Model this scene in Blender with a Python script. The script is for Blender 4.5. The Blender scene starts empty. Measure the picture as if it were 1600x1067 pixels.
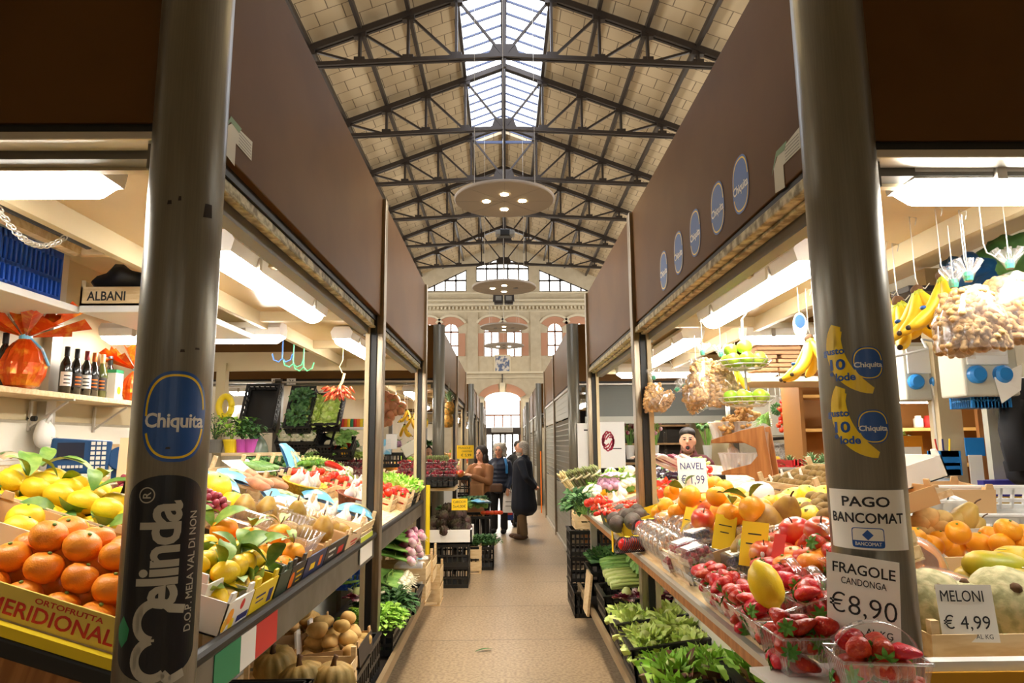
import bpy, bmesh, math, random
from mathutils import Vector as V, Matrix as Mx, noise as NZ
random.seed(11)
rnd = random.uniform
pi = math.pi
sc = bpy.context.scene
COL = sc.collection
# ------------------------------------------------------------------ camera
F, CX, CY, EYE = 1059.0, 800.0, 533.5, 1.65
_y = V((787-CX, CY-694, -F)).normalized()
_z = V((743-CX, CY+6386, -F)); _z = (_z-_y*_z.dot(_y)).normalized()
_x = _y.cross(_z)
R3 = Mx((_x, _y, _z))
cam = bpy.data.cameras.new('camera'); co = bpy.data.objects.new('camera', cam); COL.objects.link(co)
cam.sensor_width = 36; cam.lens = F/1600*36; cam.clip_end = 200; cam.clip_start = .05
co.matrix_world = Mx.Translation((0, 0, EYE)) @ R3.to_4x4()
sc.camera = co
def P(px, py, X=None, Y=None, Z=None):
    d = R3 @ V((px-CX, CY-py, -F))
    t = X/d.x if X is not None else Y/d.y if Y is not None else (Z-EYE)/d.z
    return V((0, 0, EYE))+d*t
# ------------------------------------------------------------------ sky, exposure
w = bpy.data.worlds.new('sky'); sc.world = w; w.use_nodes = True
bg = w.node_tree.nodes['Background']; bg.inputs[0].default_value = (1, .97, .92, 1); bg.inputs[1].default_value = 4.2
sc.view_settings.view_transform = 'Standard'; sc.view_settings.look = 'None'
sc.view_settings.gamma = 1; sc.view_settings.use_curve_mapping = False
sc.view_settings.exposure = 1.1
LAMP = 22.0; SPOT = 200
sc.cycles.max_bounces = 7; sc.cycles.diffuse_bounces = 4; sc.cycles.glossy_bounces = 3
sc.cycles.transparent_max_bounces = 14; sc.cycles.transmission_bounces = 4
sc.cycles.sample_clamp_indirect = 4; sc.cycles.use_denoising = True; sc.cycles.caustics_reflective = False
sc.cycles.caustics_refractive = False
def portal(loc, sx, sy, rot):
    l = bpy.data.lights.new('sky_opening', 'AREA'); l.shape = 'RECTANGLE'; l.size = sx; l.size_y = sy
    l.cycles.is_portal = True
    o = bpy.data.objects.new('sky_opening', l); o.location = loc; o.rotation_euler = rot; COL.objects.link(o)
portal((.07, 16, 13.75), 2.6, 16.6, (0, 0, 0))
for i in range(6):
    portal((-9.55, 35.2-i*5.65, 7.3), 3.4, 4.45, (0, -pi/2, 0)); portal((9.7, 35.2-i*5.65, 7.3), 3.4, 4.45, (0, pi/2, 0))  # portals of the side windows added for more daylight
# ------------------------------------------------------------------ mesh builder
class MB:
    def __init__(s): s.v = []; s.f = []
    def add(s, vs, fs, M=None):
        o = len(s.v); s.v += [(M @ V(q)) if M else V(q) for q in vs]; s.f += [[i+o for i in f] for f in fs]; return s
    def box(s, c, d, M=None, tx=1, ty=1):
        x, y, z = d[0]/2, d[1]/2, d[2]/2; c = V(c)
        vs = [c+V((a*x*(tx if e > 0 else 1), b*y*(ty if e > 0 else 1), e*z)) for e in (-1, 1) for a, b in ((-1, -1), (1, -1), (1, 1), (-1, 1))]
        return s.add(vs, [[3, 2, 1, 0], [4, 5, 6, 7], [0, 1, 5, 4], [1, 2, 6, 5], [2, 3, 7, 6], [3, 0, 4, 7]], M)
    def b2(s, lo, hi, M=None):
        lo = V(lo); hi = V(hi); return s.box((lo+hi)/2, [abs(a) for a in hi-lo], M)
    def bar(s, p, q, w, h=None, up=(0, 0, 1)):
        p = V(p); q = V(q); h = h or w; d = q-p; y = d.normalized(); u = V(up)
        if abs(y.dot(u)) > .98: u = V((1, 0, 0))
        x = y.cross(u).normalized(); z = x.cross(y)
        M = Mx((x, y, z)).transposed().to_4x4(); M.translation = (p+q)/2
        return s.box((0, 0, 0), (w, d.length, h), M)
    def tube(s, pts, r, n=8, M=None, cap=True):
        pts = [V(p) for p in pts]; k = len(pts); rs = r if isinstance(r, (list, tuple)) else [r]*k
        vs = []; fs = []; pu = None
        for i, p in enumerate(pts):
            t = (pts[min(i+1, k-1)]-pts[max(i-1, 0)]).normalized()
            if pu is None:
                u = V((0, 0, 1)) if abs(t.z) < .9 else V((1, 0, 0))
                u = (u-t*u.dot(t)).normalized()
            else:
                u = (pu-t*pu.dot(t)).normalized()
            pu = u; b = t.cross(u)
            vs += [p+(u*math.cos(2*pi*j/n)+b*math.sin(2*pi*j/n))*rs[i] for j in range(n)]
        for i in range(k-1):
            fs += [[i*n+j, i*n+(j+1) % n, (i+1)*n+(j+1) % n, (i+1)*n+j] for j in range(n)]
        if cap: fs += [list(range(n))[::-1], list(range((k-1)*n, k*n))]
        return s.add(vs, fs, M)
    def lathe(s, prof, n=16, M=None, fn=None):
        vs = []; fs = []; k = len(prof)
        for r, z in prof:
            for j in range(n):
                a = 2*pi*j/n; q = fn(r, z, a) if fn else r
                vs.append((q*math.cos(a), q*math.sin(a), z))
        for i in range(k-1):
            fs += [[i*n+j, i*n+(j+1) % n, (i+1)*n+(j+1) % n, (i+1)*n+j] for j in range(n)]
        fs += [list(range(n))[::-1], list(range((k-1)*n, k*n))]
        return s.add(vs, fs, M)
    def ell(s, c, r, n=12, M=None, m=None):
        m = m or n//2+1; r = V(r) if not isinstance(r, (int, float)) else V((r, r, r)); c = V(c)
        vs = [c+V((0, 0, -r.z))]; fs = []
        for i in range(1, m):
            t = -pi/2+pi*i/m
            vs += [c+V((r.x*math.cos(t)*math.cos(2*pi*j/n), r.y*math.cos(t)*math.sin(2*pi*j/n), r.z*math.sin(t))) for j in range(n)]
        vs.append(c+V((0, 0, r.z)))
        fs += [[0, 1+(j+1) % n, 1+j] for j in range(n)]
        for i in range(m-2):
            a = 1+i*n; fs += [[a+j, a+(j+1) % n, a+n+(j+1) % n, a+n+j] for j in range(n)]
        a = 1+(m-2)*n; fs += [[a+j, a+(j+1) % n, len(vs)-1] for j in range(n)]
        return s.add(vs, fs, M)
    def prism(s, poly, t, M=None):
        k = len(poly); vs = [(p[0], p[1], 0) for p in poly]+[(p[0], p[1], t) for p in poly]
        fs = [list(range(k))[::-1], list(range(k, 2*k))]+[[i, (i+1) % k, k+(i+1) % k, k+i] for i in range(k)]
        return s.add(vs, fs, M)
    def grid(s, fn, nu, nv, M=None, two=False):
        vs = [fn(i/nu, j/nv) for j in range(nv+1) for i in range(nu+1)]
        fs = [[j*(nu+1)+i, j*(nu+1)+i+1, (j+1)*(nu+1)+i+1, (j+1)*(nu+1)+i] for j in range(nv) for i in range(nu)]
        return s.add(vs, fs, M)
    def cone(s, p, q, r1, r2, n=12):
        p = V(p); q = V(q); d = (q-p); k = [p-d.normalized()*r1*.6, p-d.normalized()*r1*.3, p, q, q+d.normalized()*r2*.3, q+d.normalized()*r2*.6]
        return s.tube(k, [r1*.6, r1*.92, r1, r2, r2*.92, r2*.6], n)
    def disp(s, amp, fr, seed=0):
        sd = V((seed*3.1, seed*1.7, seed*.9))
        s.v = [q+q.normalized()*amp*NZ.noise(q*fr+sd) if q.length > 1e-6 else q for q in s.v]; return s
    def mesh(s, name, smooth=False):
        me = bpy.data.meshes.new(name); me.from_pydata([tuple(q) for q in s.v], [], s.f)
        if smooth: me.polygons.foreach_set('use_smooth', [True]*len(me.polygons))
        me.update(); return me
def B(lo, hi): return MB().b2(lo, hi)
# ------------------------------------------------------------------ objects
def tagp(o, label, cat, group=None, kind=None):
    if label: o['label'] = label
    if cat: o['category'] = cat
    if group: o['group'] = group
    if kind: o['kind'] = kind
    return o
def obj(name, mb, m, par=None, smooth=False, M=None, bev=0, sub=0, label=None, kind=None, thick=0, auto=False):
    me = mb if isinstance(mb, bpy.types.Mesh) else mb.mesh(name, smooth)
    o = bpy.data.objects.new(name, me); COL.objects.link(o)
    if m and not me.materials: me.materials.append(m)
    if par: o.parent = par
    if M is not None:
        o.matrix_local = M if isinstance(M, Mx) else Mx.Translation(M)
    if thick:
        k = o.modifiers.new('s', 'SOLIDIFY'); k.thickness = thick; k.offset = 0
    if bev:
        k = o.modifiers.new('b', 'BEVEL'); k.width = bev; k.segments = 2; k.limit_method = 'ANGLE'; k.angle_limit = .7
    if sub:
        k = o.modifiers.new('u', 'SUBSURF'); k.levels = sub; k.render_levels = sub
    if label: o['label'] = label
    if kind: o['kind'] = kind
    return o
def thing(name, label, cat, M=None, group=None):
    o = bpy.data.objects.new(name, None); COL.objects.link(o); o.empty_display_size = .05
    if M is not None: o.matrix_local = M if isinstance(M, Mx) else Mx.Translation(M)
    return tagp(o, label, cat, group)
def solo(name, mb, m, label, cat, M=None, group=None, kind=None, **k):
    return tagp(obj(name, mb, m, M=M, **k), label, cat, group, kind)
def struct(name, mb, m, par=None, **k):
    o = obj(name, mb, m, par, **k)
    if not par: o['kind'] = 'structure'
    return o
def dup(o, M, label=None, group=None):
    r = o.copy(); COL.objects.link(r); r.matrix_local = M
    if label: r['label'] = label
    if group: r['group'] = group
    for c in o.children:
        if c.name.startswith('string'): continue
        d = c.copy(); COL.objects.link(d); d.parent = r
        for g in c.children:
            e = g.copy(); COL.objects.link(e); e.parent = d
    return r
class Proto:
    """first placing moves the prototype itself, later ones copy it"""
    def __init__(s, o): s.o = o; s.used = False
    def put(s, M, label=None, group=None):
        if not isinstance(M, Mx): M = Mx.Translation(M)
        if not s.used:
            s.used = True; s.o.matrix_local = M
            if label: s.o['label'] = label
            if group: s.o['group'] = group
            return s.o
        return dup(s.o, M, label, group)
def T(*a): return Mx.Translation(V(a[0]) if len(a) == 1 else V(a))
def RX(a): return Mx.Rotation(a, 4, 'X')
def RY(a): return Mx.Rotation(a, 4, 'Y')
def RZ(a): return Mx.Rotation(a, 4, 'Z')
def S(x, y=None, z=None):
    y = x if y is None else y; z = x if z is None else z
    return Mx.Diagonal((x, y, z, 1))
def spin(): return RZ(rnd(0, 6.28)) @ RX(rnd(-.5, .5)) @ RY(rnd(-.5, .5))
def frame(o, x, y):
    x = V(x).normalized(); y = V(y); z = x.cross(y).normalized(); y = z.cross(x)
    M = Mx((x, y, z)).transposed().to_4x4(); M.translation = V(o); return M
# ------------------------------------------------------------------ materials
def L(c):
    return tuple(((q/255)/12.92 if q/255 < .04045 else ((q/255+.055)/1.055)**2.4) for q in c)+(1,)
def mat(n, c, r=.5, m=0, c2=None, sc_=5, lo=.4, hi=.6, st=(1, 1, 1), bump=0, bsc=60, var=0, coat=0, sss=0, em=0, spec=None, gen=False, det=4):
    k = bpy.data.materials.new(n); k.use_nodes = True; nt = k.node_tree; b = nt.nodes['Principled BSDF']; ln = nt.links.new
    b.inputs['Base Color'].default_value = L(c); b.inputs['Roughness'].default_value = r; b.inputs['Metallic'].default_value = m
    if coat: b.inputs['Coat Weight'].default_value = coat; b.inputs['Coat Roughness'].default_value = .15
    if sss: b.inputs['Subsurface Weight'].default_value = sss; b.inputs['Subsurface Radius'].default_value = (.02, .01, .005)
    if spec is not None: b.inputs['Specular IOR Level'].default_value = spec
    if em: b.inputs['Emission Color'].default_value = L(c); b.inputs['Emission Strength'].default_value = em
    if c2 or bump or var:
        tc = nt.nodes.new('ShaderNodeTexCoord'); mp = nt.nodes.new('ShaderNodeMapping'); mp.inputs['Scale'].default_value = st
        ln(tc.outputs['Object'], mp.inputs['Vector'])
    src = None
    if c2:
        nz = nt.nodes.new('ShaderNodeTexNoise'); nz.inputs['Scale'].default_value = sc_; nz.inputs['Detail'].default_value = det
        ln(mp.outputs[0], nz.inputs['Vector'])
        cr = nt.nodes.new('ShaderNodeValToRGB'); e = cr.color_ramp.elements
        e[0].position = lo; e[1].position = hi; e[0].color = L(c); e[1].color = L(c2)
        ln(nz.outputs['Fac'], cr.inputs[0]); src = cr.outputs[0]
    if var:
        oi = nt.nodes.new('ShaderNodeObjectInfo'); mr = nt.nodes.new('ShaderNodeMapRange')
        mr.inputs[3].default_value = 1-var; mr.inputs[4].default_value = 1+var*.6; ln(oi.outputs['Random'], mr.inputs[0])
        hs = nt.nodes.new('ShaderNodeHueSaturation'); ln(mr.outputs[0], hs.inputs['Value'])
        m2 = nt.nodes.new('ShaderNodeMapRange'); m2.inputs[3].default_value = .5+var*.05; m2.inputs[4].default_value = .5-var*.05
        ln(oi.outputs['Random'], m2.inputs[0]); ln(m2.outputs[0], hs.inputs['Hue'])
        if src: ln(src, hs.inputs['Color'])
        else: hs.inputs['Color'].default_value = L(c)
        src = hs.outputs[0]
    if src: ln(src, b.inputs['Base Color'])
    if bump:
        n2 = nt.nodes.new('ShaderNodeTexNoise'); n2.inputs['Scale'].default_value = bsc; ln(mp.outputs[0], n2.inputs['Vector'])
        bp = nt.nodes.new('ShaderNodeBump'); bp.inputs['Strength'].default_value = bump; bp.inputs['Distance'].default_value = .004
        ln(n2.outputs['Fac'], bp.inputs['Height']); ln(bp.outputs[0], b.inputs['Normal'])
    return k
def clear(n, tint=(255, 255, 255), gloss=.12, r=.08, haze=0):
    k = bpy.data.materials.new(n); k.use_nodes = True; nt = k.node_tree; nt.nodes.clear(); ln = nt.links.new
    o = nt.nodes.new('ShaderNodeOutputMaterial'); t = nt.nodes.new('ShaderNodeBsdfTransparent'); g = nt.nodes.new('ShaderNodeBsdfGlossy')
    t.inputs[0].default_value = L(tint); g.inputs['Roughness'].default_value = r; g.inputs[0].default_value = (1, 1, 1, 1)
    lw = nt.nodes.new('ShaderNodeLayerWeight'); lw.inputs[0].default_value = .3
    mr = nt.nodes.new('ShaderNodeMapRange'); mr.inputs[3].default_value = gloss*.5; mr.inputs[4].default_value = min(1, gloss*3.5)
    ln(lw.outputs['Facing'], mr.inputs[0])
    mx = nt.nodes.new('ShaderNodeMixShader'); ln(mr.outputs[0], mx.inputs[0]); ln(t.outputs[0], mx.inputs[1]); ln(g.outputs[0], mx.inputs[2])
    last = mx.outputs[0]
    if haze:
        d = nt.nodes.new('ShaderNodeBsdfDiffuse'); d.inputs[0].default_value = (.9, .9, .9, 1)
        m2 = nt.nodes.new('ShaderNodeMixShader'); m2.inputs[0].default_value = haze; ln(last, m2.inputs[1]); ln(d.outputs[0], m2.inputs[2]); last = m2.outputs[0]
    ln(last, o.inputs[0]); return k
def brick(n, c1, c2, cm, bw, rh, mortar, axes, r=.8, off=.5):
    k = mat(n, c1, r); nt = k.node_tree; ln = nt.links.new; b = nt.nodes['Principled BSDF']
    tc = nt.nodes.new('ShaderNodeTexCoord'); sx = nt.nodes.new('ShaderNodeSeparateXYZ'); cx = nt.nodes.new('ShaderNodeCombineXYZ')
    ln(tc.outputs['Object'], sx.inputs[0]); ln(sx.outputs[axes[0]], cx.inputs[0]); ln(sx.outputs[axes[1]], cx.inputs[1])
    t = nt.nodes.new('ShaderNodeTexBrick'); ln(cx.outputs[0], t.inputs['Vector'])
    t.inputs['Color1'].default_value = L(c1); t.inputs['Color2'].default_value = L(c2); t.inputs['Mortar'].default_value = L(cm)
    t.inputs['Scale'].default_value = 1; t.inputs['Brick Width'].default_value = bw; t.inputs['Row Height'].default_value = rh
    t.inputs['Mortar Size'].default_value = mortar; t.offset = off
    ln(t.outputs['Color'], b.inputs['Base Color']); return k
m_brown = mat('brown_panel', (102, 72, 38), .42, c2=(95, 66, 34), sc_=2, spec=.07)
m_grayg = mat('grey_lacquer', (122, 116, 104), .38, .35, c2=(105, 100, 90), sc_=3)
m_steel = mat('brushed_steel', (126, 122, 110), .34, .4, c2=(120, 116, 105), sc_=16, st=(14, 14, .3), bump=.05, bsc=30)
m_post = mat('satin_steel', (165, 152, 132), .33, .8, c2=(140, 128, 110), sc_=6, st=(8, 8, .6))
m_alu = mat('aluminium', (205, 200, 190), .35, .6)
m_black = mat('black_rubber', (22, 21, 20), .5)
m_cream = mat('cream_panel', (200, 184, 148), .55, c2=(194, 177, 141), sc_=2)
m_cream2 = mat('cream_gloss', (184, 154, 106), .28, c2=(176, 147, 99), sc_=2)
m_white = mat('white_laminate', (240, 236, 224), .4)
m_wh = mat('white_plastic', (242, 242, 240), .35)
m_paper = mat('paper', (244, 240, 230), .8)
m_ypaper = mat('yellow_card', (250, 208, 30), .7)
m_rpaper = mat('red_card', (226, 52, 34), .7)
m_ink = mat('black_ink', (24, 22, 26), .6)
m_binc = mat('blue_ink', (34, 40, 110), .6)
m_wood = mat('pale_wood', (214, 178, 128), .6, c2=(190, 150, 100), sc_=3, st=(3, 3, 12))
m_woody = mat('poplar', (232, 208, 165), .7, c2=(216, 186, 138), sc_=4, st=(2, 10, 10))
m_oak = mat('brown_wood', (176, 118, 62), .5, c2=(150, 94, 44), sc_=4, st=(9, 9, .7))
m_iron = mat('dark_iron', (50, 43, 38), .45, .5)
m_card = mat('cardboard', (205, 165, 115), .8)
m_kraft = mat('kraft_paper', (226, 196, 156), .8)
m_cwhite = mat('printed_white_card', (238, 234, 226), .5)
m_cyel = mat('printed_yellow_card', (240, 208, 30), .5)
m_cgrn = mat('printed_dark_green_card', (54, 70, 52), .5)
m_cblk = mat('printed_black_card', (48, 42, 38), .5)
m_cnav = mat('printed_navy_card', (44, 52, 92), .5)
m_pblack = mat('black_crate_plastic', (38, 38, 38), .4)
m_pblue = mat('blue_crate_plastic', (36, 86, 190), .4)
m_blue = mat('device_blue', (22, 74, 124), .35)
m_red = mat('red_print', (200, 44, 36), .6)
m_grn = mat('green_print', (40, 130, 84), .6)
m_orng = mat('orange_print', (240, 120, 24), .6)
m_glass = clear('window_glass', gloss=.06, r=.02)
m_film = clear('clear_film', gloss=.13, r=.15, haze=.08)
m_pet = clear('clear_tray_plastic', gloss=.2, r=.06, haze=.06)
m_frost = clear('frosted_plastic', gloss=.12, r=.2, haze=.35)
m_tube = mat('lit_diffuser', (255, 249, 238), .4, em=LAMP)
m_chq = mat('sticker_blue', (28, 82, 160), .35)
m_chy = mat('sticker_yellow', (242, 205, 30), .35)
m_chw = mat('sticker_white', (232, 232, 228), .35)
m_mel = mat('sticker_black', (16, 18, 26), .3)
m_grey = mat('grey_print', (120, 118, 112), .5)
# ------------------------------------------------------------------ lettering
def text(s, w=None, h=None, bold=0.0, sp=1.0, res=3):
    c = bpy.data.curves.new('t', 'FONT'); c.body = s; c.align_x = 'CENTER'; c.align_y = 'CENTER'; c.offset = 0 if 'M' in s and bold > 0 else bold; c.space_character = sp; c.space_line = 1.0; c.resolution_u = res
    o = bpy.data.objects.new('t', c); COL.objects.link(o)
    me = bpy.data.meshes.new_from_object(o); bpy.data.objects.remove(o); bpy.data.curves.remove(c)
    if 'M' in s and bold > 0:      # heavier strokes by overlaying shifted copies
        v0 = [tuple(q.co) for q in me.vertices]; f0 = [list(p.vertices) for p in me.polygons]; m = MB()
        for kk, (dx, dy) in enumerate(((0, 0), (bold, 0), (-bold, 0), (0, bold), (0, -bold), (bold*.7, bold*.7), (-bold*.7, -bold*.7), (bold*.7, -bold*.7), (-bold*.7, bold*.7))): m.add([(a+dx, b+dy, kk*3e-5) for a, b, _ in v0], f0)
        me = m.mesh('lettering')
    xs = [q.co.x for q in me.vertices]; ys = [q.co.y for q in me.vertices]
    cx, cy = (min(xs)+max(xs))/2, (min(ys)+max(ys))/2
    a = (w/(max(xs)-min(xs))) if w else None; b = (h/(max(ys)-min(ys))) if h else None
    a = a or b; b = b or a
    for q in me.vertices: q.co = ((q.co.x-cx)*a, (q.co.y-cy)*b, q.co.z)
    me.materials.clear()
    return me
def flat(poly, z=0):
    return MB().add([(p[0], p[1], z) for p in poly], [list(range(len(poly)))])
def oval(w, h, n=40, p=2.0):
    r = []
    for i in range(n):
        a = 2*pi*i/n; c, s_ = math.cos(a), math.sin(a)
        r.append((w/2*math.copysign(abs(c)**(2/p), c), h/2*math.copysign(abs(s_)**(2/p), s_)))
    return r
def ringp(w, h, t, n=48, p=2.0, z=0, skip=None):
    a = oval(w, h, n, p); b = oval(w-2*t, h-2*t, n, p); m = MB()
    for i in range(n):
        j = (i+1) % n
        if skip and skip(a[i]): continue
        m.add([(*a[i], z), (*a[j], z), (*b[j], z), (*b[i], z)], [[0, 1, 2, 3]])
    return m
def wrap(me, R, a0, z0, lift=.0008, step=.008):
    """bend a flat mesh (x along the circumference, y up) round a vertical column of radius R"""
    if isinstance(me, MB): me = me.mesh('w')
    bm = bmesh.new(); bm.from_mesh(me); xs = [q.co.x for q in bm.verts]
    x = min(xs)+step
    while x < max(xs):
        bmesh.ops.bisect_plane(bm, geom=bm.verts[:]+bm.edges[:]+bm.faces[:], plane_co=(x, 0, 0), plane_no=(1, 0, 0)); x += step
    for q in bm.verts:
        a = a0+q.co.x/R; r = R+lift+q.co.z
        q.co = (r*math.cos(a), r*math.sin(a), z0+q.co.y)
    bm.to_mesh(me); bm.free(); return me
def sheet(name, w, h, lines, M, m=None, label='', cat='sign', group=None, ink=None, par=None, curl=0):
    """a card or paper: lines = [(text, x, y, width, height, bold)] in fractions of the sheet"""
    def fn(u, v): return V(((u-.5)*w, (v-.5)*h, curl*(abs(2*u-1)**2)))
    o = obj(name, MB().grid(fn, 8 if curl else 1, 1), m or m_paper, par, M=M, thick=.0008)
    if not par: tagp(o, label, cat, group)
    elif label: o['label'] = label
    for (s_, x, y, tw, th, b) in lines:
        if s_ == '-':
            obj('print_mark', flat([(-tw*w/2, -th*h/2), (tw*w/2, -th*h/2), (tw*w/2, th*h/2), (-tw*w/2, th*h/2)]), ink or m_ink, o, M=T((x-.5)*w, (y-.5)*h, .0012)); continue
        obj('lettering', text(s_, tw*w, th*h, b), ink or m_ink, o, M=T((x-.5)*w, (y-.5)*h, .0012+abs(curl)*.3))
    return o
# ------------------------------------------------------------------ hall: floor, roof, walls
HX = .07
def floor_mat():
    k = mat('terrazzo', (186, 164, 134), .32, c2=(146, 124, 98), sc_=42, lo=.42, hi=.62, bump=.03, bsc=90, det=8)
    nt = k.node_tree; ln = nt.links.new; b = nt.nodes['Principled BSDF']
    src = b.inputs['Base Color'].links[0].from_socket
    tc = nt.nodes.new('ShaderNodeTexCoord'); t = nt.nodes.new('ShaderNodeTexBrick'); ln(tc.outputs['Object'], t.inputs[0])
    t.offset = 0; t.inputs['Scale'].default_value = 1; t.inputs['Brick Width'].default_value = 2.4; t.inputs['Row Height'].default_value = 1.22; t.inputs['Mortar Size'].default_value = .005
    mx = nt.nodes.new('ShaderNodeMix'); mx.data_type = 'RGBA'; ln(t.outputs['Fac'], mx.inputs[0]); ln(src, mx.inputs[6]); mx.inputs[7].default_value = L((70, 60, 48))
    nz = nt.nodes.new('ShaderNodeTexNoise'); nz.inputs['Scale'].default_value = .9; ln(tc.outputs['Object'], nz.inputs[0])
    m3 = nt.nodes.new('ShaderNodeMix'); m3.data_type = 'RGBA'; m3.blend_type = 'MULTIPLY'; m3.inputs[0].default_value = .35; ln(mx.outputs[2], m3.inputs[6]); ln(nz.outputs['Fac'], m3.inputs[7])
    ln(m3.outputs[2], b.inputs['Base Color']); return k
struct('floor', B((-11, -9, -.2), (8.4, 40, 0)), floor_mat(), M=T(1.3, 0, 0))
RZ0, SL = 13.3, .385
def roofz(x): return RZ0-SL*abs(x-HX)
m_roof = brick('clay_roof_tiles', (200, 180, 146), (188, 168, 134), (112, 96, 76), .62, .5, .012, (0, 1))
r = MB()
for sg in (-1, 1):
    for y0, y1, xi in ((-9, 8, 0), (8, 24.2, 1.22), (24.2, 38.4, 0)):
        x0, x1 = HX+sg*xi, HX+sg*9.4
        a = [(x0, y0, roofz(x0)), (x1, y0, roofz(x1)), (x1, y1, roofz(x1)), (x0, y1, roofz(x0))]
        r.add(a+[(p[0], p[1], p[2]+.16) for p in a], [[0, 1, 2, 3], [7, 6, 5, 4], [0, 4, 5, 1], [1, 5, 6, 2], [2, 6, 7, 3], [3, 7, 4, 0]])
struct('ceiling', r, m_roof)
m_wall = mat('ochre_plaster', (206, 194, 168), .85, c2=(198, 185, 158), sc_=3)
m_wall2 = mat('pale_plaster', (222, 212, 186), .85)
m_terr = mat('terracotta_plaster', (198, 148, 120), .85)
m_frm = mat('added_window_frame', (90, 84, 78), .6)
for nm, x, wn in (('wall_left', HX-9.4, 60), ('wall_right', HX+9.4, 70)):
    mb = MB().b2((x-.15, -9, 0), (x+.15, 38.6, 5.6)).b2((x-.15, -9, 9.0), (x+.15, 38.6, 9.9))
    for i in range(7): mb.b2((x-.15, 38.6-i*5.65-1.2 if i < 6 else -9, 5.6), (x+.15, 38.6-i*5.65, 9.0))
    struct(nm, mb, m_wall)
    for i in range(6):  # unseen side windows, added to brighten the hall and roof
        y1 = 37.4-i*5.65; y0 = y1-4.45; f = MB()
        for k_ in range(6): f.bar((x, y0+.89*k_, 5.6), (x, y0+.89*k_, 9.0), .06)
        for z_ in (5.62, 7.3, 8.97): f.bar((x, y0, z_), (x, y1, z_), .06)
        o_ = struct('window_%d' % (wn+i), f, m_frm); obj('pane', MB().add([(x+.02, y0, 5.6), (x+.02, y1, 5.6), (x+.02, y1, 9), (x+.02, y0, 9)], [[0, 1, 2, 3]]), m_glass, o_)
struct('wall_back', MB().b2((-9.4, -9.2, 0), (9.6, -9, 14)), m_wall)
# skylight
sk = struct('window_1', None or MB().bar((HX, 8, 13.42), (HX, 24.2, 13.42), .16, .22), m_iron)
g = MB()
fr = MB()
for sg in (-1, 1):
    x1 = HX+sg*1.22
    g.add([(HX, 8, 13.5), (x1, 8, roofz(x1)+.2), (x1, 24.2, roofz(x1)+.2), (HX, 24.2, 13.5)], [[0, 1, 2, 3]])
    y = 8.0
    while y < 24.25:
        fr.bar((HX, y, 13.46), (x1, y, roofz(x1)+.16), .035, .06); y += .54
    obj('skylight_kerb', B((x1-.05, 8, roofz(x1)-.12), (x1+.05, 24.2, roofz(x1)+.3)), mat('kerb_board', (190, 184, 170), .6), sk)
fr.bar((HX-1.22, 24.2, roofz(1.29)+.1), (HX+1.22, 24.2, roofz(1.29)+.1), .05, .1)
obj('glazing_bar', fr, mat('blue_grey_bar', (52, 62, 92), .5), sk); obj('pane', g, clear('skylight_glass', (226, 236, 255), .05, .02), sk)  # bluish cast from the glass is put into the bar colour
def poly_wall(name, outer, holes, y, m, t=.3, par=None):
    bm = bmesh.new()
    def loop(pts):
        vs = [bm.verts.new((p[0], y, p[1])) for p in pts]
        return [bm.edges.new((vs[i], vs[(i+1) % len(vs)])) for i in range(len(vs))]
    es = loop(outer)
    for h in holes: es += loop(h)
    bmesh.ops.triangle_fill(bm, use_beauty=True, edges=es)
    ge = bmesh.ops.extrude_face_region(bm, geom=bm.faces[:])
    bmesh.ops.translate(bm, vec=(0, t, 0), verts=[q for q in ge['geom'] if isinstance(q, bmesh.types.BMVert)])
    bmesh.ops.recalc_face_normals(bm, faces=bm.faces[:])
    me = bpy.data.meshes.new(name); bm.to_mesh(me); bm.free()
    return struct(name, me, m, par)
GY = 38.4
def arch(x0, x1, zb, zs, rise, n=10):
    c = (x0+x1)/2; hw = (x1-x0)/2
    return [(x0, zb), (x1, zb)]+[(c+hw*math.cos(pi*i/n), zs+rise*math.sin(pi*i/n)) for i in range(n+1)]
ctr = [(-1.55, 10.99), (1.52, 10.99), (1.52, 11.9), (0, 12.47), (-1.55, 11.9)]
lt = [(-2.1, 10.42), (-2.1, 11.72), (-4.62, 10.5), (-4.62, 10.42)]
rt = [(2.12, 10.38), (4.95, 10.38), (4.95, 10.45), (2.12, 11.7)]
wins = [(-4.75, -3.87), (-3.43, -2.55), (-1.1, -.22), (.2, 1.08), (2.55, 3.43), (3.87, 4.75)]
ah = [arch(a, b, 6.6, 8.1, .46) for a, b in wins]
dh = [(-1.06, .02), (.96, .02)]+[(-.05+1.01*math.cos(pi*i/12), 4.16+.42*math.sin(pi*i/12)) for i in range(13)]
gab = [(HX-9.4, 0), (HX+9.4, 0), (HX+9.4, roofz(HX+9.4)), (HX, 13.3), (HX-9.4, roofz(HX-9.4))]
poly_wall('wall_far', gab, [ctr, lt, rt]+ah+[dh], GY, m_wall)
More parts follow.
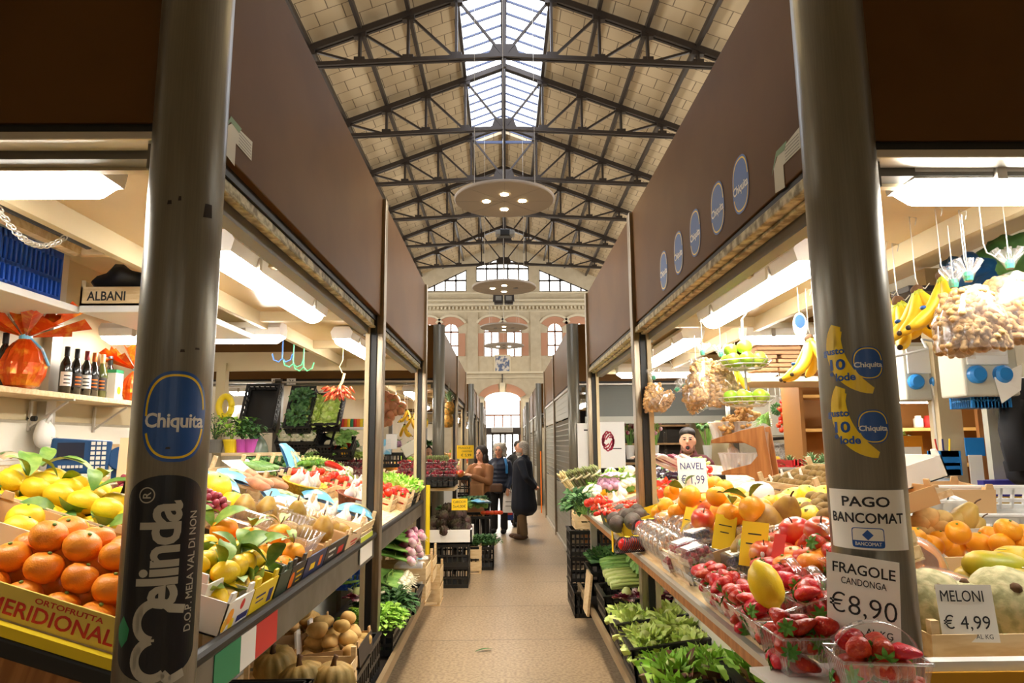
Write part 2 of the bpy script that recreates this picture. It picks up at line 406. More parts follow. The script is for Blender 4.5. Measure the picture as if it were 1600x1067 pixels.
def glaz(n, hole, vbars, hbars, y, m, bw=.1, pane=True):
    xs = [p[0] for p in hole]; zs = [p[1] for p in hole]; x0, x1, z0 = min(xs), max(xs), min(zs)
    def top(x):
        b = z0
        for i in range(len(hole)):
            p, q = hole[i], hole[(i+1) % len(hole)]
            if abs(p[0]-q[0]) > 1e-4 and min(p[0], q[0])-1e-4 <= x <= max(p[0], q[0])+1e-4:
                b = max(b, p[1]+(q[1]-p[1])*(x-p[0])/(q[0]-p[0]))
        return b
    f = MB()
    for i in range(len(hole)):
        p, q = hole[i], hole[(i+1) % len(hole)]; f.bar((p[0], y, p[1]), (q[0], y, q[1]), bw, bw)
    for x in vbars: f.bar((x, y, z0), (x, y, top(x)), bw, bw)
    for z in hbars:
        ok = [x0+(x1-x0)*i/60 for i in range(61) if top(x0+(x1-x0)*i/60) >= z]
        if ok: f.bar((min(ok), y, z), (max(ok), y, z), bw, bw)
    o = struct('window_%d' % n, f, m)
    obj('pane', MB().add([(p[0], y+.03, p[1]) for p in hole], [list(range(len(hole)))]), m_glass, o)
    return o
m_wfr = mat('red_brown_frame', (150, 104, 78), .6); m_dfr = mat('dark_frame', (62, 56, 54), .6)
glaz(2, ctr, [-.93, -.31, .31, .93], [11.78, 11.02], GY+.1, m_dfr)
glaz(3, lt, [-2.72, -3.34, -3.96], [11.08], GY+.1, m_dfr)
glaz(4, rt, [2.72, 3.34, 3.96, 4.55], [11.05], GY+.1, m_dfr)
k = 5
for (a, b), h in zip(wins, ah):
    glaz(k, h, [(a+b)/2], [7.25, 8.05], GY+.12, m_wfr, .09)
    c = (a+b)/2
    # terracotta voussoir panel and raised hood over each round-headed window
    v = MB(); hd = MB()
    for i in range(12):
        t0, t1 = pi*(.18+.64*i/12), pi*(.18+.64*(i+1)/12)
        q = lambda r1, t, y: (c+r1*math.cos(t), y, 8.05+r1*.93*math.sin(t))
        for mb, ra, rb, y in ((v, .47, .92, GY-.03), (hd, .93, 1.06, GY-.09)):
            mb.add([q(ra, t0, y), q(ra, t1, y), q(rb, t1, y), q(rb, t0, y), q(ra, t0, GY), q(ra, t1, GY), q(rb, t1, GY), q(rb, t0, GY)],
                   [[0, 1, 2, 3], [3, 2, 6, 7], [0, 4, 5, 1], [0, 3, 7, 4], [1, 5, 6, 2]])
    struct('trim_%d' % k, v, m_terr); struct('trim_%d' % (k+10), hd, m_wall2); k += 1
for j, (a, b) in enumerate(((-1.48, -1.12), (-.2, .18), (1.1, 1.46), (-2.53, -2.16), (2.16, 2.53), (-3.85, -3.45), (3.45, 3.85))):
    struct('trim_%d' % (30+j), B((a, GY-.03, 6.64), (b, GY, 7.95)), m_terr)
for j, (z, d, h) in enumerate(((9.86, .2, .1), (9.62, .14, .14), (9.22, .08, .06), (5.68, .12, .12), (5.4, .05, .06), (10.3, .08, .1))):
    struct('trim_%d' % (40+j), B((-9.3, GY-d, z-h/2), (9.4, GY, z+h/2)), m_wall2)
d = MB()
for i in range(-40, 41): d.b2((i*.22-.05, GY-.13, 9.34), (i*.22+.05, GY, 9.5))
struct('trim_46', d, m_wall2)
for j, sg in enumerate((-1, 1)):
    for i, (x0, x1) in enumerate(((1.5, 2.12),)):
        struct('trim_%d' % (48+j), MB().b2((HX+sg*1.5, GY-.05, 5.75), (HX+sg*2.1, GY, 9.2)), m_wall)
# big door arch, lintel and glass doors
ar = MB(); ky = MB()
for i in range(14):
    t0, t1 = pi*(.1+.8*i/14), pi*(.1+.8*(i+1)/14)
    if 6 <= i <= 7: continue
    q = lambda kx, kz, t, y: (-.05+kx*math.cos(t), y, 4.1+kz*math.sin(t))
    ar.add([q(1.03, .5, t0, GY-.05), q(1.03, .5, t1, GY-.05), q(1.4, .95, t1, GY-.05), q(1.4, .95, t0, GY-.05), q(1.4, .95, t0, GY), q(1.4, .95, t1, GY)], [[0, 1, 2, 3], [3, 2, 5, 4]])
struct('trim_50', ar, m_terr); struct('trim_51', B((-.2, GY-.12, 4.55), (.1, GY, 5.1)), m_wall2)
for j, x in enumerate((-1.45, 1.08)): struct('trim_%d' % (52+j), B((x, GY-.04, 0), (x+.36, GY, 4.16)), m_terr if j < 0 else m_wall2)
dr = struct('door_1', MB().b2((-1.06, GY-.02, 3.22), (.96, GY+.1, 3.32)), m_wfr)
f = MB()
for x in (-1.03, -.52, -.05, .42, .93): f.b2((x-.035, GY, 2.5 if x != -1.03 and x != .93 else 0), (x+.035, GY+.08, 4.1 if abs(x+.05) > .9 else 3.25))
obj('transom_bars', f, m_wfr, dr)
f = MB()
for x in (-.98, -.62, -.18, .08, .5, .88): f.b2((x-.05, GY+.05, 0), (x+.05, GY+.13, 2.2))
f.b2((-1.03, GY+.04, 0), (.93, GY+.14, .12))
obj('door_leaf', f, m_dfr, dr)
obj('lintel', B((-1.05, GY-.06, 2.18), (.95, GY+.12, 2.58)), m_dfr, dr)
obj('pane', MB().add([(p[0], GY+.15, p[1]) for p in dh], [list(range(len(dh)))]), m_glass, dr)
t = thing('air_curtain', 'long white air curtain unit above the far glass doors', 'air curtain', T(-.08, GY-.2, 2.44))
obj('casing', B((-.6, -.1, -.13), (.6, .14, .15)), m_wh, t, bev=.02); f = MB()
for i in range(5): f.b2((-.57, -.115, -.1+i*.05), (.57, -.1, -.085+i*.05))
obj('grille', f, m_grey, t)
struct('ground', B((-30, 38.8, -.2), (30, 70, -.02)), mat('paving_outside', (190, 186, 178), .9))
t = thing('framed_picture', 'small framed blue and white picture below the paired arched windows', 'picture', T(P(785, 568, Y=GY-.04)))
obj('frame', B((-.47, 0, -.5), (.47, .05, .5)), m_wall2, t)
obj('picture_face', B((-.4, -.012, -.43), (.4, .01, .43)), mat('tile_picture', (212, 206, 196), .5, c2=(88, 104, 140), sc_=4.5, lo=.45, hi=.55), t)
# ------------------------------------------------------------------ iron roof
m_bar = mat('truss_iron', (64, 56, 50), .42, .45)
NX = [0, 1.17, 2.35, 3.53, 4.76, 6.0, 7.2, 8.4, 9.2]
def truss():
    t = thing('roof_truss', 'x', 'truss')
    tc = MB(); bc = MB(); gs = MB()
    zt = lambda x: 13.05-SL*abs(x); zb = lambda x: 11.05-.052*abs(x)
    for sg in (-1, 1):
        for dy in (-.06, .06):
            tc.bar((0, dy, zt(0)), (sg*9.2, dy, zt(9.2)), .07, .15); bc.bar((0, dy, zb(0)), (sg*9.2, dy, zb(9.2)), .06, .1)
        for i, x in enumerate(NX[1:8]):
            o = MB().bar((sg*x, -.05, zt(x)), (sg*x, -.05, zb(x)), .06).bar((sg*x, .05, zt(x)), (sg*x, .05, zb(x)), .06)
            obj('strut', o, m_bar, t)
            xi = NX[i]
            obj('diagonal', MB().bar((sg*x, 0, zt(x)), (sg*xi, 0, zb(xi)), .06), m_bar, t)
            obj('gusset', MB().box((sg*x, 0, zt(x)-.06), (.3, .16, .2)), m_bar, t); obj('gusset', MB().box((sg*x, 0, zb(x)+.06), (.26, .14, .16)), m_bar, t)
    gs.add([(-.4, -.02, zb(0)-.02), (.4, -.02, zb(0)-.02), (.28, -.02, zb(0)+.32), (-.28, -.02, zb(0)+.32), (-.4, .02, zb(0)-.02), (.4, .02, zb(0)-.02), (.28, .02, zb(0)+.32), (-.28, .02, zb(0)+.32)],
           [[0, 1, 2, 3], [7, 6, 5, 4], [0, 4, 5, 1], [1, 5, 6, 2], [2, 6, 7, 3], [3, 7, 4, 0]])
    obj('king_post', MB().bar((0, 0, zt(0)+.2), (0, 0, zb(0)-.3), .1), m_bar, t)
    obj('top_chord', tc, m_bar, t); obj('bottom_chord', bc, m_bar, t); obj('gusset', gs, m_bar, t); return t
tr = Proto(truss())
ords = ['nearest, crossing the skylight', 'second, crossing the skylight farther back', 'third, where the skylight ends', 'fourth, behind the largest hanging disc',
        'fifth, beyond the black loudspeaker', 'sixth, closest to the gable windows']
for i in range(6):
    tr.put(T(HX, 15.38+3.84*i, 0), 'dark iron roof truss '+ords[i], 'iron roof trusses')
tr.put(T(HX, 11.54, 0), 'dark iron roof truss above the near stalls, just out of the top of the view', 'iron roof trusses')
for i, x in enumerate(NX[:8]):
    for sg in ((-1, 1) if i else (1,)):
        X = HX+sg*x
        nm = 'ridge' if i == 0 else ['first', 'second', 'third', 'fourth', 'fifth', 'sixth', 'seventh'][i-1]+' from the ridge on the '+('left' if sg < 0 else 'right')+' roof slope'
        solo('roof_purlin', MB().bar((X, 8 if i else 7, 13.17-SL*x-(.0 if i else -.05)), (X, 38.3, 13.17-SL*x+(0 if i else .05)), .09 if i else .14, .15), m_bar,
             'dark iron purlin, '+(nm if i else 'the ridge beam running down the middle of the roof'), 'purlin', group='roof purlins')
# hanging disc lamps
m_disc = mat('pale_disc', (160, 148, 136), .7); m_spot = mat('lit_spot', (255, 226, 170), .4, em=22); m_off = mat('unlit_spot', (60, 54, 50), .5)
dd = [((0, 1, 2, 3), 'largest and nearest, four spots lit'), ((0, 1, 3), 'second in line, three of four spots lit'),
      ((0, 3), 'third in line, two spots lit'), ((0, 1), 'smallest and farthest in line'), ((0, 1, 2, 3), 'high above the near stalls, out of view')]
for i, (on, lb) in enumerate(dd):
    y = (14.4, 22.9, 31.0, 37.0, 5.9, -2.4)[i]; R = 1.11
    t = thing('disc_lamp', 'round pale disc lamp hung on wires, '+lb, 'ceiling lamp', T(.05, y, 6.98), 'hanging disc lamps')
    obj('disc', MB().lathe([(R*.98, 0), (R, .02), (R, .06), (R*.97, .08)], 64), m_disc, t)
    sm = MB()
    for a in range(4):
        q = a*pi/4; sm.bar((R*.98*math.cos(q), R*.98*math.sin(q), .001), (-R*.98*math.cos(q), -R*.98*math.sin(q), .001), .006, .006)
    obj('panel_seam', sm, m_grey, t)
    for a, (dx, dy) in enumerate(((0, .52), (-.4, .0), (.4, -.02), (0, -.42))):
        l = a in on
        if i == 3: dx, dy = ((-.32, 0), (.3, 0), (0, .5), (0, -.5))[a]
        if l:
            sp_ = bpy.data.lights.new('spot_beam', 'SPOT'); sp_.energy = SPOT; sp_.color = (1, .82, .58); sp_.spot_size = 1.25; sp_.spot_blend = .6; sp_.shadow_soft_size = .07
            so = bpy.data.objects.new('spot_beam', sp_); COL.objects.link(so); so.parent = t; so.location = (dx, dy, -.03)
        obj('spot', MB().lathe([(.085, -.012), (.085, .0)], 18, T(dx, dy, 0)), m_spot if l else m_off, t, label='lit spot' if l else 'unlit spot')
    for a in range(3):
        q = a*2*pi/3+.5; x0, y0 = .8*math.cos(q), .8*math.sin(q)
        obj('suspension_wire', MB().tube([(x0, y0, .08), (x0, y0, RZ0-SL*abs(.05+x0-HX)-6.96)], .006, 5), m_alu, t)
t = thing('loudspeaker', 'black loudspeaker box hung under the roof ridge beyond the first disc', 'loudspeaker', T(P(789, 365, Y=18.5)))
obj('bracket', MB().tube([(0, 0, .1), (0, 0, 13.12-t.location.z)], .03), m_iron, t)
obj('cabinet', MB().box((0, 0, 0), (.42, .3, .2)), m_black, t, bev=.03)
for sx in (-.2, .2): obj('horn', MB().box((sx, -.1, -.03), (.14, .3, .14)), m_grey, t, bev=.02)
t = thing('projector', 'dark twin-lens projector unit hanging before the cornice between two discs', 'projector', T(P(787, 468, Y=30)))
for sx in (-.23, .23):
    obj('housing', MB().box((sx, 0, 0), (.4, .4, .42)), m_iron, t, bev=.03); obj('lens', MB().box((sx, -.21, .02), (.26, .03, .2)), m_grey, t)
obj('yoke', MB().tube([(-.45, 0, -.1), (-.45, 0, .3), (.45, 0, .3), (.45, 0, -.1)], .04), m_iron, t)
obj('hanger', MB().tube([(0, 0, .3), (0, 0, 13.12-t.location.z)], .02), m_iron, t)
t = thing('wall_pipe', 'thin grey pipe running down the wall above the far door', 'pipe', T(-.06, GY-.05, 5.1))
obj('pipe', MB().tube([(0, 0, 0), (0, 0, .5)], .03), m_iron, t)
# ------------------------------------------------------------------ market stalls
XL, XR, BL, BR = -.9, .98, -3.12, 3.2
ZB = {-1: 2.57, 1: 2.51}; ZT = {-1: 3.45, 1: 3.34}; XF = {-1: XL, 1: XR}; XB = {-1: BL, 1: BR}
BLK = [(1.86, 4.85, 7.6), (9.45, 12.8, 15.8), (18.9, 22.0, 25.0), (27.5, 30.5, 33.5), (-6.6, -3.8, -1.0)]  # last entry: unseen block added behind the camera to carry lamps
side = {-1: 'left', 1: 'right'}
where = ['nearest', 'second', 'third', 'farthest', 'rear']
m_slot = m_black
m_shut = mat('shutter_grey', (176, 176, 166), .45, .3)
m_darkpan = m_brown
def slats(x0, x1, y0, y1, z0, z1, ax):
    """roller shutter curtain of rounded slats between two points, ax = axis it faces"""
    m = MB(); z = z0
    while z < z1-.01:
        zz = min(z+.085, z1)
        if ax == 'X': m.box(((x0+x1)/2, (y0+y1)/2, (z+zz)/2), (.016, y1-y0, zz-z-.012)); m.box(((x0+x1)/2, (y0+y1)/2, z+.004), (.008, y1-y0, .02))
        else: m.box(((x0+x1)/2, (y0+y1)/2, (z+zz)/2), (x1-x0, .016, zz-z-.012)); m.box(((x0+x1)/2, (y0+y1)/2, z+.004), (x1-x0, .008, .02))
        z += .085
    return m
def lattice(x, y0, y1, z0, z1, st=.085, cut=.0):
    m = MB(); z = z0; y = y0
    while z <= z1: m.box((x, (y0+y1)/2, z), (.012, y1-y0, .016)); z += st
    while y <= y1: m.box((x, y, (z0+z1)/2), (.012, .016, z1-z0)); y += st
    return m
stalls = {}
for bi, (ya, ym, ye) in enumerate(BLK):
    for s in (-1, 1):
        x, zb, zt, xb = XF[s], ZB[s], ZT[s], XB[s]
        if bi: zt = 3.32
        t = thing('market_stall', 'brown-fasciaed steel market stall block, %s along the %s side of the aisle' % (where[bi], side[s]), 'market stall', T(x, ya, 0), 'market stall blocks')
        W = T(-x, -ya, 0); stalls[bi, s] = t
        def part(n, mb, m, W=W, t=t, **k): return obj(n, mb, m, t, M=W, **k)
        for k, (y0, y1) in enumerate(((ya+(.08 if bi else .0), ym-.05), (ym+.05, ye-.1))):
            part('fascia', B((x-.02, y0, zb), (x+.02, y1, zt)), m_brown, bev=.004)
            part('shutter_slot', B((x-.03*0-s*-.01-.02, y0, zb-.035), (x+s*.03+.02, y1, zb)), m_slot)
            part('header_rail', MB().b2((x-.03, y0, zb-.075), (x+.05*s+.03, y1, zb-.035)).b2((x+s*.01, y0, zb-.09), (x+s*.05, y1, zb-.075)), m_alu if bi else mat('worn_rail', (196, 186, 150), .5, .3, c2=(120, 108, 76), sc_=5, st=(4, 4, 4)), bev=.005)
            part('inner_beam', B((x+s*.06, y0, zb-.13), (x+s*.12, y1, zb-.03)), m_grey)
        for j, y in enumerate((ym, ye-.05)):
            p = part('post', MB().b2((x-.045, y-.05, 0), (x+.045, y+.05, zt)), m_post, bev=.006)
            obj('rubber_seal', B((x+s*.02-.02-(-.9 if s < 0 else .98)*0, y-.066, 0), (x+s*.02+.02, y-.05, zb)), m_black, p, M=None)
            obj('jamb_strip', B((x+s*.045, y-.085, 0), (x+s*.075, y+.02, zb-.09)), m_cream, p)
        # camera-facing and rear fascias of the block, back posts
        xo = xb+s*2.2
        lo, hi = min(x, xo), max(x, xo)
        part('end_fascia', B((lo+.02, ya-.02, zb), (hi, ya+.02, zt)), m_brown)
        part('end_slot', B((lo+.02, ya-.01, zb-.035), (hi, ya+.05, zb)), m_slot)
        part('end_rail', MB().b2((lo+.02, ya-.03, zb-.055), (hi, ya+.05, zb-.03)), m_alu, bev=.005)
        part('end_beam', B((lo+.02, ya+.06, zb-.075), (hi, ya+.12, zb-.03)), m_grey)
        part('rear_fascia', B((lo+.02, ye-.04, zb+.12), (hi, ye, zt)), m_brown)
        part('rear_header', B((lo+.02, ye-.06, zb-.09), (hi, ye, zb+.12)), m_cream)
        part('end_header_light', B((lo+.02, ya+.12, zb-.085), (hi, ya+.15, zb-.05)), m_cream)
        for yy in (ya+.02, ye-.05):
            if bi == 0 and yy < 3: continue
            part('back_post', MB().b2((xb-.05, yy-.05, 0), (xb+.05, yy+.05, zb)), m_grayg if bi else m_cream)
        # ceiling: flat cream boards, a bolted cross strip and a recessed loft behind it
        ci = []
        xs = x+s*.87
        part('ceiling_board', B((min(x+s*.06, xs), ya+.1, zb+.04), (max(x+s*.06, xs), ye-.03, zb+.07)), m_cream2)
        part('ceiling_strip', B((xs-.02, ya+.16, zb-.06), (xs+.02, ye-.06, zb+.04)), m_cream)
        part('loft_ceiling', B((min(xs, xb), ya+.1, zb+.42), (max(xs, xb), ye-.03, zb+.45)), m_cream)
        for y in ((ya+ym)/2, ym, (ym+ye)/2):
            part('ceiling_beam', B((min(x+s*.1, xs), y-.03, zb-.03), (max(x+s*.1, xs), y+.03, zb+.04)), m_cream)
        if bi:
            part('back_panel', B((xb-.02, ya+.1, 0), (xb+.02, ye-.1, zb+.42)), m_cream)
            part('loft_front', B((min(xs, xb), ym-.02, zb-.06), (max(xs, xb), ym+.02, zb+.42)), m_cream)
        # round steel column at the corner
        c = thing('steel_column', 'round brushed steel corner column, %s on the %s side of the aisle' % (where[bi], side[s]), 'column', T(x, ya, 0), 'round steel columns')
        obj('shaft', MB().lathe([(.082 if bi else .098, 0), (.082 if bi else .098, 4.2 if bi == 0 else zt)], 48), m_steel, c, smooth=False).data.polygons.foreach_set('use_smooth', [True]*48+[False]*2)
        stalls['col', bi, s] = c
# right side of the aisle: closed roller shutters (blocks two to four)
for bi in (1, 2, 3):
    ya, ym, ye = BLK[bi]; x = XR
    for k, (y0, y1) in enumerate(((ya+.2, ym-.06), (ym+.06, ye-.12))):
        t = thing('roller_shutter', 'grey closed roller shutter with grille, %s bay of the %s right-hand block' % (('near', 'far')[k], where[bi]), 'shutter', T(x, y0, 0), 'closed roller shutters')
        W = T(-x, -y0, 0)
        obj('slat_base', slats(x, x, y0, y1, .06, 1.0, 'X'), m_shut, t, M=W); obj('bottom_bar', B((x-.03, y0, 0), (x+.03, y1, .06)), m_alu, t, M=W)
        obj('grille', lattice(x, y0, y1, 1.02, 2.02), m_shut, t, M=W); obj('slat_top', slats(x, x, y0, y1, 2.05, ZB[1]-.05, 'X'), m_shut, t, M=W)
t = thing('roller_shutter', 'grey half-raised roller shutter of the dark shop facing us behind the right-hand stall', 'shutter', T(2.05, 9.47, 1.95))
obj('curtain', slats(-.9, 1.05, 0, 0, .06, .5, 'Y'), mat('dark_shutter', (112, 116, 112), .5, .2), t); obj('bottom_bar', MB().box((.07, 0, .02), (1.97, .04, .1)), m_shut, t)
# ------------------------------------------------------------------ fluorescent lamps
def lamp_mesh(L_):
    b = MB(); pr = [(-.075, .0), (-.09, .055), (-.06, .1), (.06, .1), (.09, .055), (.075, 0)]
    b.prism(pr, L_, T(-L_/2, 0, 0) @ Mx(((0, 0, 1, 0), (1, 0, 0, 0), (0, 1, 0, 0), (0, 0, 0, 1))))
    d = MB(); n = 8; pts = []
    prof = [(.07*math.cos(pi*i/n), -.055*math.sin(pi*i/n)) for i in range(n+1)]
    secs = [(-L_/2+.0, .35), (-L_/2+.05, 1), (L_/2-.05, 1), (L_/2, .35)]
    vs = [(xx, a*(.6+.4*k), z*k) for xx, k in secs for a, z in prof]; m = n+1
    fs = [[i*m+j, i*m+j+1, (i+1)*m+j+1, (i+1)*m+j] for i in range(3) for j in range(n)]+[list(range(m)), list(range(3*m, 4*m))[::-1]]
    d.add(vs, fs); return b, d
LMP = {}
def lamp(p, q, label, drop=.14):
    """tube lamp hung between two points (ends of the lit diffuser), lens downwards"""
    p, q = V(p), V(q); L_ = round((q-p).length, 2)
    t = thing('fluorescent_lamp', label, 'lamp', frame((p+q)/2, q-p, (-(q-p).y, (q-p).x, 0)), 'fluorescent stall lamps')
    if L_ not in LMP:
        b, d = lamp_mesh(L_); cl = MB()
        cl.box((0, .085, .02), (.03, .02, .06)); cl.box((0, -.085, .02), (.03, .02, .06))
        LMP[L_] = (b.mesh('housing'), d.mesh('diffuser'), cl.mesh('clip'))
    a, b, c = LMP[L_]
    obj('housing', a, m_wh, t); obj('diffuser', b, m_tube, t, label='lit diffuser'); obj('clip', c, m_alu, t, M=T(-.3*L_, 0, 0)); obj('clip', c, m_alu, t, M=T(.3*L_, 0, 0))
    obj('hanger', MB().tube([(-.35*L_, 0, .1), (-.35*L_, 0, .1+drop)], .008, 5).tube([(.35*L_, 0, .1), (.35*L_, 0, .1+drop)], .008, 5), m_alu, t)
lamp((-2.6, 2.1, 2.5), (-1.26, 2.1, 2.5), 'white tube lamp over the left front stall, facing us left of the column', .06)
lamp((-1.27, 2.9, 2.5), (-1.25, 4.45, 2.5), 'white tube lamp running along the aisle, right of the left column', .06)
lamp((-3.0, 5.08, 2.47), (-1.66, 5.08, 2.47), 'white tube lamp across the left stall, hanging lower behind the column', .1)
lamp((-1.3, 5.4, 2.5), (-1.27, 6.8, 2.5), 'white tube lamp along the aisle, behind the middle post of the left stall', .06)
lamp((1.24, 2.0, 2.43), (2.5, 2.0, 2.43), 'white tube lamp over the right front stall, facing us right of the column', .06)
lamp((1.36, 2.85, 2.43), (1.355, 4.34, 2.43), 'white tube lamp running along the aisle, left of the right column', .06)
lamp((1.44, 5.05, 2.43), (1.45, 6.6, 2.43), 'white tube lamp along the aisle, behind the middle post of the right stall', .06)
lamp((1.25, 7.4, 2.41), (3.02, 7.4, 2.41), 'long white tube lamp across the rear of the right stall', .06)
lamp((1.78, 4.95, 2.42), (2.75, 4.95, 2.42), 'white tube lamp across the middle of the right stall above the limes', .06)
for bi in (1, 2, 3):
    ya, ym, ye = BLK[bi]
    for s in ((-1, 1) if bi == 1 else (-1,)):
        for k, (xx, y) in enumerate(((1.4, ya+.5), (1.6, ym+.2), (2.9, ya+1.4), (1.5, ye-.6))):
            if bi > 1 and k > 1 or s > 0 and k != 1: continue
            lamp((s*(xx-.0), y, 2.42), (s*(xx+.01), y+1.3, 2.42), 'white tube lamp number %s inside the %s block on the %s' % (('one, nearest the cross aisle', 'two, in its middle', 'three, by the rear wall', 'four, at its far end')[k], where[bi], side[s]))
for s in (-1, 1):  # unseen lamps added to light the camera-facing columns and fascias
    lamp((s*1.35, -3.4, 2.42), (s*1.36, -2.1, 2.42), 'white tube lamp added behind the viewer on the %s to light the near columns' % side[s])
lamp((-3.9, 9.75, 2.42), (-3.2, 9.75, 2.42), 'white tube lamp in the stall numbered 13')
lamp((2.6, 9.9, 2.2), (3.3, 9.9, 2.2), 'white tube lamp in the stall behind the right-hand rear corner post')
lamp((3.5, 9.9, 2.2), (4.3, 9.9, 2.2), 'white tube lamp above the hanging onions behind the right-hand stall')
lamp((3.6, 6.3, 2.05), (4.4, 6.3, 2.05), 'white tube lamp over the brown wooden shelves at the right')
lamp((-4.9, 3.2, 2.45), (-4.88, 5, 2.45), 'white tube lamp in the stall backing on the left one')
# ------------------------------------------------------------------ left stall interior
m_white2 = mat('off_white_wall', (240, 234, 218), .5)
t = thing('partition_wall', 'cream rear partition of the left front stall behind the wine shelf', 'partition', T(BL, 1.9, 0))
W = T(-BL, -1.9, 0)
for y0, y1 in ((1.95, 3.3), (3.34, 4.62), (4.66, 5.75)):
    obj('upper_panel', B((BL-.03, y0, 1.83), (BL, y1, 2.99)), m_cream, t, M=W)
    obj('lower_panel', B((BL-.03, y0, 0), (BL+.01, y1, 1.81)), m_white2, t, M=W)
for y in (3.32, 4.64): obj('stud', B((BL, y-.05, 0), (BL+.06, y+.05, 2.99)), m_alu, t, M=W)
obj('rear_low_panel', B((BL-.03, 5.75, 0), (BL, 7.5, 1.25)), m_white2, t, M=W)
def shelf(label, lo, hi, m=m_woody, br=(), ax=1, name='wall_shelf'):
    lo, hi = V(lo), V(hi); c = (lo+hi)/2; t = thing(name, label, 'shelf', T(c))
    obj('board', MB().box((0, 0, 0), hi-lo), m, t, bev=.004)
    for y in br:
        b = MB().bar((-.14*ax, y-c.y, -.02), (.14*ax, y-c.y, -.02), .02, .015).bar((-.14*ax, y-c.y, -.03), (-.14*ax, y-c.y, -.22), .02, .015).bar((.1*ax, y-c.y, -.03), (-.14*ax, y-c.y, -.2), .015, .012)
        obj('bracket', b, m_alu, t)
    return t
shelf('long pale wooden wall shelf carrying the wine bottles', (BL+.02, 2.4, 1.965), (BL+.3, 5.5, 2.0), br=(4.5, 5.2))
shelf('short white-edged wall shelf left of the hanging cap', (BL+.02, 2.8, 1.52), (BL+.3, 4.22, 1.55))
shelf('high white loft shelf along the wall under the blue crate', (BL+.02, 1.98, 2.42), (-2.46, 3.9, 2.46), m_wh)
shelf('high loft cross shelf under the wooden box and tray stack', (-2.44, 3.86, 2.42), (-1.82, 4.9, 2.46), m_wh)
shelf('pale rear shelf with the potted basil', (-2.95, 7.2, 1.55), (-2.2, 7.45, 1.585), br=())
# blue crate on the loft shelf
def plastic_crate(w, l, h, t=.016, cols=8, hang=True):
    m = MB(); m.box((0, 0, .008), (w, l, .016))
    for sx, sy in ((1, 0), (-1, 0), (0, 1), (0, -1)):
        n = cols if sx else max(4, int(cols*w/l)); ln_ = l if sx else w
        for i in range(n+1):
            u = -ln_/2+ln_*i/n
            m.box((sx*w/2 if sx else u, sy*l/2 if sy else u, h/2), (t if sx else .014, t if sy else .014, h))
        for z, hh in ((.02, .04), (h*.45, .02), (h-.02, .04)):
            m.box((sx*w/2, sy*l/2, z), (t if sx else w, t if sy else l, hh))
    return m
t = thing('plastic_crate', 'blue perforated plastic crate on the loft shelf', 'crate', T(-2.72, 3.42, 2.46))
obj('body', plastic_crate(.36, .8, .3, cols=22), m_pblue, t); obj('liner', MB().b2((-.16, -.38, .02), (.16, .38, .22)), mat('crate_blue_fill', (30, 66, 140), .7), t)
bg_ = MB().ell((0, 0, 0), (.16, .24, .08), 18).disp(.06, 9, 3)
solo('plastic_bag', bg_, mat('bag_pale', (196, 200, 186), .3, c2=(70, 150, 60), sc_=5, lo=.6, hi=.64), 'crumpled pale carrier bag with a green print on the blue crate', 'bag', T(-2.7, 3.62, 2.81), smooth=True)
def box_open(w, l, h, t=.012, cut=0):
    m = MB(); m.box((0, 0, t/2), (w, l, t))
    for s_ in (-1, 1):
        m.box((s_*(w/2-t/2), 0, h/2), (t, l, h)); m.box((0, s_*(l/2-t/2), h/2), (w, t, h))
    return m
t = thing('wooden_box', 'printed plywood fruit box with black lettering on the loft cross shelf', 'box', T(-2.26, 3.98, 2.46))
obj('body', box_open(.36, .24, .11), m_woody, t)
for sx in (-.17, .17): obj('corner_post', MB().box((sx, -.1, .07), (.025, .025, .16)), m_woody, t)
obj('lettering', text('ALBANI', .22, .055, .02), m_ink, t, M=T(-.03, -.122, .055) @ RX(pi/2))
bb = MB().ell((0, 0, 0), (.17, .11, .09), 18).disp(.07, 9, 5)
solo('bin_bag', bb, m_black, 'crumpled black plastic bag on the printed plywood box', 'bag', T(-2.26, 4.0, 2.62), smooth=True)
t = thing('tray_stack', 'tall stack of nested clear plastic trays on the loft cross shelf beside the plywood box', 'tray stack', T(-1.98, 4.0, 2.465))
for i in range(14): obj('tray', MB().box((0, 0, .01+i*.024), (.17, .22, .018), tx=1.08, ty=1.08), m_frost, t)
ch = MB(); c0, c1 = P(3, 318, Z=2.53), P(107, 372, Z=2.53)
for i in range(24):
    u = i/23; c = c0.lerp(c1, u); c.z -= .34*u*(1-u); c.x -= .02
    a = RZ(.9) @ RY(.9*(1-2*u)) @ (RX(pi/2) if i % 2 else RX(0))
    ch.tube([T(c) @ a @ V((.017*math.cos(k*pi/4), .010*math.sin(k*pi/4), 0)) for k in range(9)], .0028, 5)
solo('chain', ch, m_alu, 'pale metal chain sagging under the left stall ceiling', 'chain', T(-.0, 0, 0))
t = thing('wall_bracket_frame', 'cream timber frame with black pipe ends in the left stall loft', 'frame', T(-2.3, 3.1, 2.72))
obj('board', MB().bar((0, -.8, 0), (0, .5, 0), .05, .08).bar((0, .5, 0), (.5, .5, 0), .05, .08), m_woody, t)
for y in (.0, .38): obj('pipe_end', MB().lathe([(.04, -.2), (.04, .2)], 14, T(.12, y-.2, .0) @ RX(pi/2)), m_black, t)
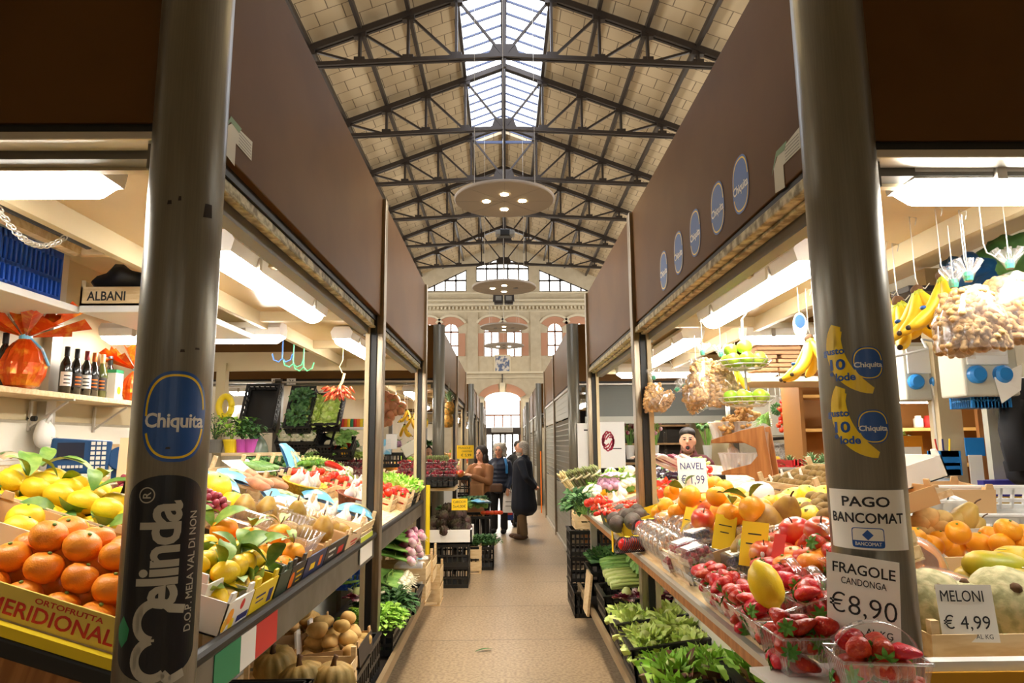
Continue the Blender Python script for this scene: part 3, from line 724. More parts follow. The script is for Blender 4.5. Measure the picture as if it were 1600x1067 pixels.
# hooks under the left stall ceiling
def hook_shape(kind=0):
    m = MB()
    m.tube([(0, 0, .2), (0, 0, .04)], .006, 6)
    for sg in (-1, 1): m.tube([(0, 0, .04), (sg*.03, 0, .012), (sg*.07, 0, .03), (sg*.085, 0, .08)], .007, 6)
    return m
for px, py, cc, lb in ((441, 562, (50, 110, 200), 'blue'), (458, 570, (70, 180, 130), 'green, nearer the blue one'), (474, 576, (80, 190, 120), 'green, farther from the blue one')):
    solo('hook', hook_shape(), mat('hook_'+lb[:4], cc, .4), 'double plastic hook, %s, hanging under the left stall ceiling' % lb, 'hook', frame(P(px, py, Y=5.6), (1, 0, 0), (0, 1, 0)) @ T(0, 0, -.03))
# ------------------------------------------------------------------ counters
TAN = .3; SA = math.atan(TAN); CA, SN = math.cos(SA), math.sin(SA)
def CL(y, d, up=0): return frame((XL-d*CA+up*SN*1, y, 1.045+d*SN+up*CA), (0, 1, 0), (-CA, 0, SN))
RXE = .74
def CR(y, d, up=0): return frame((RXE+d*CA-up*SN, y, 1.045+d*SN+up*CA), (0, -1, 0), (CA, 0, SN))
m_under = m_white2
t = thing('display_counter', 'sloping metal-edged display counter of the left stall, near bay', 'counter', T(XL, 2, 0)); W = T(-XL, -2, 0)
LC = t
def cpart(n, mb, m, M=None, **k): return obj(n, mb, m, t, M=W @ (M or T(0, 0, 0)), **k)
for k, (y0, y1) in enumerate(((1.97, 4.79), (4.92, 7.5))):
    if k:
        t = thing('display_counter', 'sloping metal-edged display counter of the left stall, far bay behind the post', 'counter', T(XL, 2, 0))
    cpart('top_board', MB().b2((0, 0 if k else .1, -.03), (y1-y0, 1.35, 0)), m_woody, CL(y0, 0, 0))
    cpart('edge_rail', MB().tube([(XL+.01, y0, 1.045), (XL+.01, y1, 1.045)], .022, 10), m_black)
    cpart('apron', B((XL-.02, y0, .9), (XL+.012, y1, 1.03)), mat('grey_apron', (128, 122, 112), .45, .5, c2=(108, 102, 92), sc_=4))
    cpart('back_panel', B((-1.5, y0 if k else 2.6, 0), (-1.46, y1, 1.15)), m_under)
    cpart('panel_stud', B((-1.46, (y0+y1)/2-.04, 0), (-1.44, (y0+y1)/2+.04, 1.1)), m_cream)
    if k == 0:
        o = cpart('flag_sticker', MB().b2((XL+.013, 2.2, .905), (XL+.015, 2.41, 1.02)), m_grn, label='green band of the flag sticker')
        obj('white_band', B((XL+.013, 2.41, .905), (XL+.0155, 2.55, 1.02)), m_chw, o); obj('red_band', B((XL+.013, 2.55, .905), (XL+.0155, 2.78, 1.02)), m_red, o)
        lb = cpart('hanging_label', B((XL+.02, 4.28, .93), (XL+.024, 4.66, 1.09)), m_cwhite, label='white and lime card label clipped over the edge')
        obj('lime_band', B((XL+.0245, 4.28, 1.03), (XL+.0255, 4.66, 1.09)), mat('lime_print', (190, 200, 60), .6), lb)
# near end of the left counter, facing the camera
CD = frame((XL, 1.965, 1.045), (CA, 0, -SN), (0, 1, 0))
t = thing('counter_end', 'sloping counter end with a yellow strip and black edge left of the near column', 'counter end', CD)
obj('yellow_strip', MB().b2((-1.36, -.03, -.03), (-.12, -.003, -.002)), m_cyel, t)
obj('black_edge', MB().b2((-1.36, -.035, -.08), (-.12, -.003, -.03)), m_black, t, bev=.008)
obj('end_panel', MB().b2((-1.36, .3, -1.2), (-.14, .32, -.1)), m_oak, t)
# right counter
t = thing('display_counter', 'sloping wood-edged display counter of the right stall', 'counter', T(RXE, 1.6, 0)); W = T(-RXE, -1.6, 0)
RC = t
cpart('top_board', MB().prism([(-5, 0), (0, 0), (0, .42), (-.46, .42), (-.46, .8), (-1.1, .8), (-1.1, 1.35), (-5, 1.35)], -.03), m_woody, CR(2.02, 0, 0))
cpart('corner_board', MB().b2((RXE, 1.5, 1.015), (.87, 2.02, 1.045)).b2((RXE, 1.4, 1.015), (1.02, 1.745, 1.045)), m_woody)
cpart('wood_edge', MB().b2((RXE-.012, 1.4, .995), (RXE+.012, 6.96, 1.03)), m_oak)
cpart('metal_strip', MB().b2((RXE-.015, 1.4, 1.03), (RXE+.01, 6.96, 1.05)), m_alu)
cpart('back_panel', B((1.2, 3.1, 0), (1.24, 7.5, 1.12)), m_under); cpart('panel_stud', B((1.18, 3.3, 0), (1.2, 3.4, 1.1)), m_cream)
for y in (6.8,): cpart('leg', MB().b2((RXE+.1, y-.03, 0), (RXE+.16, y+.03, 1.0)), m_alu)
t = thing('display_counter', 'flat front counter with a mustard edge facing us right of the right column', 'counter', T(1.3, 2, 0)); W = T(-1.3, -2, 0)
cpart('mustard_edge', B((1.0, 1.93, .985), (3.1, 1.97, 1.03)), mat('mustard_paint', (206, 150, 26), .5))
cpart('white_strip', B((1.0, 1.94, 1.03), (3.1, 1.98, 1.055)), m_wh); cpart('board', B((1.0, 1.95, 1.0), (3.1, 3.0, 1.03)), m_woody)
cpart('front_panel', B((1.06, 1.97, 0), (3.1, 2.0, .985)), mat('brown_kick', (96, 74, 56), .6))
# low shelves
for s, y0, y1, lb in ((-1, 1.9, 6.9, 'left'), (1, 2.0, 7.1, 'right')):
    t = thing('low_shelf', 'low floor shelf edged with a worn metal rail under the %s counter' % lb, 'shelf', T(s*.77, y0, 0)); W = T(-s*.77, -y0, 0)
    cpart('rail', MB().b2((s*.735, y0, .2), (s*.765, y1, .265)), mat('worn_wood_rail', (150, 128, 96), .5, .2))
    cpart('board', MB().b2((s*.765, y0, .2), (s*1.45, y1, .225)), m_iron)
    for y in (y0+.2, (y0+y1)/2, y1-.2): cpart('foot', MB().b2((s*.9-.03, y-.03, 0), (s*.9+.03, y+.03, .2)), m_iron)
# ------------------------------------------------------------------ stickers, signs
def chiquita(par, place, w, h, nm='round_sticker', dark=False):
    """blue oval sticker with a yellow ring and the white name; place(mesh, lift) puts it on the surface"""
    o = obj(nm, place(flat(oval(w, h, 56, 2.5)), .0006), m_chq, par, label='blue oval sticker with yellow ring and white lettering')
    hh = h*.17
    obj('yellow_ring', place(ringp(w*.92, h*.93, w*.035, 56, 2.5, skip=lambda q: q[1]+h*.06 < hh*.75), .001), m_chy, o)
    obj('yellow_ring', place(ringp(w*.92, h*.93, w*.035, 56, 2.5, skip=lambda q: q[1]+h*.06 > -hh*.55), .001), m_chy, o)
    me = text('Chiquita', w*.9, h*.21, .025, .95); me.transform(T(0, -h*.07, 0))
    obj('lettering', place(me, .0014), m_chw, o); return o
def on_col(R, a0, z0):
    return lambda me, lift=.0008: wrap(me, R, a0, z0, lift)
def colpos(px, py, cx, cy_, R=.098):
    """angle and height where the ray through a pixel meets the column surface"""
    d = R3 @ V((px-CX, CY-py, -F)); ox, oy = -cx, -cy_
    a = d.x**2+d.y**2; b = 2*(ox*d.x+oy*d.y); c = ox*ox+oy*oy-R*R; t = (-b-math.sqrt(max(b*b-4*a*c, 0)))/(2*a)
    q = d*t; return math.atan2(q.y-cy_, q.x-cx), EYE+q.z
c = stalls['col', 0, -1]; CR_ = .098
a0, z0 = colpos(275, 650, XL, 1.86)
chiquita(c, on_col(CR_, a0, z0), .165, .235)
# long black sticker with upright lettering
a1, zt_ = colpos(262, 742, XL, 1.86); _, zb_ = colpos(245, 1064, XL, 1.86); hh = zt_-zb_
zc_ = (zt_+zb_)/2; W_ = .2
pts = []
r_ = W_/2
for i in range(17): pts.append((r_*math.cos(pi*i/16), hh/2-r_*.62+r_*.62*math.sin(pi*i/16)))
for i in range(17): pts.append((-r_*math.cos(pi*i/16), -hh/2+r_*.62-r_*.62*math.sin(pi*i/16)))
o = obj('long_sticker', on_col(CR_, a1, zc_)(flat(pts), .0006), m_mel, c, label='tall black sticker with white lettering reading upwards')
def vert(me, dx, dy): me.transform(RZ(pi/2)); me.transform(T(dx, dy, 0)); return on_col(CR_, a1, zc_)(me, .0014)
m_mlet = mat('sticker_silver', (176, 172, 158), .35)
obj('lettering', vert(text('elinda', hh*.53, .098, .028, .92), -.008, hh*.105), m_mlet, o)
hp = []
q = hh*.27
for i in range(33):
    u = i/32; a = pi*1.06*u
    hp.append((-.5+u, 0))
def tubeflat(pts, wd):
    m = MB(); n = len(pts)
    for i in range(n-1):
        p, q_ = V((*pts[i], 0)), V((*pts[i+1], 0)); d = (q_-p).normalized(); k = V((-d.y, d.x, 0))*wd/2; e = d*wd*.12
        m.add([p-k-e, q_-k+e, q_+k+e, p+k-e], [[0, 1, 2, 3]])
    return m
s_ = .088
heart = [(-.46, -1.05), (-.8, -.85), (-.95, -.4), (-.85, 0), (-.62, .3), (-.2, .5), (.25, .42), (.5, .15), (.48, -.05)]
hm = []
# lobed m: two humps of a leaning heart
for i in range(25):
    a = pi*(1.28-1.2*i/24); hm.append((.50*math.cos(a)-.5, .55*math.sin(a)))
for i in range(25):
    a = pi*(.92-1.2*i/24); hm.append((.50*math.cos(a)+.48, .55*math.sin(a)))
hm = [(-1.0+.0, -.95), (-1.12, -.5)]+hm[2:]+[(.72, -.85)]
me = tubeflat([(x*s_*1.02, y*s_*.86) for x, y in hm], .021).mesh('m'); obj('lettering', vert(me, -.006, -hh*.305), m_mlet, o)
obj('lettering', vert(text('D.O.P. MELA VAL DI NON', hh*.60, .021, .012), .072, hh*.01), m_mlet, o)
obj('lettering', vert(text('R', None, .02, .01), -.045, hh*.40), m_mlet, o)
obj('lettering', vert(ringp(.04, .04, .003, 30).mesh('r'), -.045, hh*.40), m_mlet, o)
lf = [(0, -.035), (.016, -.015), (.02, .01), (0, .04), (-.016, .012), (-.014, -.015)]
obj('leaf_mark', on_col(CR_, a1-.88, zc_-hh*.27)(flat(lf), .0014), m_grn, o)
for px, py, w_, h_ in ((325, 330, .028, .042), (265, 316, .012, .012), (281, 310, .008, .014), (262, 700, .012, .006), (308, 545, .014, .006), (285, 548, .012, .008)):
    a, z = colpos(px, py, XL, 1.86); obj('tape_mark', on_col(CR_, a, z)(flat([(-w_/2, -h_/2), (w_/2, -h_/2*.8), (w_/2*.8, h_/2), (-w_/2*.7, h_/2*.9)])), m_iron, c, label='dark scrap of old tape')
# right column: two banana stickers, payment notice
c = stalls['col', 0, 1]
for k, (px, py) in enumerate(((1334, 575), (1342, 674))):
    a, z = colpos(px, py, XR, 1.86); pl = on_col(CR_, a, z)
    # curved banana outline
    o_, i_ = [], []
    for i in range(19):
        u = i/18; t_ = 2.75+1.62*u; R_ = .135; wd = .05*math.sin(pi*min(1, .1+u*.86))**.55
        cx_, cy_ = .088, .066
        o_.append((cx_+(R_+wd*.5)*math.cos(t_), cy_+(R_+wd*.5)*math.sin(t_)*1.0)); i_.append((cx_+(R_-wd*.5)*math.cos(t_), cy_+(R_-wd*.5)*math.sin(t_)))
    m = MB()
    for i in range(18): m.add([(*o_[i], 0), (*o_[i+1], 0), (*i_[i+1], 0), (*i_[i], 0)], [[0, 1, 2, 3]])
    st = [(-.052, .06), (-.03, .06), (-.022, .1), (-.034, .104)]
    m.add([(p[0], p[1], 0) for p in st], [[0, 1, 2, 3]])
    o = obj('banana_sticker', pl(m.mesh('b'), .0007), m_chy, c, label='yellow banana-shaped sticker, '+('upper' if k == 0 else 'lower')+' of two')
    for s_, w_, h_, dx, dy in (('gusto', .062, .022, -.05, .045), ('10', .042, .03, -.04, .012), ('e', .01, .011, -.058, -.013), ('lode', .05, .021, -.022, -.022)):
        me = text(s_, w_, h_, .03); me.transform(T(dx, dy, 0)); obj('lettering', pl(me, .0016), m_chq, o)
    a2 = a+.034/CR_*1.05; chiquita(c, on_col(CR_, a2, z+.012), .078, .088)
a, z = colpos(1354, 812, XR, 1.86); pl = on_col(CR_+.001, a, z)
o = tagp(obj('notice', pl(flat([(-.105, -.075), (.105, -.075), (.105, .075), (-.105, .075)]), .001), m_paper, thick=.0005), 'white payment notice taped round the right column', 'notice')
o.matrix_world = T(XR, 1.86, 0)
for s_, w_, h_, dy, b in (('PAGO', .115, .026, .045, .02), ('BANCOMAT', .185, .026, .004, .02)):
    me = text(s_, w_, h_, b); me.transform(T(0, dy, 0)); obj('lettering', pl(me, .002), m_ink, o)
q_ = obj('logo_box', pl(ringp(.075, .05, .002, 40, 9), .002), m_chq, o); q_.data.transform(T(0, 0, -.045))
me = flat([(-.036, -.008), (.036, -.008), (.036, .008), (-.036, .008)]); me.v = [p+V((0, -.06, 0)) for p in me.v]; obj('logo_band', pl(me, .002), m_chq, o)
me = text('BANCOMAT', .06, .009, .02); me.transform(T(0, -.06, 0)); obj('lettering', pl(me, .003), m_chw, o)
me = flat([(-.013, 0), (0, -.013), (.013, 0), (0, .013)]); me.v = [p+V((0, -.038, 0)) for p in me.v]; obj('logo_mark', pl(me, .002), m_chq, o)
a, z = colpos(1350, 945, XR, 1.86)
pa = T(XR, 1.86, 0) @ RZ(a) @ T(CR_+.012, 0, z) @ RZ(pi/2) @ RX(pi/2) @ RZ(-.06)
sheet('price_card', .172, .24, [('FRAGOLE', .52, .86, .86, .11, .012), ('CANDONGA', .52, .73, .62, .07, .005), ('\u20ac8,90', .5, .48, .92, .24, -.008), ('AL KG', .72, .25, .36, .07, .005), ('ITALIA', .55, .1, .5, .09, .006)], pa, m_paper,
      'white handwritten strawberry price card hung on the right column', 'price card')
# stickers on the right-hand fascia
fM = lambda q: frame(q, (0, -1, 0), (0, 0, 1))
xs = XR-.0215
for k, (px, py, h) in enumerate(((1157, 288, 82), (1121, 325, 76), (1086, 364, 66), (1060, 395, 60), (1037, 423, 56))):
    q = P(px, py, X=xs); d = q.y
    tS = stalls[0, 1]; M_ = T(-XR, -BLK[0][0], 0) @ fM(q)
    def place(me, lift=.0006, M_=M_):
        me = me.mesh('s') if isinstance(me, MB) else me
        me.transform(M_ @ T(0, 0, lift)); return me
    chiquita(tS, place, .185, .235)
def house_tag(s, px, py):
    x = XF[s]-s*.0215; q = P(px, py, X=x); tS = stalls[0, s]; M_ = T(-XF[s], -BLK[0][0], 0) @ frame(q, (0, -s, 0), (0, 0, 1))
    o = obj('licence_label', flat([(-.1, -.07), (-.02, -.08), (-.02, .0), (.12, .0), (.12, .07), (-.0, .06), (-.06, .05), (-.1, .02)]), mat('licence_paper', (206, 204, 188), .6), tS, M=M_ @ T(0, 0, .0006), label='small white and green paper label on the fascia')
    obj('green_roof', flat([(-.12, .0), (-.07, .07), (.02, .07), (.0, .045), (-.07, .05)]), mat('licence_green', (120, 150, 110), .6), o, M=T(0, 0, .0006))
    for i in range(5): obj('print_line', flat([(.0, .05-.011*i), (.11, .05-.011*i), (.11, .053-.011*i), (.0, .053-.011*i)]), m_grey, o, M=T(0, 0, .0008))
house_tag(1, 1228, 254); house_tag(-1, 372, 228)
# number plates on the fascia across the gap
for s_, px, py, lb in (('13', 431, 596, 'white plate numbered 13 on the dark fascia left of the post'), ('34', 455, 596, 'white plate numbered 34 on the dark fascia right of the post')):
    sheet('number_plate', .125, .085, [(s_, .5, .5, .55, .6, .01)], frame(P(px, py, Y=9.425), (1, 0, 0), (0, 0, 1)), m_paper, lb, 'number plate')
# ------------------------------------------------------------------ produce prototypes
def proto(name, cat, parts):
    """parts = [(part name, mesh builder, material, smooth)] ; a single-part fruit is one mesh object"""
    if len(parts) == 1:
        o = obj(name, parts[0][1], parts[0][2], smooth=parts[0][3]); o['category'] = cat
    else:
        o = thing(name, '', cat)
        for p in parts: obj(p[0], p[1], p[2], o, smooth=p[3])
    return Proto(o)
def leaf(m, M, L_=.09, W_=.035, bend=.02, n=5):
    def fn(u, v):
        w_ = W_/2*math.sin(pi*min(1, .04+u*.96))**.8; x = u*L_; y = (v-.5)*2*w_
        return V((x, y, bend*math.sin(u*pi*.9)+abs(v-.5)*.25*w_*2-.25*bend*u))
    return m.grid(fn, n, 2, M)
mf = {}
mf['orange'] = mat('orange_peel', (255, 172, 30), .42, c2=(252, 160, 22), sc_=9, bump=.25, bsc=260, var=.06)
mf['mandarin'] = mat('mandarin_peel', (252, 152, 34), .4, c2=(248, 138, 22), sc_=9, bump=.3, bsc=260, var=.06)
mf['lemon'] = mat('lemon_peel', (250, 214, 40), .42, c2=(244, 200, 26), sc_=12, bump=.2, bsc=240, var=.05)
mf['leaf'] = mat('citrus_leaf', (96, 140, 44), .45, c2=(150, 176, 84), sc_=14, var=.25)
mf['stem'] = mat('stem_brown', (94, 64, 36), .8)
mf['pear'] = mat('russet_pear', (176, 140, 52), .5, c2=(150, 110, 44), sc_=22, bump=.05, var=.12)
mf['apple'] = mat('red_apple', (206, 58, 40), .32, c2=(240, 170, 70), sc_=9, lo=.42, hi=.72, var=.12)
mf['mango'] = mat('mango_skin', (214, 176, 34), .4, c2=(166, 168, 40), sc_=6, var=.12)
mf['melon'] = mat('melon_net', (190, 178, 132), .7, c2=(150, 146, 100), sc_=46, bump=.5, bsc=80, var=.05)
mf['flesh'] = mat('melon_flesh', (250, 168, 80), .4, c2=(244, 140, 50), sc_=14)
mf['potato'] = mat('potato_skin', (230, 194, 124), .75, c2=(208, 166, 96), sc_=16, bump=.15, bsc=70, var=.12)
mf['sweet'] = mat('sweet_potato_skin', (214, 152, 112), .7, c2=(190, 124, 88), sc_=14, var=.1)
mf['pumpkin'] = mat('pumpkin_skin', (178, 142, 76), .65, c2=(130, 112, 58), sc_=9, lo=.35, hi=.65, bump=.2, bsc=60)
mf['tomato'] = mat('tomato_skin', (216, 46, 26), .28, c2=(228, 80, 34), sc_=5, var=.12)
mf['green'] = mat('green_stalk', (112, 160, 66), .55, c2=(150, 190, 100), sc_=8, var=.15)
mf['dkgreen'] = mat('dark_green_leaf', (52, 96, 44), .6, c2=(80, 128, 60), sc_=9, var=.2)
mf['lettuce'] = mat('lettuce_leaf', (192, 222, 96), .5, c2=(222, 238, 150), sc_=8, lo=.35, hi=.65, var=.1)
mf['lettuceg'] = mat('green_lettuce_leaf', (142, 202, 60), .5, c2=(186, 228, 100), sc_=8, lo=.35, hi=.65, var=.1)
mf['redleaf'] = mat('red_lettuce_leaf', (112, 60, 48), .5, c2=(120, 130, 60), sc_=8, lo=.45, hi=.75)
mf['radic'] = mat('radicchio_leaf', (134, 40, 66), .5, c2=(226, 200, 200), sc_=12, lo=.45, hi=.62)
mf['palestalk'] = mat('pale_stalk', (214, 224, 150), .45, c2=(190, 210, 120), sc_=7)
mf['cream'] = mat('creamy_white', (242, 238, 216), .55, c2=(230, 224, 190), sc_=9)
mf['garlic'] = mat('garlic_skin', (240, 232, 222), .6, c2=(214, 184, 190), sc_=14, lo=.5, hi=.7)
mf['aub'] = mat('aubergine_skin', (44, 26, 44), .22)
mf['pepper'] = mat('green_pepper_skin', (88, 148, 40), .3, c2=(120, 172, 60), sc_=6, var=.15)
mf['rpepper'] = mat('red_pepper_skin', (206, 44, 30), .28)
mf['ypepper'] = mat('yellow_pepper_skin', (246, 190, 26), .3)
mf['onion'] = mat('red_onion_skin', (184, 74, 122), .35, c2=(236, 206, 216), sc_=7, lo=.4, hi=.62, var=.15)
mf['berry'] = mat('strawberry_skin', (196, 30, 22), .3, c2=(224, 84, 40), sc_=95, lo=.5, hi=.72, bump=.6, bsc=150, var=.18)
mf['calyx'] = mat('calyx_green', (92, 150, 52), .6, var=.2)
mf['banana'] = mat('banana_peel', (250, 210, 50), .45, c2=(240, 196, 40), sc_=5, var=.05)
mf['bangreen'] = mat('banana_neck', (176, 186, 50), .5)
mf['dark'] = mat('dark_tip', (60, 44, 30), .7)
mf['kiwi'] = mat('kiwi_skin', (146, 116, 62), .85, c2=(120, 94, 48), sc_=30, bump=.15, bsc=200, var=.1)
mf['avo'] = mat('avocado_skin', (74, 58, 48), .55, c2=(58, 58, 38), sc_=12, bump=.6, bsc=110, var=.15)
mf['aspa'] = mat('asparagus_skin', (132, 146, 84), .55, c2=(110, 96, 84), sc_=6, var=.1)
mf['waspa'] = mat('white_asparagus_skin', (228, 206, 150), .55)
mf['ginger'] = mat('ginger_skin', (212, 172, 112), .7, c2=(190, 144, 84), sc_=16, bump=.2, bsc=70)
mf['lime'] = mat('lime_peel', (140, 190, 40), .35, c2=(176, 206, 70), sc_=6, bump=.12, bsc=200, var=.1)
mf['pine'] = mat('pineapple_skin', (196, 140, 50), .7, c2=(120, 96, 40), sc_=30, bump=.5, bsc=40)
mf['pineleaf'] = mat('pineapple_leaf', (104, 138, 92), .6, c2=(140, 164, 120), sc_=7)
mf['arti'] = mat('artichoke_leaf', (72, 66, 44), .65, c2=(78, 56, 52), sc_=14, var=.2)
mf['grape'] = mat('red_grape_skin', (186, 84, 92), .28, c2=(150, 54, 76), sc_=30, lo=.4, hi=.6)
mf['peanut'] = mat('peanut_shell', (214, 172, 112), .75, c2=(196, 150, 92), sc_=40, bump=.4, bsc=160)
mf['nut'] = mat('shelled_nuts', (214, 164, 104), .6, c2=(168, 108, 60), sc_=60, lo=.4, hi=.55, var=.25)
mf['rasp'] = mat('raspberries', (196, 44, 66), .5, c2=(150, 24, 48), sc_=60)
mf['blueb'] = mat('blueberries', (56, 54, 84), .5, c2=(88, 88, 120), sc_=60)
mf['cauli'] = mat('pink_cauliflower', (206, 160, 188), .7, c2=(182, 130, 166), sc_=30, bump=.5, bsc=120)
mf['chilli'] = mat('dried_chilli', (176, 52, 30), .4, c2=(196, 110, 50), sc_=14, var=.25)
mf['netting'] = mat('fruit_net', (54, 34, 44), .6)
def ball(r, n=16, sq=1.0, amp=.0, seed=0, fr=20):
    m = MB().ell((0, 0, 0), (r, r, r*sq), n)
    return m.disp(amp, fr, seed) if amp else m
def revol(prof, n=16, fn=None): return MB().lathe(prof, n, fn=fn)
def dimpled(r, sq, n=18):
    pr = []
    for i in range(1, 12):
        t = -pi/2+pi*i/12; z = r*sq*math.sin(t); q = r*math.cos(t)
        if i > 9: z -= r*.05*(i-9)
        pr.append((q, z))
    return revol(pr, n)
PR = {}
def two_leaves(s=1):
    m = MB()
    leaf(m, RZ(.4) @ RY(-.3) @ T(.008, 0, 0), .1*s, .045*s, .02*s); leaf(m, RZ(2.6) @ RY(-.2) @ T(.008, 0, 0), .085*s, .04*s, .018*s); return m
def moved(mb, M): mb.v = [M @ q for q in mb.v]; return mb
R_O = .047
PR['orange'] = proto('orange', 'fruit', [('peel', dimpled(R_O, .96), mf['orange'], True), ('stem_button', MB().ell((0, 0, R_O*.9), (.005, .005, .003), 8), mf['leaf'], True)])
PR['mandarin'] = proto('orange', 'fruit', [('peel', dimpled(.049, .86), mf['mandarin'], True), ('stem_button', MB().ell((0, 0, .039), (.006, .006, .004), 8), mf['leaf'], True)])
PR['leafy_orange'] = proto('orange', 'fruit', [('peel', dimpled(R_O*1.05, .98), mf['orange'], True), ('leaf', moved(two_leaves(.9), T(0, 0, R_O*.95)), mf['leaf'], True), ('twig', MB().tube([(0, 0, R_O*.9), (.01, .0, R_O*1.2), (.03, .01, R_O*1.5)], .0025, 5), mf['stem'], True)])
pl_ = [(.004, -.056), (.012, -.05), (.024, -.04), (.033, -.022), (.036, 0), (.033, .022), (.024, .038), (.012, .046), (.008, .054), (.003, .058)]
lem = lambda s=1: moved(revol([(r*s, z*s) for r, z in pl_], 16), RY(pi/2))
PR['lemon'] = proto('lemon', 'fruit', [('peel', lem(), mf['lemon'], True)])
PR['leafy_lemon'] = proto('lemon', 'fruit', [('peel', lem(1.05), mf['lemon'], True), ('leaf', moved(two_leaves(1.15), T(-.04, 0, .02)), mf['leaf'], True)])
PR['grapefruit'] = proto('grapefruit', 'fruit', [('peel', dimpled(.062, .94), mf['lemon'], True), ('stem_button', MB().ell((0, 0, .053), (.005, .005, .003), 8), mf['leaf'], True)])
pp = [(.01, -.05), (.028, -.047), (.042, -.03), (.046, -.008), (.042, .016), (.031, .036), (.022, .05), (.015, .058), (.006, .06)]
PR['pear'] = proto('pear', 'fruit', [('skin', revol(pp, 18), mf['pear'], True), ('stem', MB().tube([(0, 0, .055), (.003, 0, .07), (.01, 0, .082)], .0028, 6), mf['stem'], True)])
PR['ypear'] = proto('pear', 'fruit', [('skin', revol([(r, z*1.15) for r, z in pp], 16), mat('yellow_pear_skin', (230, 200, 110), .45, c2=(214, 176, 84), sc_=9), True), ('stem', MB().tube([(0, 0, .063), (.003, 0, .08), (.012, 0, .094)], .0028, 6), mf['stem'], True)])
ap = [(.012, -.036), (.026, -.04), (.042, -.022), (.046, .004), (.04, .026), (.026, .038), (.012, .033), (.002, .026)]
PR['apple'] = proto('apple', 'fruit', [('skin', revol(ap, 18), mf['apple'], True), ('stem', MB().tube([(0, 0, .025), (.002, 0, .04), (.006, 0, .048)], .0022, 6), mf['stem'], True), ('sticker', moved(MB().ell((0, 0, 0), (.009, .006, .001), 10), T(.043, 0, .016) @ RY(1.2)), m_chw, True)])
PR['mango'] = proto('mango', 'fruit', [('skin', MB().ell((0, 0, 0), (.075, .048, .045), 18).disp(.012, 14, 2), mf['mango'], True), ('sticker', moved(MB().ell((0, 0, 0), (.012, .009, .001), 10), T(.02, -.006, .045)), m_chw, True)])
rib = lambda n, a: (lambda r, z, t: r*(1-a+a*abs(math.cos(n*t/2))**.6))
mel = [(.006, -.082), (.03, -.079), (.06, -.06), (.08, -.028), (.085, 0), (.08, .028), (.06, .06), (.03, .079), (.006, .081)]
PR['melon'] = proto('melon', 'fruit', [('rind', revol(mel, 40, rib(10, .05)), mf['melon'], True), ('stem', MB().lathe([(.014, .078), (.006, .09)], 8), mf['stem'], True)])
hm_ = [(.006, -.085), (.03, -.082), (.06, -.062), (.08, -.03), (.085, 0)]
def melon_half(nm):
    o = thing(nm, '', 'fruit'); obj('rind', revol(hm_, 36), mf['melon'], o, smooth=True)
    fl = MB().lathe([(.083, .0005), (.06, .001), (.045, -.004), (.03, -.018), (.012, -.024)], 36, fn=lambda r, z, t: r*(1+.06*math.sin(5*t)*(r < .07)))
    obj('flesh', fl, mf['flesh'], o, smooth=True); obj('cling_film', MB().lathe([(.087, -.004), (.086, .004), (.05, .007), (.01, .008)], 24), m_film, o, smooth=True); return Proto(o)
PR['melon_half'] = melon_half('melon_half')
for k in range(3):
    PR['potato%d' % k] = proto('potato', 'vegetable', [('skin', MB().ell((0, 0, 0), (.052+.006*k, .036, .032), 16).disp(.018, 16, k+4), mf['potato'], True)])
    PR['sweet%d' % k] = proto('sweet_potato', 'vegetable', [('skin', MB().ell((0, 0, 0), (.1, .038, .036), 16).disp(.024, 12, k+14), mf['sweet'], True)])
pk = [(.01, -.07), (.06, -.085), (.11, -.06), (.13, 0), (.11, .06), (.06, .085), (.02, .072)]
PR['pumpkin'] = proto('pumpkin', 'vegetable', [('rind', revol(pk, 48, rib(12, .12)), mf['pumpkin'], True), ('stem', MB().tube([(0, 0, .07), (.004, 0, .1), (.015, 0, .12)], [.018, .012, .015], 7), mf['stem'], True)])
cal = MB()
for i in range(5): leaf(cal, RZ(i*2*pi/5) @ RY(.1), .02, .008, .004, 3)
PR['tomato'] = proto('tomato', 'vegetable', [('skin', dimpled(.033, .85, 16), mf['tomato'], True), ('calyx', moved(cal, T(0, 0, .026)), mf['calyx'], True)])
PR['plum'] = proto('tomato', 'vegetable', [('skin', MB().ell((0, 0, 0), (.038, .024, .024), 14), mf['tomato'], True), ('calyx', MB().ell((-.037, 0, 0), (.004, .008, .008), 8), mf['calyx'], True)])
def cluster(n, r, spread, m1, nm, cat, seed=1):
    rs = random.Random(seed); o = thing(nm, '', cat)
    for i in range(n):
        a = i*2.4; q = spread*math.sqrt((i+.5)/n)
        obj('fruit', MB().ell((q*math.cos(a), q*math.sin(a), r+rs.uniform(0, .012)), r, 12), m1, o, smooth=True)
    obj('vine', MB().tube([(-spread, 0, r*2), (0, 0, r*2.1), (spread, .01, r*2)], .003, 6), mf['green'], o, smooth=True); return Proto(o)
PR['cherry'] = cluster(9, .016, .045, mf['tomato'], 'tomato_cluster', 'vegetable')
PR['vine'] = cluster(5, .03, .055, mf['tomato'], 'tomato_cluster', 'vegetable', 4)
PR['onionstring'] = cluster(10, .032, .06, mf['sweet'], 'onion_string', 'vegetable', 6)
PR['aubergine'] = proto('aubergine', 'vegetable', [('skin', MB().tube([(-.1, 0, 0), (-.09, 0, 0), (-.05, 0, 0), (0, 0, .004), (.05, 0, .006), (.085, 0, .004), (.1, 0, 0)], [.012, .026, .038, .042, .034, .024, .018], 16), mf['aub'], True), ('cap', MB().tube([(.08, 0, .004), (.1, 0, 0), (.13, 0, .012)], [.027, .018, .007], 10), mf['green'], True)])
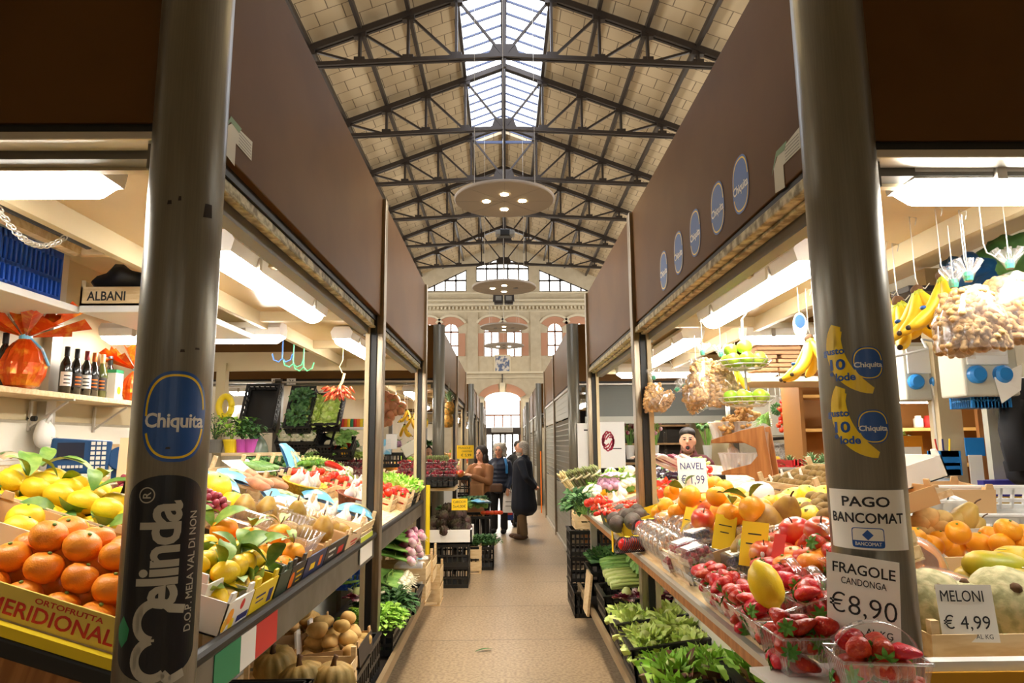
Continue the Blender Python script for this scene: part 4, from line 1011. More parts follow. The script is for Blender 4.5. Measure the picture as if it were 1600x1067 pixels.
PR['courgette'] = proto('courgette', 'vegetable', [('skin', MB().tube([(-.1, 0, 0), (-.095, 0, 0), (0, .004, 0), (.08, 0, 0), (.1, 0, 0)], [.008, .02, .021, .017, .012], 12), mat('courgette_skin', (74, 116, 50), .4, c2=(110, 150, 76), sc_=30), True), ('stem', MB().tube([(.1, 0, 0), (.125, .0, .004)], [.011, .009], 7), mf['palestalk'], True)])
def pepmesh(): return MB().tube([(-.1, .01, 0), (-.07, .006, 0), (-.02, 0, .004), (.04, 0, .004), (.065, 0, 0), (.075, 0, 0)], [.003, .012, .019, .023, .019, .008], 12)
for nm, k in (('pepper', 'pepper'), ('rpepper', 'rpepper')):
    PR[nm] = proto('long_pepper', 'vegetable', [('skin', pepmesh(), mf[k], True), ('stem', MB().tube([(.07, 0, 0), (.09, 0, .006), (.105, 0, .014)], [.006, .004, .004], 6), mf['green'], True)])
lob = lambda r, z, t: r*(1-.1*abs(math.sin(2*t)))
bp_ = [(.01, -.045), (.03, -.05), (.042, -.03), (.046, 0), (.047, .025), (.035, .042), (.012, .034)]
for nm, k in (('bellr', 'rpepper'), ('belly', 'ypepper')):
    PR[nm] = proto('bell_pepper', 'vegetable', [('skin', revol(bp_, 20, lob), mf[k], True), ('stem', MB().tube([(0, 0, .03), (.002, 0, .055), (.01, 0, .065)], [.009, .006, .006], 7), mf['green'], True)])
gp = [(.008, -.024), (.024, -.022), (.03, -.006), (.026, .012), (.012, .026), (.006, .04), (.005, .06)]
PR['garlic'] = proto('garlic_bulb', 'vegetable', [('bulb', revol(gp, 20, lambda r, z, t: r*(1-.08*abs(math.sin(3*t))*(z < .02))), mf['garlic'], True), ('root', MB().lathe([(.009, -.027), (.007, -.022)], 8), mf['stem'], True)])
def onion_bunch(nb, m1, m2, nm, rb=.028, ll=.34, seed=1):
    rs = random.Random(seed); o = thing(nm, '', 'vegetable')
    for i in range(nb):
        a = (i-(nb-1)/2)*.04; dz = rs.uniform(0, .03); dx = rs.uniform(-.03, .02)
        obj('bulb', moved(revol([(.004, -1), (.5, -.85), (.95, -.35), (1, .0), (.8, .5), (.35, .85), (.15, 1.2)], 14), T(dx, a, rb+dz) @ RY(-pi/2+rs.uniform(-.3, .3)) @ S(rb)), m1, o, smooth=True)
    lv = MB()
    for i in range(nb*4):
        a = (i/(nb*4)-.5)*.04*nb; e = rs.uniform(-.08, .08)
        lv.tube([(-.02, a, rb+.01), (-.12, a*.6, rb+.02), (-.2, a*.5+e*.3, rb+.025), (-ll*rs.uniform(.8, 1.1), a*1.2+e, rb+rs.uniform(-.02, .03))], [.006, .006, .006, .002], 5)
    obj('stalk', lv, m2, o, smooth=True); rt = MB()
    for i in range(nb*3): rt.tube([(.02, (i/(nb*3)-.5)*.045*nb, rb), (.05, (i/(nb*3)-.5)*.05*nb+rs.uniform(-.02, .02), rb+rs.uniform(-.02, .01))], .0012, 4)
    obj('root', rt, mf['cream'], o); obj('tie', MB().tube([(-.1, math.cos(t)*.02*nb*.6, rb+.02+math.sin(t)*.02) for t in [k*pi/6 for k in range(13)]], .003, 5), mf['leaf'], o, smooth=True)
    return Proto(o)
PR['onions'] = onion_bunch(6, mf['onion'], mf['green'], 'red_onion_bunch')
PR['springon'] = onion_bunch(8, mf['cream'], mf['green'], 'spring_onion_bunch', .016, .34, 3)
sb = [(.002, -.034), (.009, -.03), (.018, -.016), (.024, .002), (.025, .014), (.018, .024), (.006, .025)]
PR['strawberry'] = []
cal2 = MB()
for i in range(7): leaf(cal2, T(0, 0, .025) @ RZ(i*2*pi/7) @ RY(rnd(-.3, .3)), .026, .012, .005, 3)
for k in range(3):
    PR['strawberry'].append(proto('strawberry', 'fruit', [('flesh', moved(revol(sb, 14), S(1+.12*k, 1-.1*k, 1+.1*k)).disp(.004, 40, k), mf['berry'], True), ('calyx', moved(MB().add(cal2.v, cal2.f), S(1, 1, 1+.1*k)), mf['calyx'], False)]))
def banana_bunch(n, seed, flip=1):
    rs = random.Random(seed); o = thing('banana_bunch', '', 'fruit')
    obj('crown', MB().ell((0, 0, 0), (.008+.002*n, .011, .016), 10).disp(.008, 30, seed), mf['stem'], o, smooth=True)
    for i in range(n):
        a = (i-(n-1)/2)*.36+rs.uniform(-.06, .06); Lb = rs.uniform(.19, .22)
        pts = []; rr = []
        for j in range(9):
            u = j/8; an = .25+1.15*u; pts.append((Lb*(1-math.cos(an))*.62, 0, -Lb*math.sin(an)*.95))
            rr.append(.021*(.42+.58*min(1, u*4.0))*(1 if u < .8 else 1-(u-.8)*3.2))
        pts = [(q[0]-pts[0][0], 0, q[2]-pts[0][2]) for q in pts]
        M_ = RZ(a*1.4+(pi if flip < 0 else 0)) @ RX(a*.75)
        b = obj('banana', MB().tube(pts, rr, 7, M_), mf['banana'], o, smooth=True, sub=1)
        obj('neck', MB().tube([M_ @ V(q) for q in pts[:2]], [.010, .0135], 8), mf['bangreen'], b, smooth=True)
        obj('tip', MB().ell(M_ @ V(pts[-1]), .0075, 8), mf['dark'], b, smooth=True)
        if i % 2 == 0:
            q = M_ @ (V(pts[4])+V((.0205, 0, .006))); obj('sticker', MB().ell(q, (.009, .012, .007), 10), m_chq, b, smooth=True)
    return Proto(o)
def lettuce(seed, m1, m2=None, n=30, R_=.13, Hh=.14, ruff=.042, nm='lettuce', heart=True):
    rs = random.Random(seed); o = thing(nm, '', 'vegetable'); A = MB(); B_ = MB()
    for i in range(n):
        u = i/n; a = i*2.4; tilt = .35+1.05*(1-u)**.8; Ll = R_*(1.25-.45*u)*rs.uniform(.85, 1.1); ww = Ll*rs.uniform(.8, 1.05); ph = rs.uniform(0, 6)
        def fn(x, y, Ll=Ll, ww=ww, ph=ph, tilt=tilt):
            yy = (y-.5)*ww*(.35+.65*math.sin(pi*min(1, x*.8+.18)))
            f = (x**1.5)*ruff*math.sin((y-.5)*17+ph)*(.5+abs(y-.5)*1.6)+x*x*ruff*.6*math.sin(y*19+ph)
            r = Ll*x; t = tilt*(.55+.45*x)
            return V((.012+r*math.sin(t)+f*.5, yy, r*math.cos(t)+f+abs(y-.5)*ww*.25*(1-x)))
        (B_ if m2 and rs.random() < .5 and u < .75 else A).grid(fn, 7, 12, RZ(a))
    obj('leaf_rosette', A, m1, o, smooth=True)
    if m2: obj('outer_leaf', B_, m2, o, smooth=True)
    if heart: obj('heart', MB().ell((0, 0, .05), (.04, .04, .055), 10), mf['palestalk'], o, smooth=True)
    return Proto(o)
PR['lettuce'] = [lettuce(k, mf['lettuceg'] if k < 2 else mf['lettuce']) for k in range(3)]
PR['redlettuce'] = lettuce(7, mf['lettuceg'], mf['redleaf'])
PR['escarole'] = [lettuce(20+k, mf['lettuce'], n=30, ruff=.022) for k in range(2)]
PR['chard'] = lettuce(31, mf['dkgreen'], n=22, R_=.15, ruff=.02, nm='leafy_green', heart=False)
PR['radicchio'] = lettuce(33, mf['radic'], n=22, R_=.09, ruff=.008, nm='radicchio')
def celery(seed, pale=True, nm='celery'):
    rs = random.Random(seed); o = thing(nm, '', 'vegetable'); s_ = MB(); l_ = MB()
    for i in range(11):
        a = (i/10-.5)*.5; z = .03+.022*math.sin(i*2.2); Lc = rs.uniform(.24, .3)
        s_.tube([(0, a*.05, z*.6), (.06, a*.16, z), (Lc, a*.34, z+.02)], [.015, .012, .008], 8)
        for k in range(9):
            M_ = T(Lc*(.75+.06*k), a*.36+rs.uniform(-.03, .03), z+.02+rs.uniform(-.02, .03)) @ RZ(rs.uniform(-1, 1)+a) @ RY(rs.uniform(-.7, .4))
            leaf(l_, M_, rs.uniform(.06, .1), .05, .012, 3)
    obj('stalk', s_, mf['palestalk'] if pale else mf['green'], o, smooth=True); obj('leaf', l_, mf['green'] if pale else mf['dkgreen'], o); return Proto(o)
PR['celery'] = celery(2); PR['celeryg'] = celery(5, False, 'leafy_green_bunch')
def herb(seed, m, n=130, R_=.16, Hh=.15, nm='leafy_green_bunch', wl=.05):
    rs = random.Random(seed); o = thing(nm, '', 'vegetable'); l_ = MB(); s_ = MB()
    for i in range(n):
        a = rs.uniform(0, 6.28); q = R_*math.sqrt(rs.random()); h = Hh*(.5+.5*rs.random())*(1.15-.6*(q/R_)**2)
        leaf(l_, T(q*math.cos(a), q*math.sin(a), h) @ RZ(a+rs.uniform(-.6, .6)) @ RY(rs.uniform(-.7, .5)), wl*rs.uniform(1.2, 2), wl, .012, 3)
        if i % 4 == 0: s_.tube([(q*.4*math.cos(a), q*.4*math.sin(a), 0), (q*math.cos(a), q*math.sin(a), h)], .003, 4)
    obj('leaf', l_, m, o); obj('stalk', s_, mf['green'], o); return Proto(o)
PR['herbd'] = herb(3, mf['dkgreen']); PR['herbg'] = herb(4, mf['green']); PR['herbl'] = herb(6, mf['lettuceg'], wl=.035, n=200)
def cauli(m, seed, nm='cauliflower', R_=.08):
    rs = random.Random(seed); o = thing(nm, '', 'vegetable'); c = MB()
    for i in range(46):
        t = math.acos(1-1.1*(i+.5)/46); a = i*2.4; q = V((math.sin(t)*math.cos(a), math.sin(t)*math.sin(a), math.cos(t)))
        c.ell(q*R_*.85+V((0, 0, .05)), rs.uniform(.02, .027), 8)
    l_ = MB()
    for i in range(8): leaf(l_, RZ(i*pi/4) @ T(.03, 0, .01) @ RY(-1.0), .14, .08, .03, 4)
    obj('floret_head', c, m, o, smooth=True); obj('leaf', l_, mf['green'], o, smooth=True); return Proto(o)
PR['cauli'] = cauli(mf['cauli'], 2); PR['wcauli'] = cauli(mf['cream'], 3); PR['broc'] = cauli(mf['dkgreen'], 4, 'broccoli')
fen = MB().tube([(0, 0, 0), (.03, 0, .0), (.07, 0, 0), (.1, 0, 0), (.13, 0, 0)], [.02, .045, .05, .035, .02], 12)
for k in range(4): fen.tube([(.11, (k-1.5)*.016, 0), (.2, (k-1.5)*.045, .02)], [.014, .009], 7)
fr_ = MB()
for k in range(40): leaf(fr_, T(.19, rnd(-.06, .06), .02) @ RZ(rnd(-.8, .8)) @ RY(rnd(-.6, .5)), rnd(.05, .1), .01, .01, 2)
PR['fennel'] = proto('fennel', 'vegetable', [('bulb', fen, mf['cream'], True), ('frond', fr_, mf['green'], False)])
PR['kiwi'] = proto('kiwi', 'fruit', [('skin', MB().ell((0, 0, 0), (.034, .026, .026), 14), mf['kiwi'], True)])
PR['lime'] = proto('lime', 'fruit', [('peel', dimpled(.034, .95), mf['lime'], True), ('stem_button', MB().ell((0, 0, .031), .004, 6), mf['leaf'], True)])
PR['avocado'] = proto('avocado', 'fruit', [('skin', moved(revol([(.004, -.055), (.026, -.05), (.038, -.028), (.04, -.005), (.032, .025), (.02, .048), (.008, .058)], 16), RY(pi/2)), mf['avo'], True), ('stem', MB().ell((.058, 0, 0), (.003, .006, .006), 8), mf['stem'], True)])
def aspa(m, nm, seed):
    rs = random.Random(seed); o = thing(nm, '', 'vegetable'); s_ = MB(); tp = MB()
    for i in range(22):
        a = i*2.4; q = .036*math.sqrt((i+.5)/22); x, y = q*math.cos(a), q*math.sin(a); h = rs.uniform(.2, .23)
        s_.tube([(x, y, 0), (x*1.02, y*1.02, h*.8)], .0065, 6); tp.tube([(x, y, h*.8), (x, y, h*.9), (x, y, h)], [.0065, .008, .002], 6)
    obj('stalk', s_, m, o, smooth=True); obj('tip', tp, mf['aspa'] if m is not mf['waspa'] else m, o, smooth=True)
    for z in (.05, .14): obj('band', MB().lathe([(.045, z), (.045, z+.014)], 20), mat('rubber_band', (236, 226, 190), .5), o, smooth=True)
    return Proto(o)
PR['aspa'] = aspa(mf['aspa'], 'asparagus_bunch', 1); PR['waspa'] = aspa(mf['waspa'], 'asparagus_bunch', 2)
def ginger(seed):
    rs = random.Random(seed); m = MB(); p = V((0, 0, 0)); d = V((1, 0, .3))
    for i in range(5):
        m.ell(p, (.022, .018, .017), 10); q = p+V((rs.uniform(-.01, .01), rs.choice((-1, 1))*.026, rs.uniform(0, .024))); m.ell(q, (.014, .017, .014), 9); m.ell(q+(q-p)*.7, .011, 8)
        p = p+V((.026, rs.uniform(-.012, .012), rs.uniform(-.008, .012)))
    return proto('ginger_root', 'vegetable', [('skin', m, mf['ginger'], True)])
PR['ginger'] = [ginger(k) for k in range(2)]
def pineapple():
    o = thing('pineapple', '', 'fruit'); obj('body', revol([(.02, 0), (.05, .01), (.062, .05), (.062, .1), (.05, .14), (.03, .155)], 24, lambda r, z, t: r*(1+.04*math.sin(8*t+z*90))), mf['pine'], o, smooth=True); l_ = MB()
    for i in range(34):
        a = i*2.4; u = i/34; leaf(l_, T(0, 0, .14+.05*u) @ RZ(a) @ RY(-.55-.9*u), .15-.04*u, .022, .025, 4)
    obj('crown', l_, mf['pineleaf'], o); return Proto(o)
PR['pineapple'] = pineapple()
def artichoke():
    o = thing('artichoke', '', 'vegetable'); b = MB()
    for i in range(40):
        u = i/40; a = i*2.4; r_ = .046*math.sin(.5+u*2.3)**.8
        leaf(b, T(r_*.85*math.cos(a), r_*.85*math.sin(a), -.03+.075*u) @ RZ(a) @ RY(-1.15-.35*u), .045, .04, -.012, 3)
    b.ell((0, 0, .002), (.038, .038, .045), 10)
    obj('bract_head', b, mf['arti'], o, smooth=True); obj('stem', MB().tube([(0, 0, -.03), (0, 0, -.08)], .012, 8), mf['green'], o, smooth=True); return Proto(o)
PR['artichoke'] = artichoke()
def grapes(seed):
    rs = random.Random(seed); o = thing('grape_bunch', '', 'fruit'); g_ = MB()
    for i in range(44):
        u = i/44; a = i*2.4; r_ = .05*math.sin(.45+u*2.4); g_.ell((-.08+.17*u, r_*math.cos(a), .03+r_*math.sin(a)*.7), rs.uniform(.0125, .0145), 9)
    obj('berries', g_, mf['grape'], o, smooth=True); obj('stalk', MB().tube([(-.1, 0, .03), (.08, 0, .03)], .003, 6), mf['green'], o); return Proto(o)
PR['grapes'] = grapes(1)
def pick(p): return random.choice(p) if isinstance(p, list) else p
def heap(p, M, w, l, r, label, group, layers=1, z0=0, jit=.12, sc_=1, mode='spin', ry=None, full=True, edge=0):
    """lay fruits of radius r in staggered rows over a w x l area of frame M; each layer is inset"""
    ry = ry or r; n = 0
    for k in range(layers):
        ww, ll = w-2*r-k*r*1.0, l-2*ry-k*ry*1.0
        if ww < -r*.5 or ll < -ry*.5: break
        nx = max(1, int(max(ww, 0)/(2*r)+1.02)); ny = max(1, int(max(ll, 0)/(2*ry)+1.02))
        for j in range(ny):
            for i in range(nx-(1 if (j+k) % 2 and nx > 2 else 0)):
                x = -max(ww, 0)/2+(i+(.5 if (j+k) % 2 and nx > 2 else 0))*(max(ww, 0)/max(nx-1, 1)) if nx > 1 else 0
                y = -max(ll, 0)/2+j*(max(ll, 0)/max(ny-1, 1)) if ny > 1 else 0
                z = z0+r*(1+k*1.55)
                R_ = spin() if mode == 'spin' else RZ(rnd(0, 6.28)) @ RX(rnd(-.25, .25)) @ RY(rnd(-.25, .25)) if mode == 'up' else RZ(rnd(-.35, .35)+random.choice((0, pi))) @ RX(rnd(0, 6.28)) if mode == 'lie' else RZ(pi/2+rnd(-.3, .3)) @ RX(rnd(0, 6.28))
                pick(p).put(M @ T(x+rnd(-jit, jit)*r, y+rnd(-jit, jit)*ry, z+rnd(-.06, .06)*r) @ R_ @ S(sc_*rnd(.93, 1.05)), label, group); n += 1
    return n
def onp(px, py, s, up):
    """point where the ray through a pixel meets the sloping counter top of side s, raised by up"""
    n = V((SN, 0, CA)) if s < 0 else V((-SN, 0, CA)); p0 = V((XL if s < 0 else RXE, 0, 1.045))+n*up
    d = R3 @ V((px-CX, CY-py, -F)); e = V((0, 0, EYE)); t = (p0-e).dot(n)/d.dot(n); return e+d*t
def hero(p, px, py, s, up, label, group=None, M=None, sc_=1):
    q = onp(px, py, s, up); f = CL(0, 0) if s < 0 else CR(0, 0); f = f.copy(); f.translation = q
    return pick(p).put(f @ (M or spin()) @ S(sc_), label, group)
def card_crate(M, w, l, h, label, mfr, msd=None, txt=None, tabs=True, tcol=None, name='fruit_crate', cut=.0):
    """open cardboard fruit tray; its printed front faces local -y"""
    o = thing(name, label, 'crate', M); b = MB(); t = .006
    b.box((0, 0, t/2), (w, l, t)); b.box((-w/2+t/2, 0, h/2), (t, l, h)); b.box((w/2-t/2, 0, h/2), (t, l, h)); b.box((0, l/2-t/2, h/2), (w, t, h))
    obj('tray', b, msd or m_card, o)
    f = obj('front_panel', MB().box((0, -l/2+t/2-.001, h*(.5-cut/2)), (w, t+.002, h*(1-cut))), mfr, o, bev=.001)
    if tabs:
        for sx in (-1, 1):
            for sy in (-1, 1): obj('corner_tab', MB().box((sx*(w/2-.03), sy*(l/2-.006), h+.014), (.05, .01, .03), tx=.7), msd or m_card, o, bev=.002)
    for (s_, x, z, tw, th, mm) in (txt or []):
        if s_ == '-': obj('print_mark', flat([(-tw/2, -th/2), (tw/2, -th/2), (tw/2, th/2), (-tw/2, th/2)]), mm, f, M=T(x, -l/2-.0032, z) @ RX(pi/2)); continue
        obj('lettering', text(s_, tw, th, .02), mm, f, M=T(x, -l/2-.0032, z) @ RX(pi/2))
    return o
def wood_crate(M, w, l, h, label, name='wooden_crate', m=None, posts=.05):
    o = thing(name, label, 'crate', M); m = m or m_woody; b = MB(); b.box((0, 0, .004), (w, l, .008)); obj('base', b, m, o)
    for z in ((h*.3, h*.82) if h > .09 else (h*.5,)):
        hh = h*.38 if h > .09 else h*.8
        for sx in (-1, 1): obj('slat', MB().box((sx*(w/2-.003), 0, z), (.005, l, hh)), m, o)
        for sy in (-1, 1): obj('slat', MB().box((0, sy*(l/2-.003), z), (w, .005, hh)), m, o)
    for sx in (-1, 1):
        for sy in (-1, 1): obj('corner_post', MB().box((sx*(w/2-.016), sy*(l/2-.016), (h+posts)/2), (.024, .024, h+posts)), m, o)
    return o
PC = {}
def black_crate(M, w, l, h, label, m=None, group=None):
    k = (w, l, h, m)
    if k not in PC:
        PC[k] = (plastic_crate(w, l, h, .014, 9).mesh('body'), MB().box((0, 0, h-.006), (w+.03, .03, .012), T(0, l/2, 0)).box((0, -l/2, h-.006), (w+.03, .03, .012)).box((w/2, 0, h-.006), (.03, l, .012)).box((-w/2, 0, h-.006), (.03, l, .012)).mesh('rim'))
    o = thing('plastic_crate', label, 'crate', M, group); obj('body', PC[k][0], m or m_pblack, o); obj('rim', PC[k][1], m or m_pblack, o); return o
def punnet_mesh(w, l, h):
    b = MB(); n = 7; tk = .8
    for sx, sy in ((1, 0), (-1, 0), (0, 1), (0, -1)):
        W0 = l if sx else w; D0 = w if sx else l
        def fn(u, v, sx=sx, sy=sy, W0=W0, D0=D0):
            k = tk+(1-tk)*v; a = (u-.5)*W0*k; d = D0/2*k+.0025*math.sin(u*2*pi*9)
            return V((sx*d if sx else a, sy*d if sy else a, h*v))
        b.grid(fn, 36, 2)
    b.add([(-w/2*tk, -l/2*tk, .001), (w/2*tk, -l/2*tk, .001), (w/2*tk, l/2*tk, .001), (-w/2*tk, l/2*tk, .001)], [[0, 1, 2, 3]])
    r = MB(); z = h
    r.tube([(-w/2, -l/2, z), (w/2, -l/2, z), (w/2, l/2, z), (-w/2, l/2, z), (-w/2, -l/2, z)], .004, 6); return b, r
def yellow_tag(M, label, w=.11, h=.11, lines=(), m=None, ink=None):
    return sheet('price_tag', w, h, lines, M, m or m_ypaper, label, 'price tag', ink=ink)
# ------------------------------------------------------------------ left stall produce
red = m_red
card_crate(CD @ T(-.39, .15, .0), .56, .29, .088, 'yellow-fronted cardboard crate with red lettering on the near counter end', mat('pale_yellow_card', (232, 206, 96), .5), m_kraft,
           [('MERIDIONALE', .035, .034, .4, .042, red), ('ORTOFRUTTA', .06, .07, .2, .015, red)])
G = 'large oranges in the yellow-fronted crate'; lo_ = 'large orange heaped in the yellow-fronted crate'
for r_, (y, z, n, w_) in enumerate(((.055, .05, 5, .44), (.15, .06, 5, .46), (.10, .125, 5, .42), (.19, .135, 5, .42), (.235, .06, 5, .44), (.15, .195, 4, .32), (.23, .2, 4, .30))):
    for i in range(n): PR['mandarin'].put(CD @ T(-.39-w_/2+w_*i/(n-1)+rnd(-.006, .006), y+rnd(-.006, .006), z) @ RZ(rnd(0, 6)) @ RX(rnd(-.5, .5)) @ S(rnd(1.0, 1.1)), lo_, G)
card_crate(CD @ T(-.30, .47, .02), .4, .28, .12, 'plain white cardboard crate with a hand slot behind the corner oranges', m_cwhite, m_cwhite)
heap(PR['orange'], CD @ T(-.3, .48, .05), .36, .24, .05, 'orange in the white hand-slot crate behind the corner oranges', 'oranges in the white hand-slot crate', layers=1)
card_crate(CD @ T(-.78, .46, .02), .5, .28, .12, 'kraft crate of pale grapefruit at the picture edge behind the corner oranges', m_kraft)
heap(PR['grapefruit'], CD @ T(-.78, .46, .05), .46, .26, .062, 'pale yellow grapefruit in the kraft crate behind the corner oranges', 'pale grapefruit in the kraft crate', mode='up')
LB = CD @ T(-.84, .84, .04)
card_crate(LB, .78, .42, .1, 'wide kraft crate of leafy lemons in front of the blue scale', m_kraft, m_kraft)
heap([PR['lemon'], PR['leafy_lemon']], LB @ T(0, 0, .02), .74, .4, .046, 'lemon in the wide leafy crate before the blue scale', 'lemons in the wide leafy crate', layers=2, sc_=1.15, mode='lie')
for x, y, rz_ in ((-.2, -.12, 2.4), (.02, -.05, .5), (.14, .1, 1.2), (.26, 0, 2.8), (-.3, .1, .2), (-.08, .14, 3.6)):
    lm = MB(); leaf(lm, RY(-.35), .17, .085, .03, 6); leaf(lm, RZ(1.9) @ RY(-.5), .13, .06, .03, 6)
    solo('lemon_leaf', lm, mf['leaf'], 'loose green lemon leaf on the wide leafy lemon crate', 'leaf', M=LB @ T(x, y, .17) @ RZ(rz_), group='loose leaves on the lemon crate', smooth=True)
sheet('price_tag', .08, .16, [('ROCCO', .5, .6, .8, .16, .01), ('-', .5, .2, .5, .04, 0)], LB @ T(.12, .05, .25) @ RX(.9) @ RZ(.3), m_cblk, 'small black tag lettered in white among the leafy lemons', 'price tag', ink=m_paper)
wood_crate(LB @ T(.1, .42, .0), .5, .28, .12, 'pale wooden crate of red grapes beside the column')
for i in range(4): PR['grapes'].put(LB @ T(-.05+.1*i, .42, .1+.02*(i % 2)) @ RZ(rnd(0, 6)) @ S(1.35), 'bunch of red grapes in the pale wooden crate beside the column', 'red grapes beside the left column')
# front row of crates along the aisle edge
def Lc(y0, y1, l, h, lab, fr, sd=None, txt=None, d=.0, name='fruit_crate', **k): return card_crate(CL((y0+y1)/2, d+l/2+.01), y1-y0-.01, l, h, lab, fr, sd, txt, name=name, **k)
Lc(2.27, 2.5, .35, .11, 'white crate with printed fruit and red discs, next to the left column', m_cwhite, m_cwhite, [('-', .05, .035, .1, .022, m_binc)])
o = bpy.data.objects['fruit_crate.005'] if 'fruit_crate.005' in bpy.data.objects else None
heap(PR['ypear'], CL(2.385, .19, .0), .22, .33, .055, 'pale yellow pear in the white crate with red discs', 'pale pears in the white crate', mode='lie', layers=1)
fc = [x for x in bpy.data.objects if x.get('label', '').startswith('white crate with printed fruit')][0]
for x, z, r_, m in ((.02, .082, .018, red), (-.07, .06, .026, mf['orange']), (-.1, .04, .022, mf['ypepper']), (-.04, .03, .02, m_cyel)):
    obj('printed_disc', flat(oval(2*r_, 2*r_, 20)), m, fc, M=T(x, -.1775, z) @ RX(pi/2))
Lc(2.5, 2.76, .4, .11, 'yellow printed crate of leafy lemons on the left counter edge', m_cyel, m_cyel, [('-', -.04, .07, .1, .008, m_binc), ('-', -.04, .05, .08, .006, m_binc), ('-', .07, .05, .05, .05, m_binc)])
heap([PR['lemon'], PR['leafy_lemon']], CL(2.6, .26, .03), .5, .42, .045, 'lemon heaped in the yellow crate on the left counter edge', 'lemons in the yellow crate', layers=2, sc_=1.1, mode='lie')
Lc(2.77, 2.93, .5, .11, 'plain dark green crate end between the lemons and the oranges', m_cgrn, m_cgrn)
Lc(2.93, 3.14, .5, .11, 'black crate printed with an orange, on the left counter edge', m_cblk, m_cblk, [('-', .03, .075, .1, .008, m_ypaper), ('-', .03, .05, .08, .008, m_ypaper), ('-', .03, .03, .06, .006, m_ypaper)])
fc = [x for x in bpy.data.objects if x.get('label', '').startswith('black crate printed with an orange')][0]
obj('printed_disc', flat(oval(.06, .075, 20)), m_orng, fc, M=T(-.065, -.2525, .045) @ RX(pi/2))
heap(PR['orange'], CL(2.96, .26, .01), .36, .46, .052, 'orange in the dark crates at the middle of the left counter edge', 'oranges in the dark crates', layers=1, sc_=1.1)
for px, py in ((350, 828), (391, 842), (436, 836), (413, 868), (456, 866)):
    hero(PR['leafy_orange'], px, py, -1, .15 if py < 850 else .1, 'leafy orange on top of the dark crates of the left counter', 'leafy oranges on the dark crates', M=RZ(rnd(0, 6)) @ RX(rnd(-.3, .3)), sc_=1.18)
for px, py, rz_ in ((332, 822, .5), (370, 868, 1.2), (392, 866, .1), (420, 885, 3.2), (345, 885, 2.2)):
    lm = MB(); leaf(lm, RY(-.5), .16, .075, .03, 6); leaf(lm, RZ(2.2) @ RY(-.4), .13, .06, .03, 6)
    q = onp(px, py, -1, .16); solo('citrus_leaf', lm, mf['leaf'], 'loose green citrus leaf on the lemons and oranges of the left counter', 'leaf', M=T(q) @ RZ(rz_) @ RX(.5), group='loose leaves on the left counter', smooth=True)
Lc(3.15, 3.5, .52, .11, 'navy printed crate of pears on the left counter edge', m_cnav, m_card, [('-', -.05, .055, .08, .03, m_ypaper), ('-', .08, .06, .05, .05, m_orng)])
Lc(3.5, 3.95, .52, .11, 'black printed crate of pears with red disc on the left counter edge', m_cblk, m_card, [('-', -.1, .075, .14, .012, m_chw), ('-', -.1, .045, .1, .01, m_chw), ('-', .1, .05, .12, .04, m_red)])
Lc(3.97, 4.35, .5, .11, 'kraft crate stamped in red on the left counter edge', m_kraft, m_kraft, [('-', 0, .05, .18, .012, m_red), ('-', 0, .03, .12, .008, m_red)])
wood_crate(CL(4.57, .24), .38, .46, .11, 'slatted wooden crate of onions by the left middle post')
heap(PR['garlic'], CL(4.57, .24, .04), .34, .42, .045, 'white onion in the slatted crate by the left middle post', 'white onions by the left middle post', sc_=1.4, mode='up')
for (y, d) in ((3.32, .4), (3.62, .28), (3.9, .22), (3.34, .14), (3.98, .42)):
    b_, r_ = punnet_mesh(.3, .2, .09); t = thing('fruit_tray', 'clear plastic tray of brown pears on the left counter', 'tray', CL(y, d, .08), 'clear pear trays'); obj('wall', b_, m_pet, t, smooth=True); obj('rim', r_, m_pet, t)
Gp = 'brown pears in clear trays'
for px, py, sc__ in ((382, 795, 1.3), (416, 798, 1.3), (436, 797, 1.0), (463, 802, 1.25), (470, 815, 1.1), (449, 808, .9), (504, 828, 1.25), (519, 826, 1.1), (390, 812, 1.1), (421, 819, 1.1), (452, 830, 1.15), (478, 836, 1.15), (500, 812, 1.0), (488, 820, .9), (535, 830, 1.0)):
    hero(PR['pear'], px, py, -1, .15 if sc__ > 1.2 else .1, 'brown russet pear in the clear trays of the left counter', Gp, M=RX(rnd(-.5, .5)) @ RY(rnd(-.5, .5)) if sc__ > 1.2 else RX(rnd(1.2, 1.9)) @ RZ(rnd(-.6, .6)), sc_=sc__)
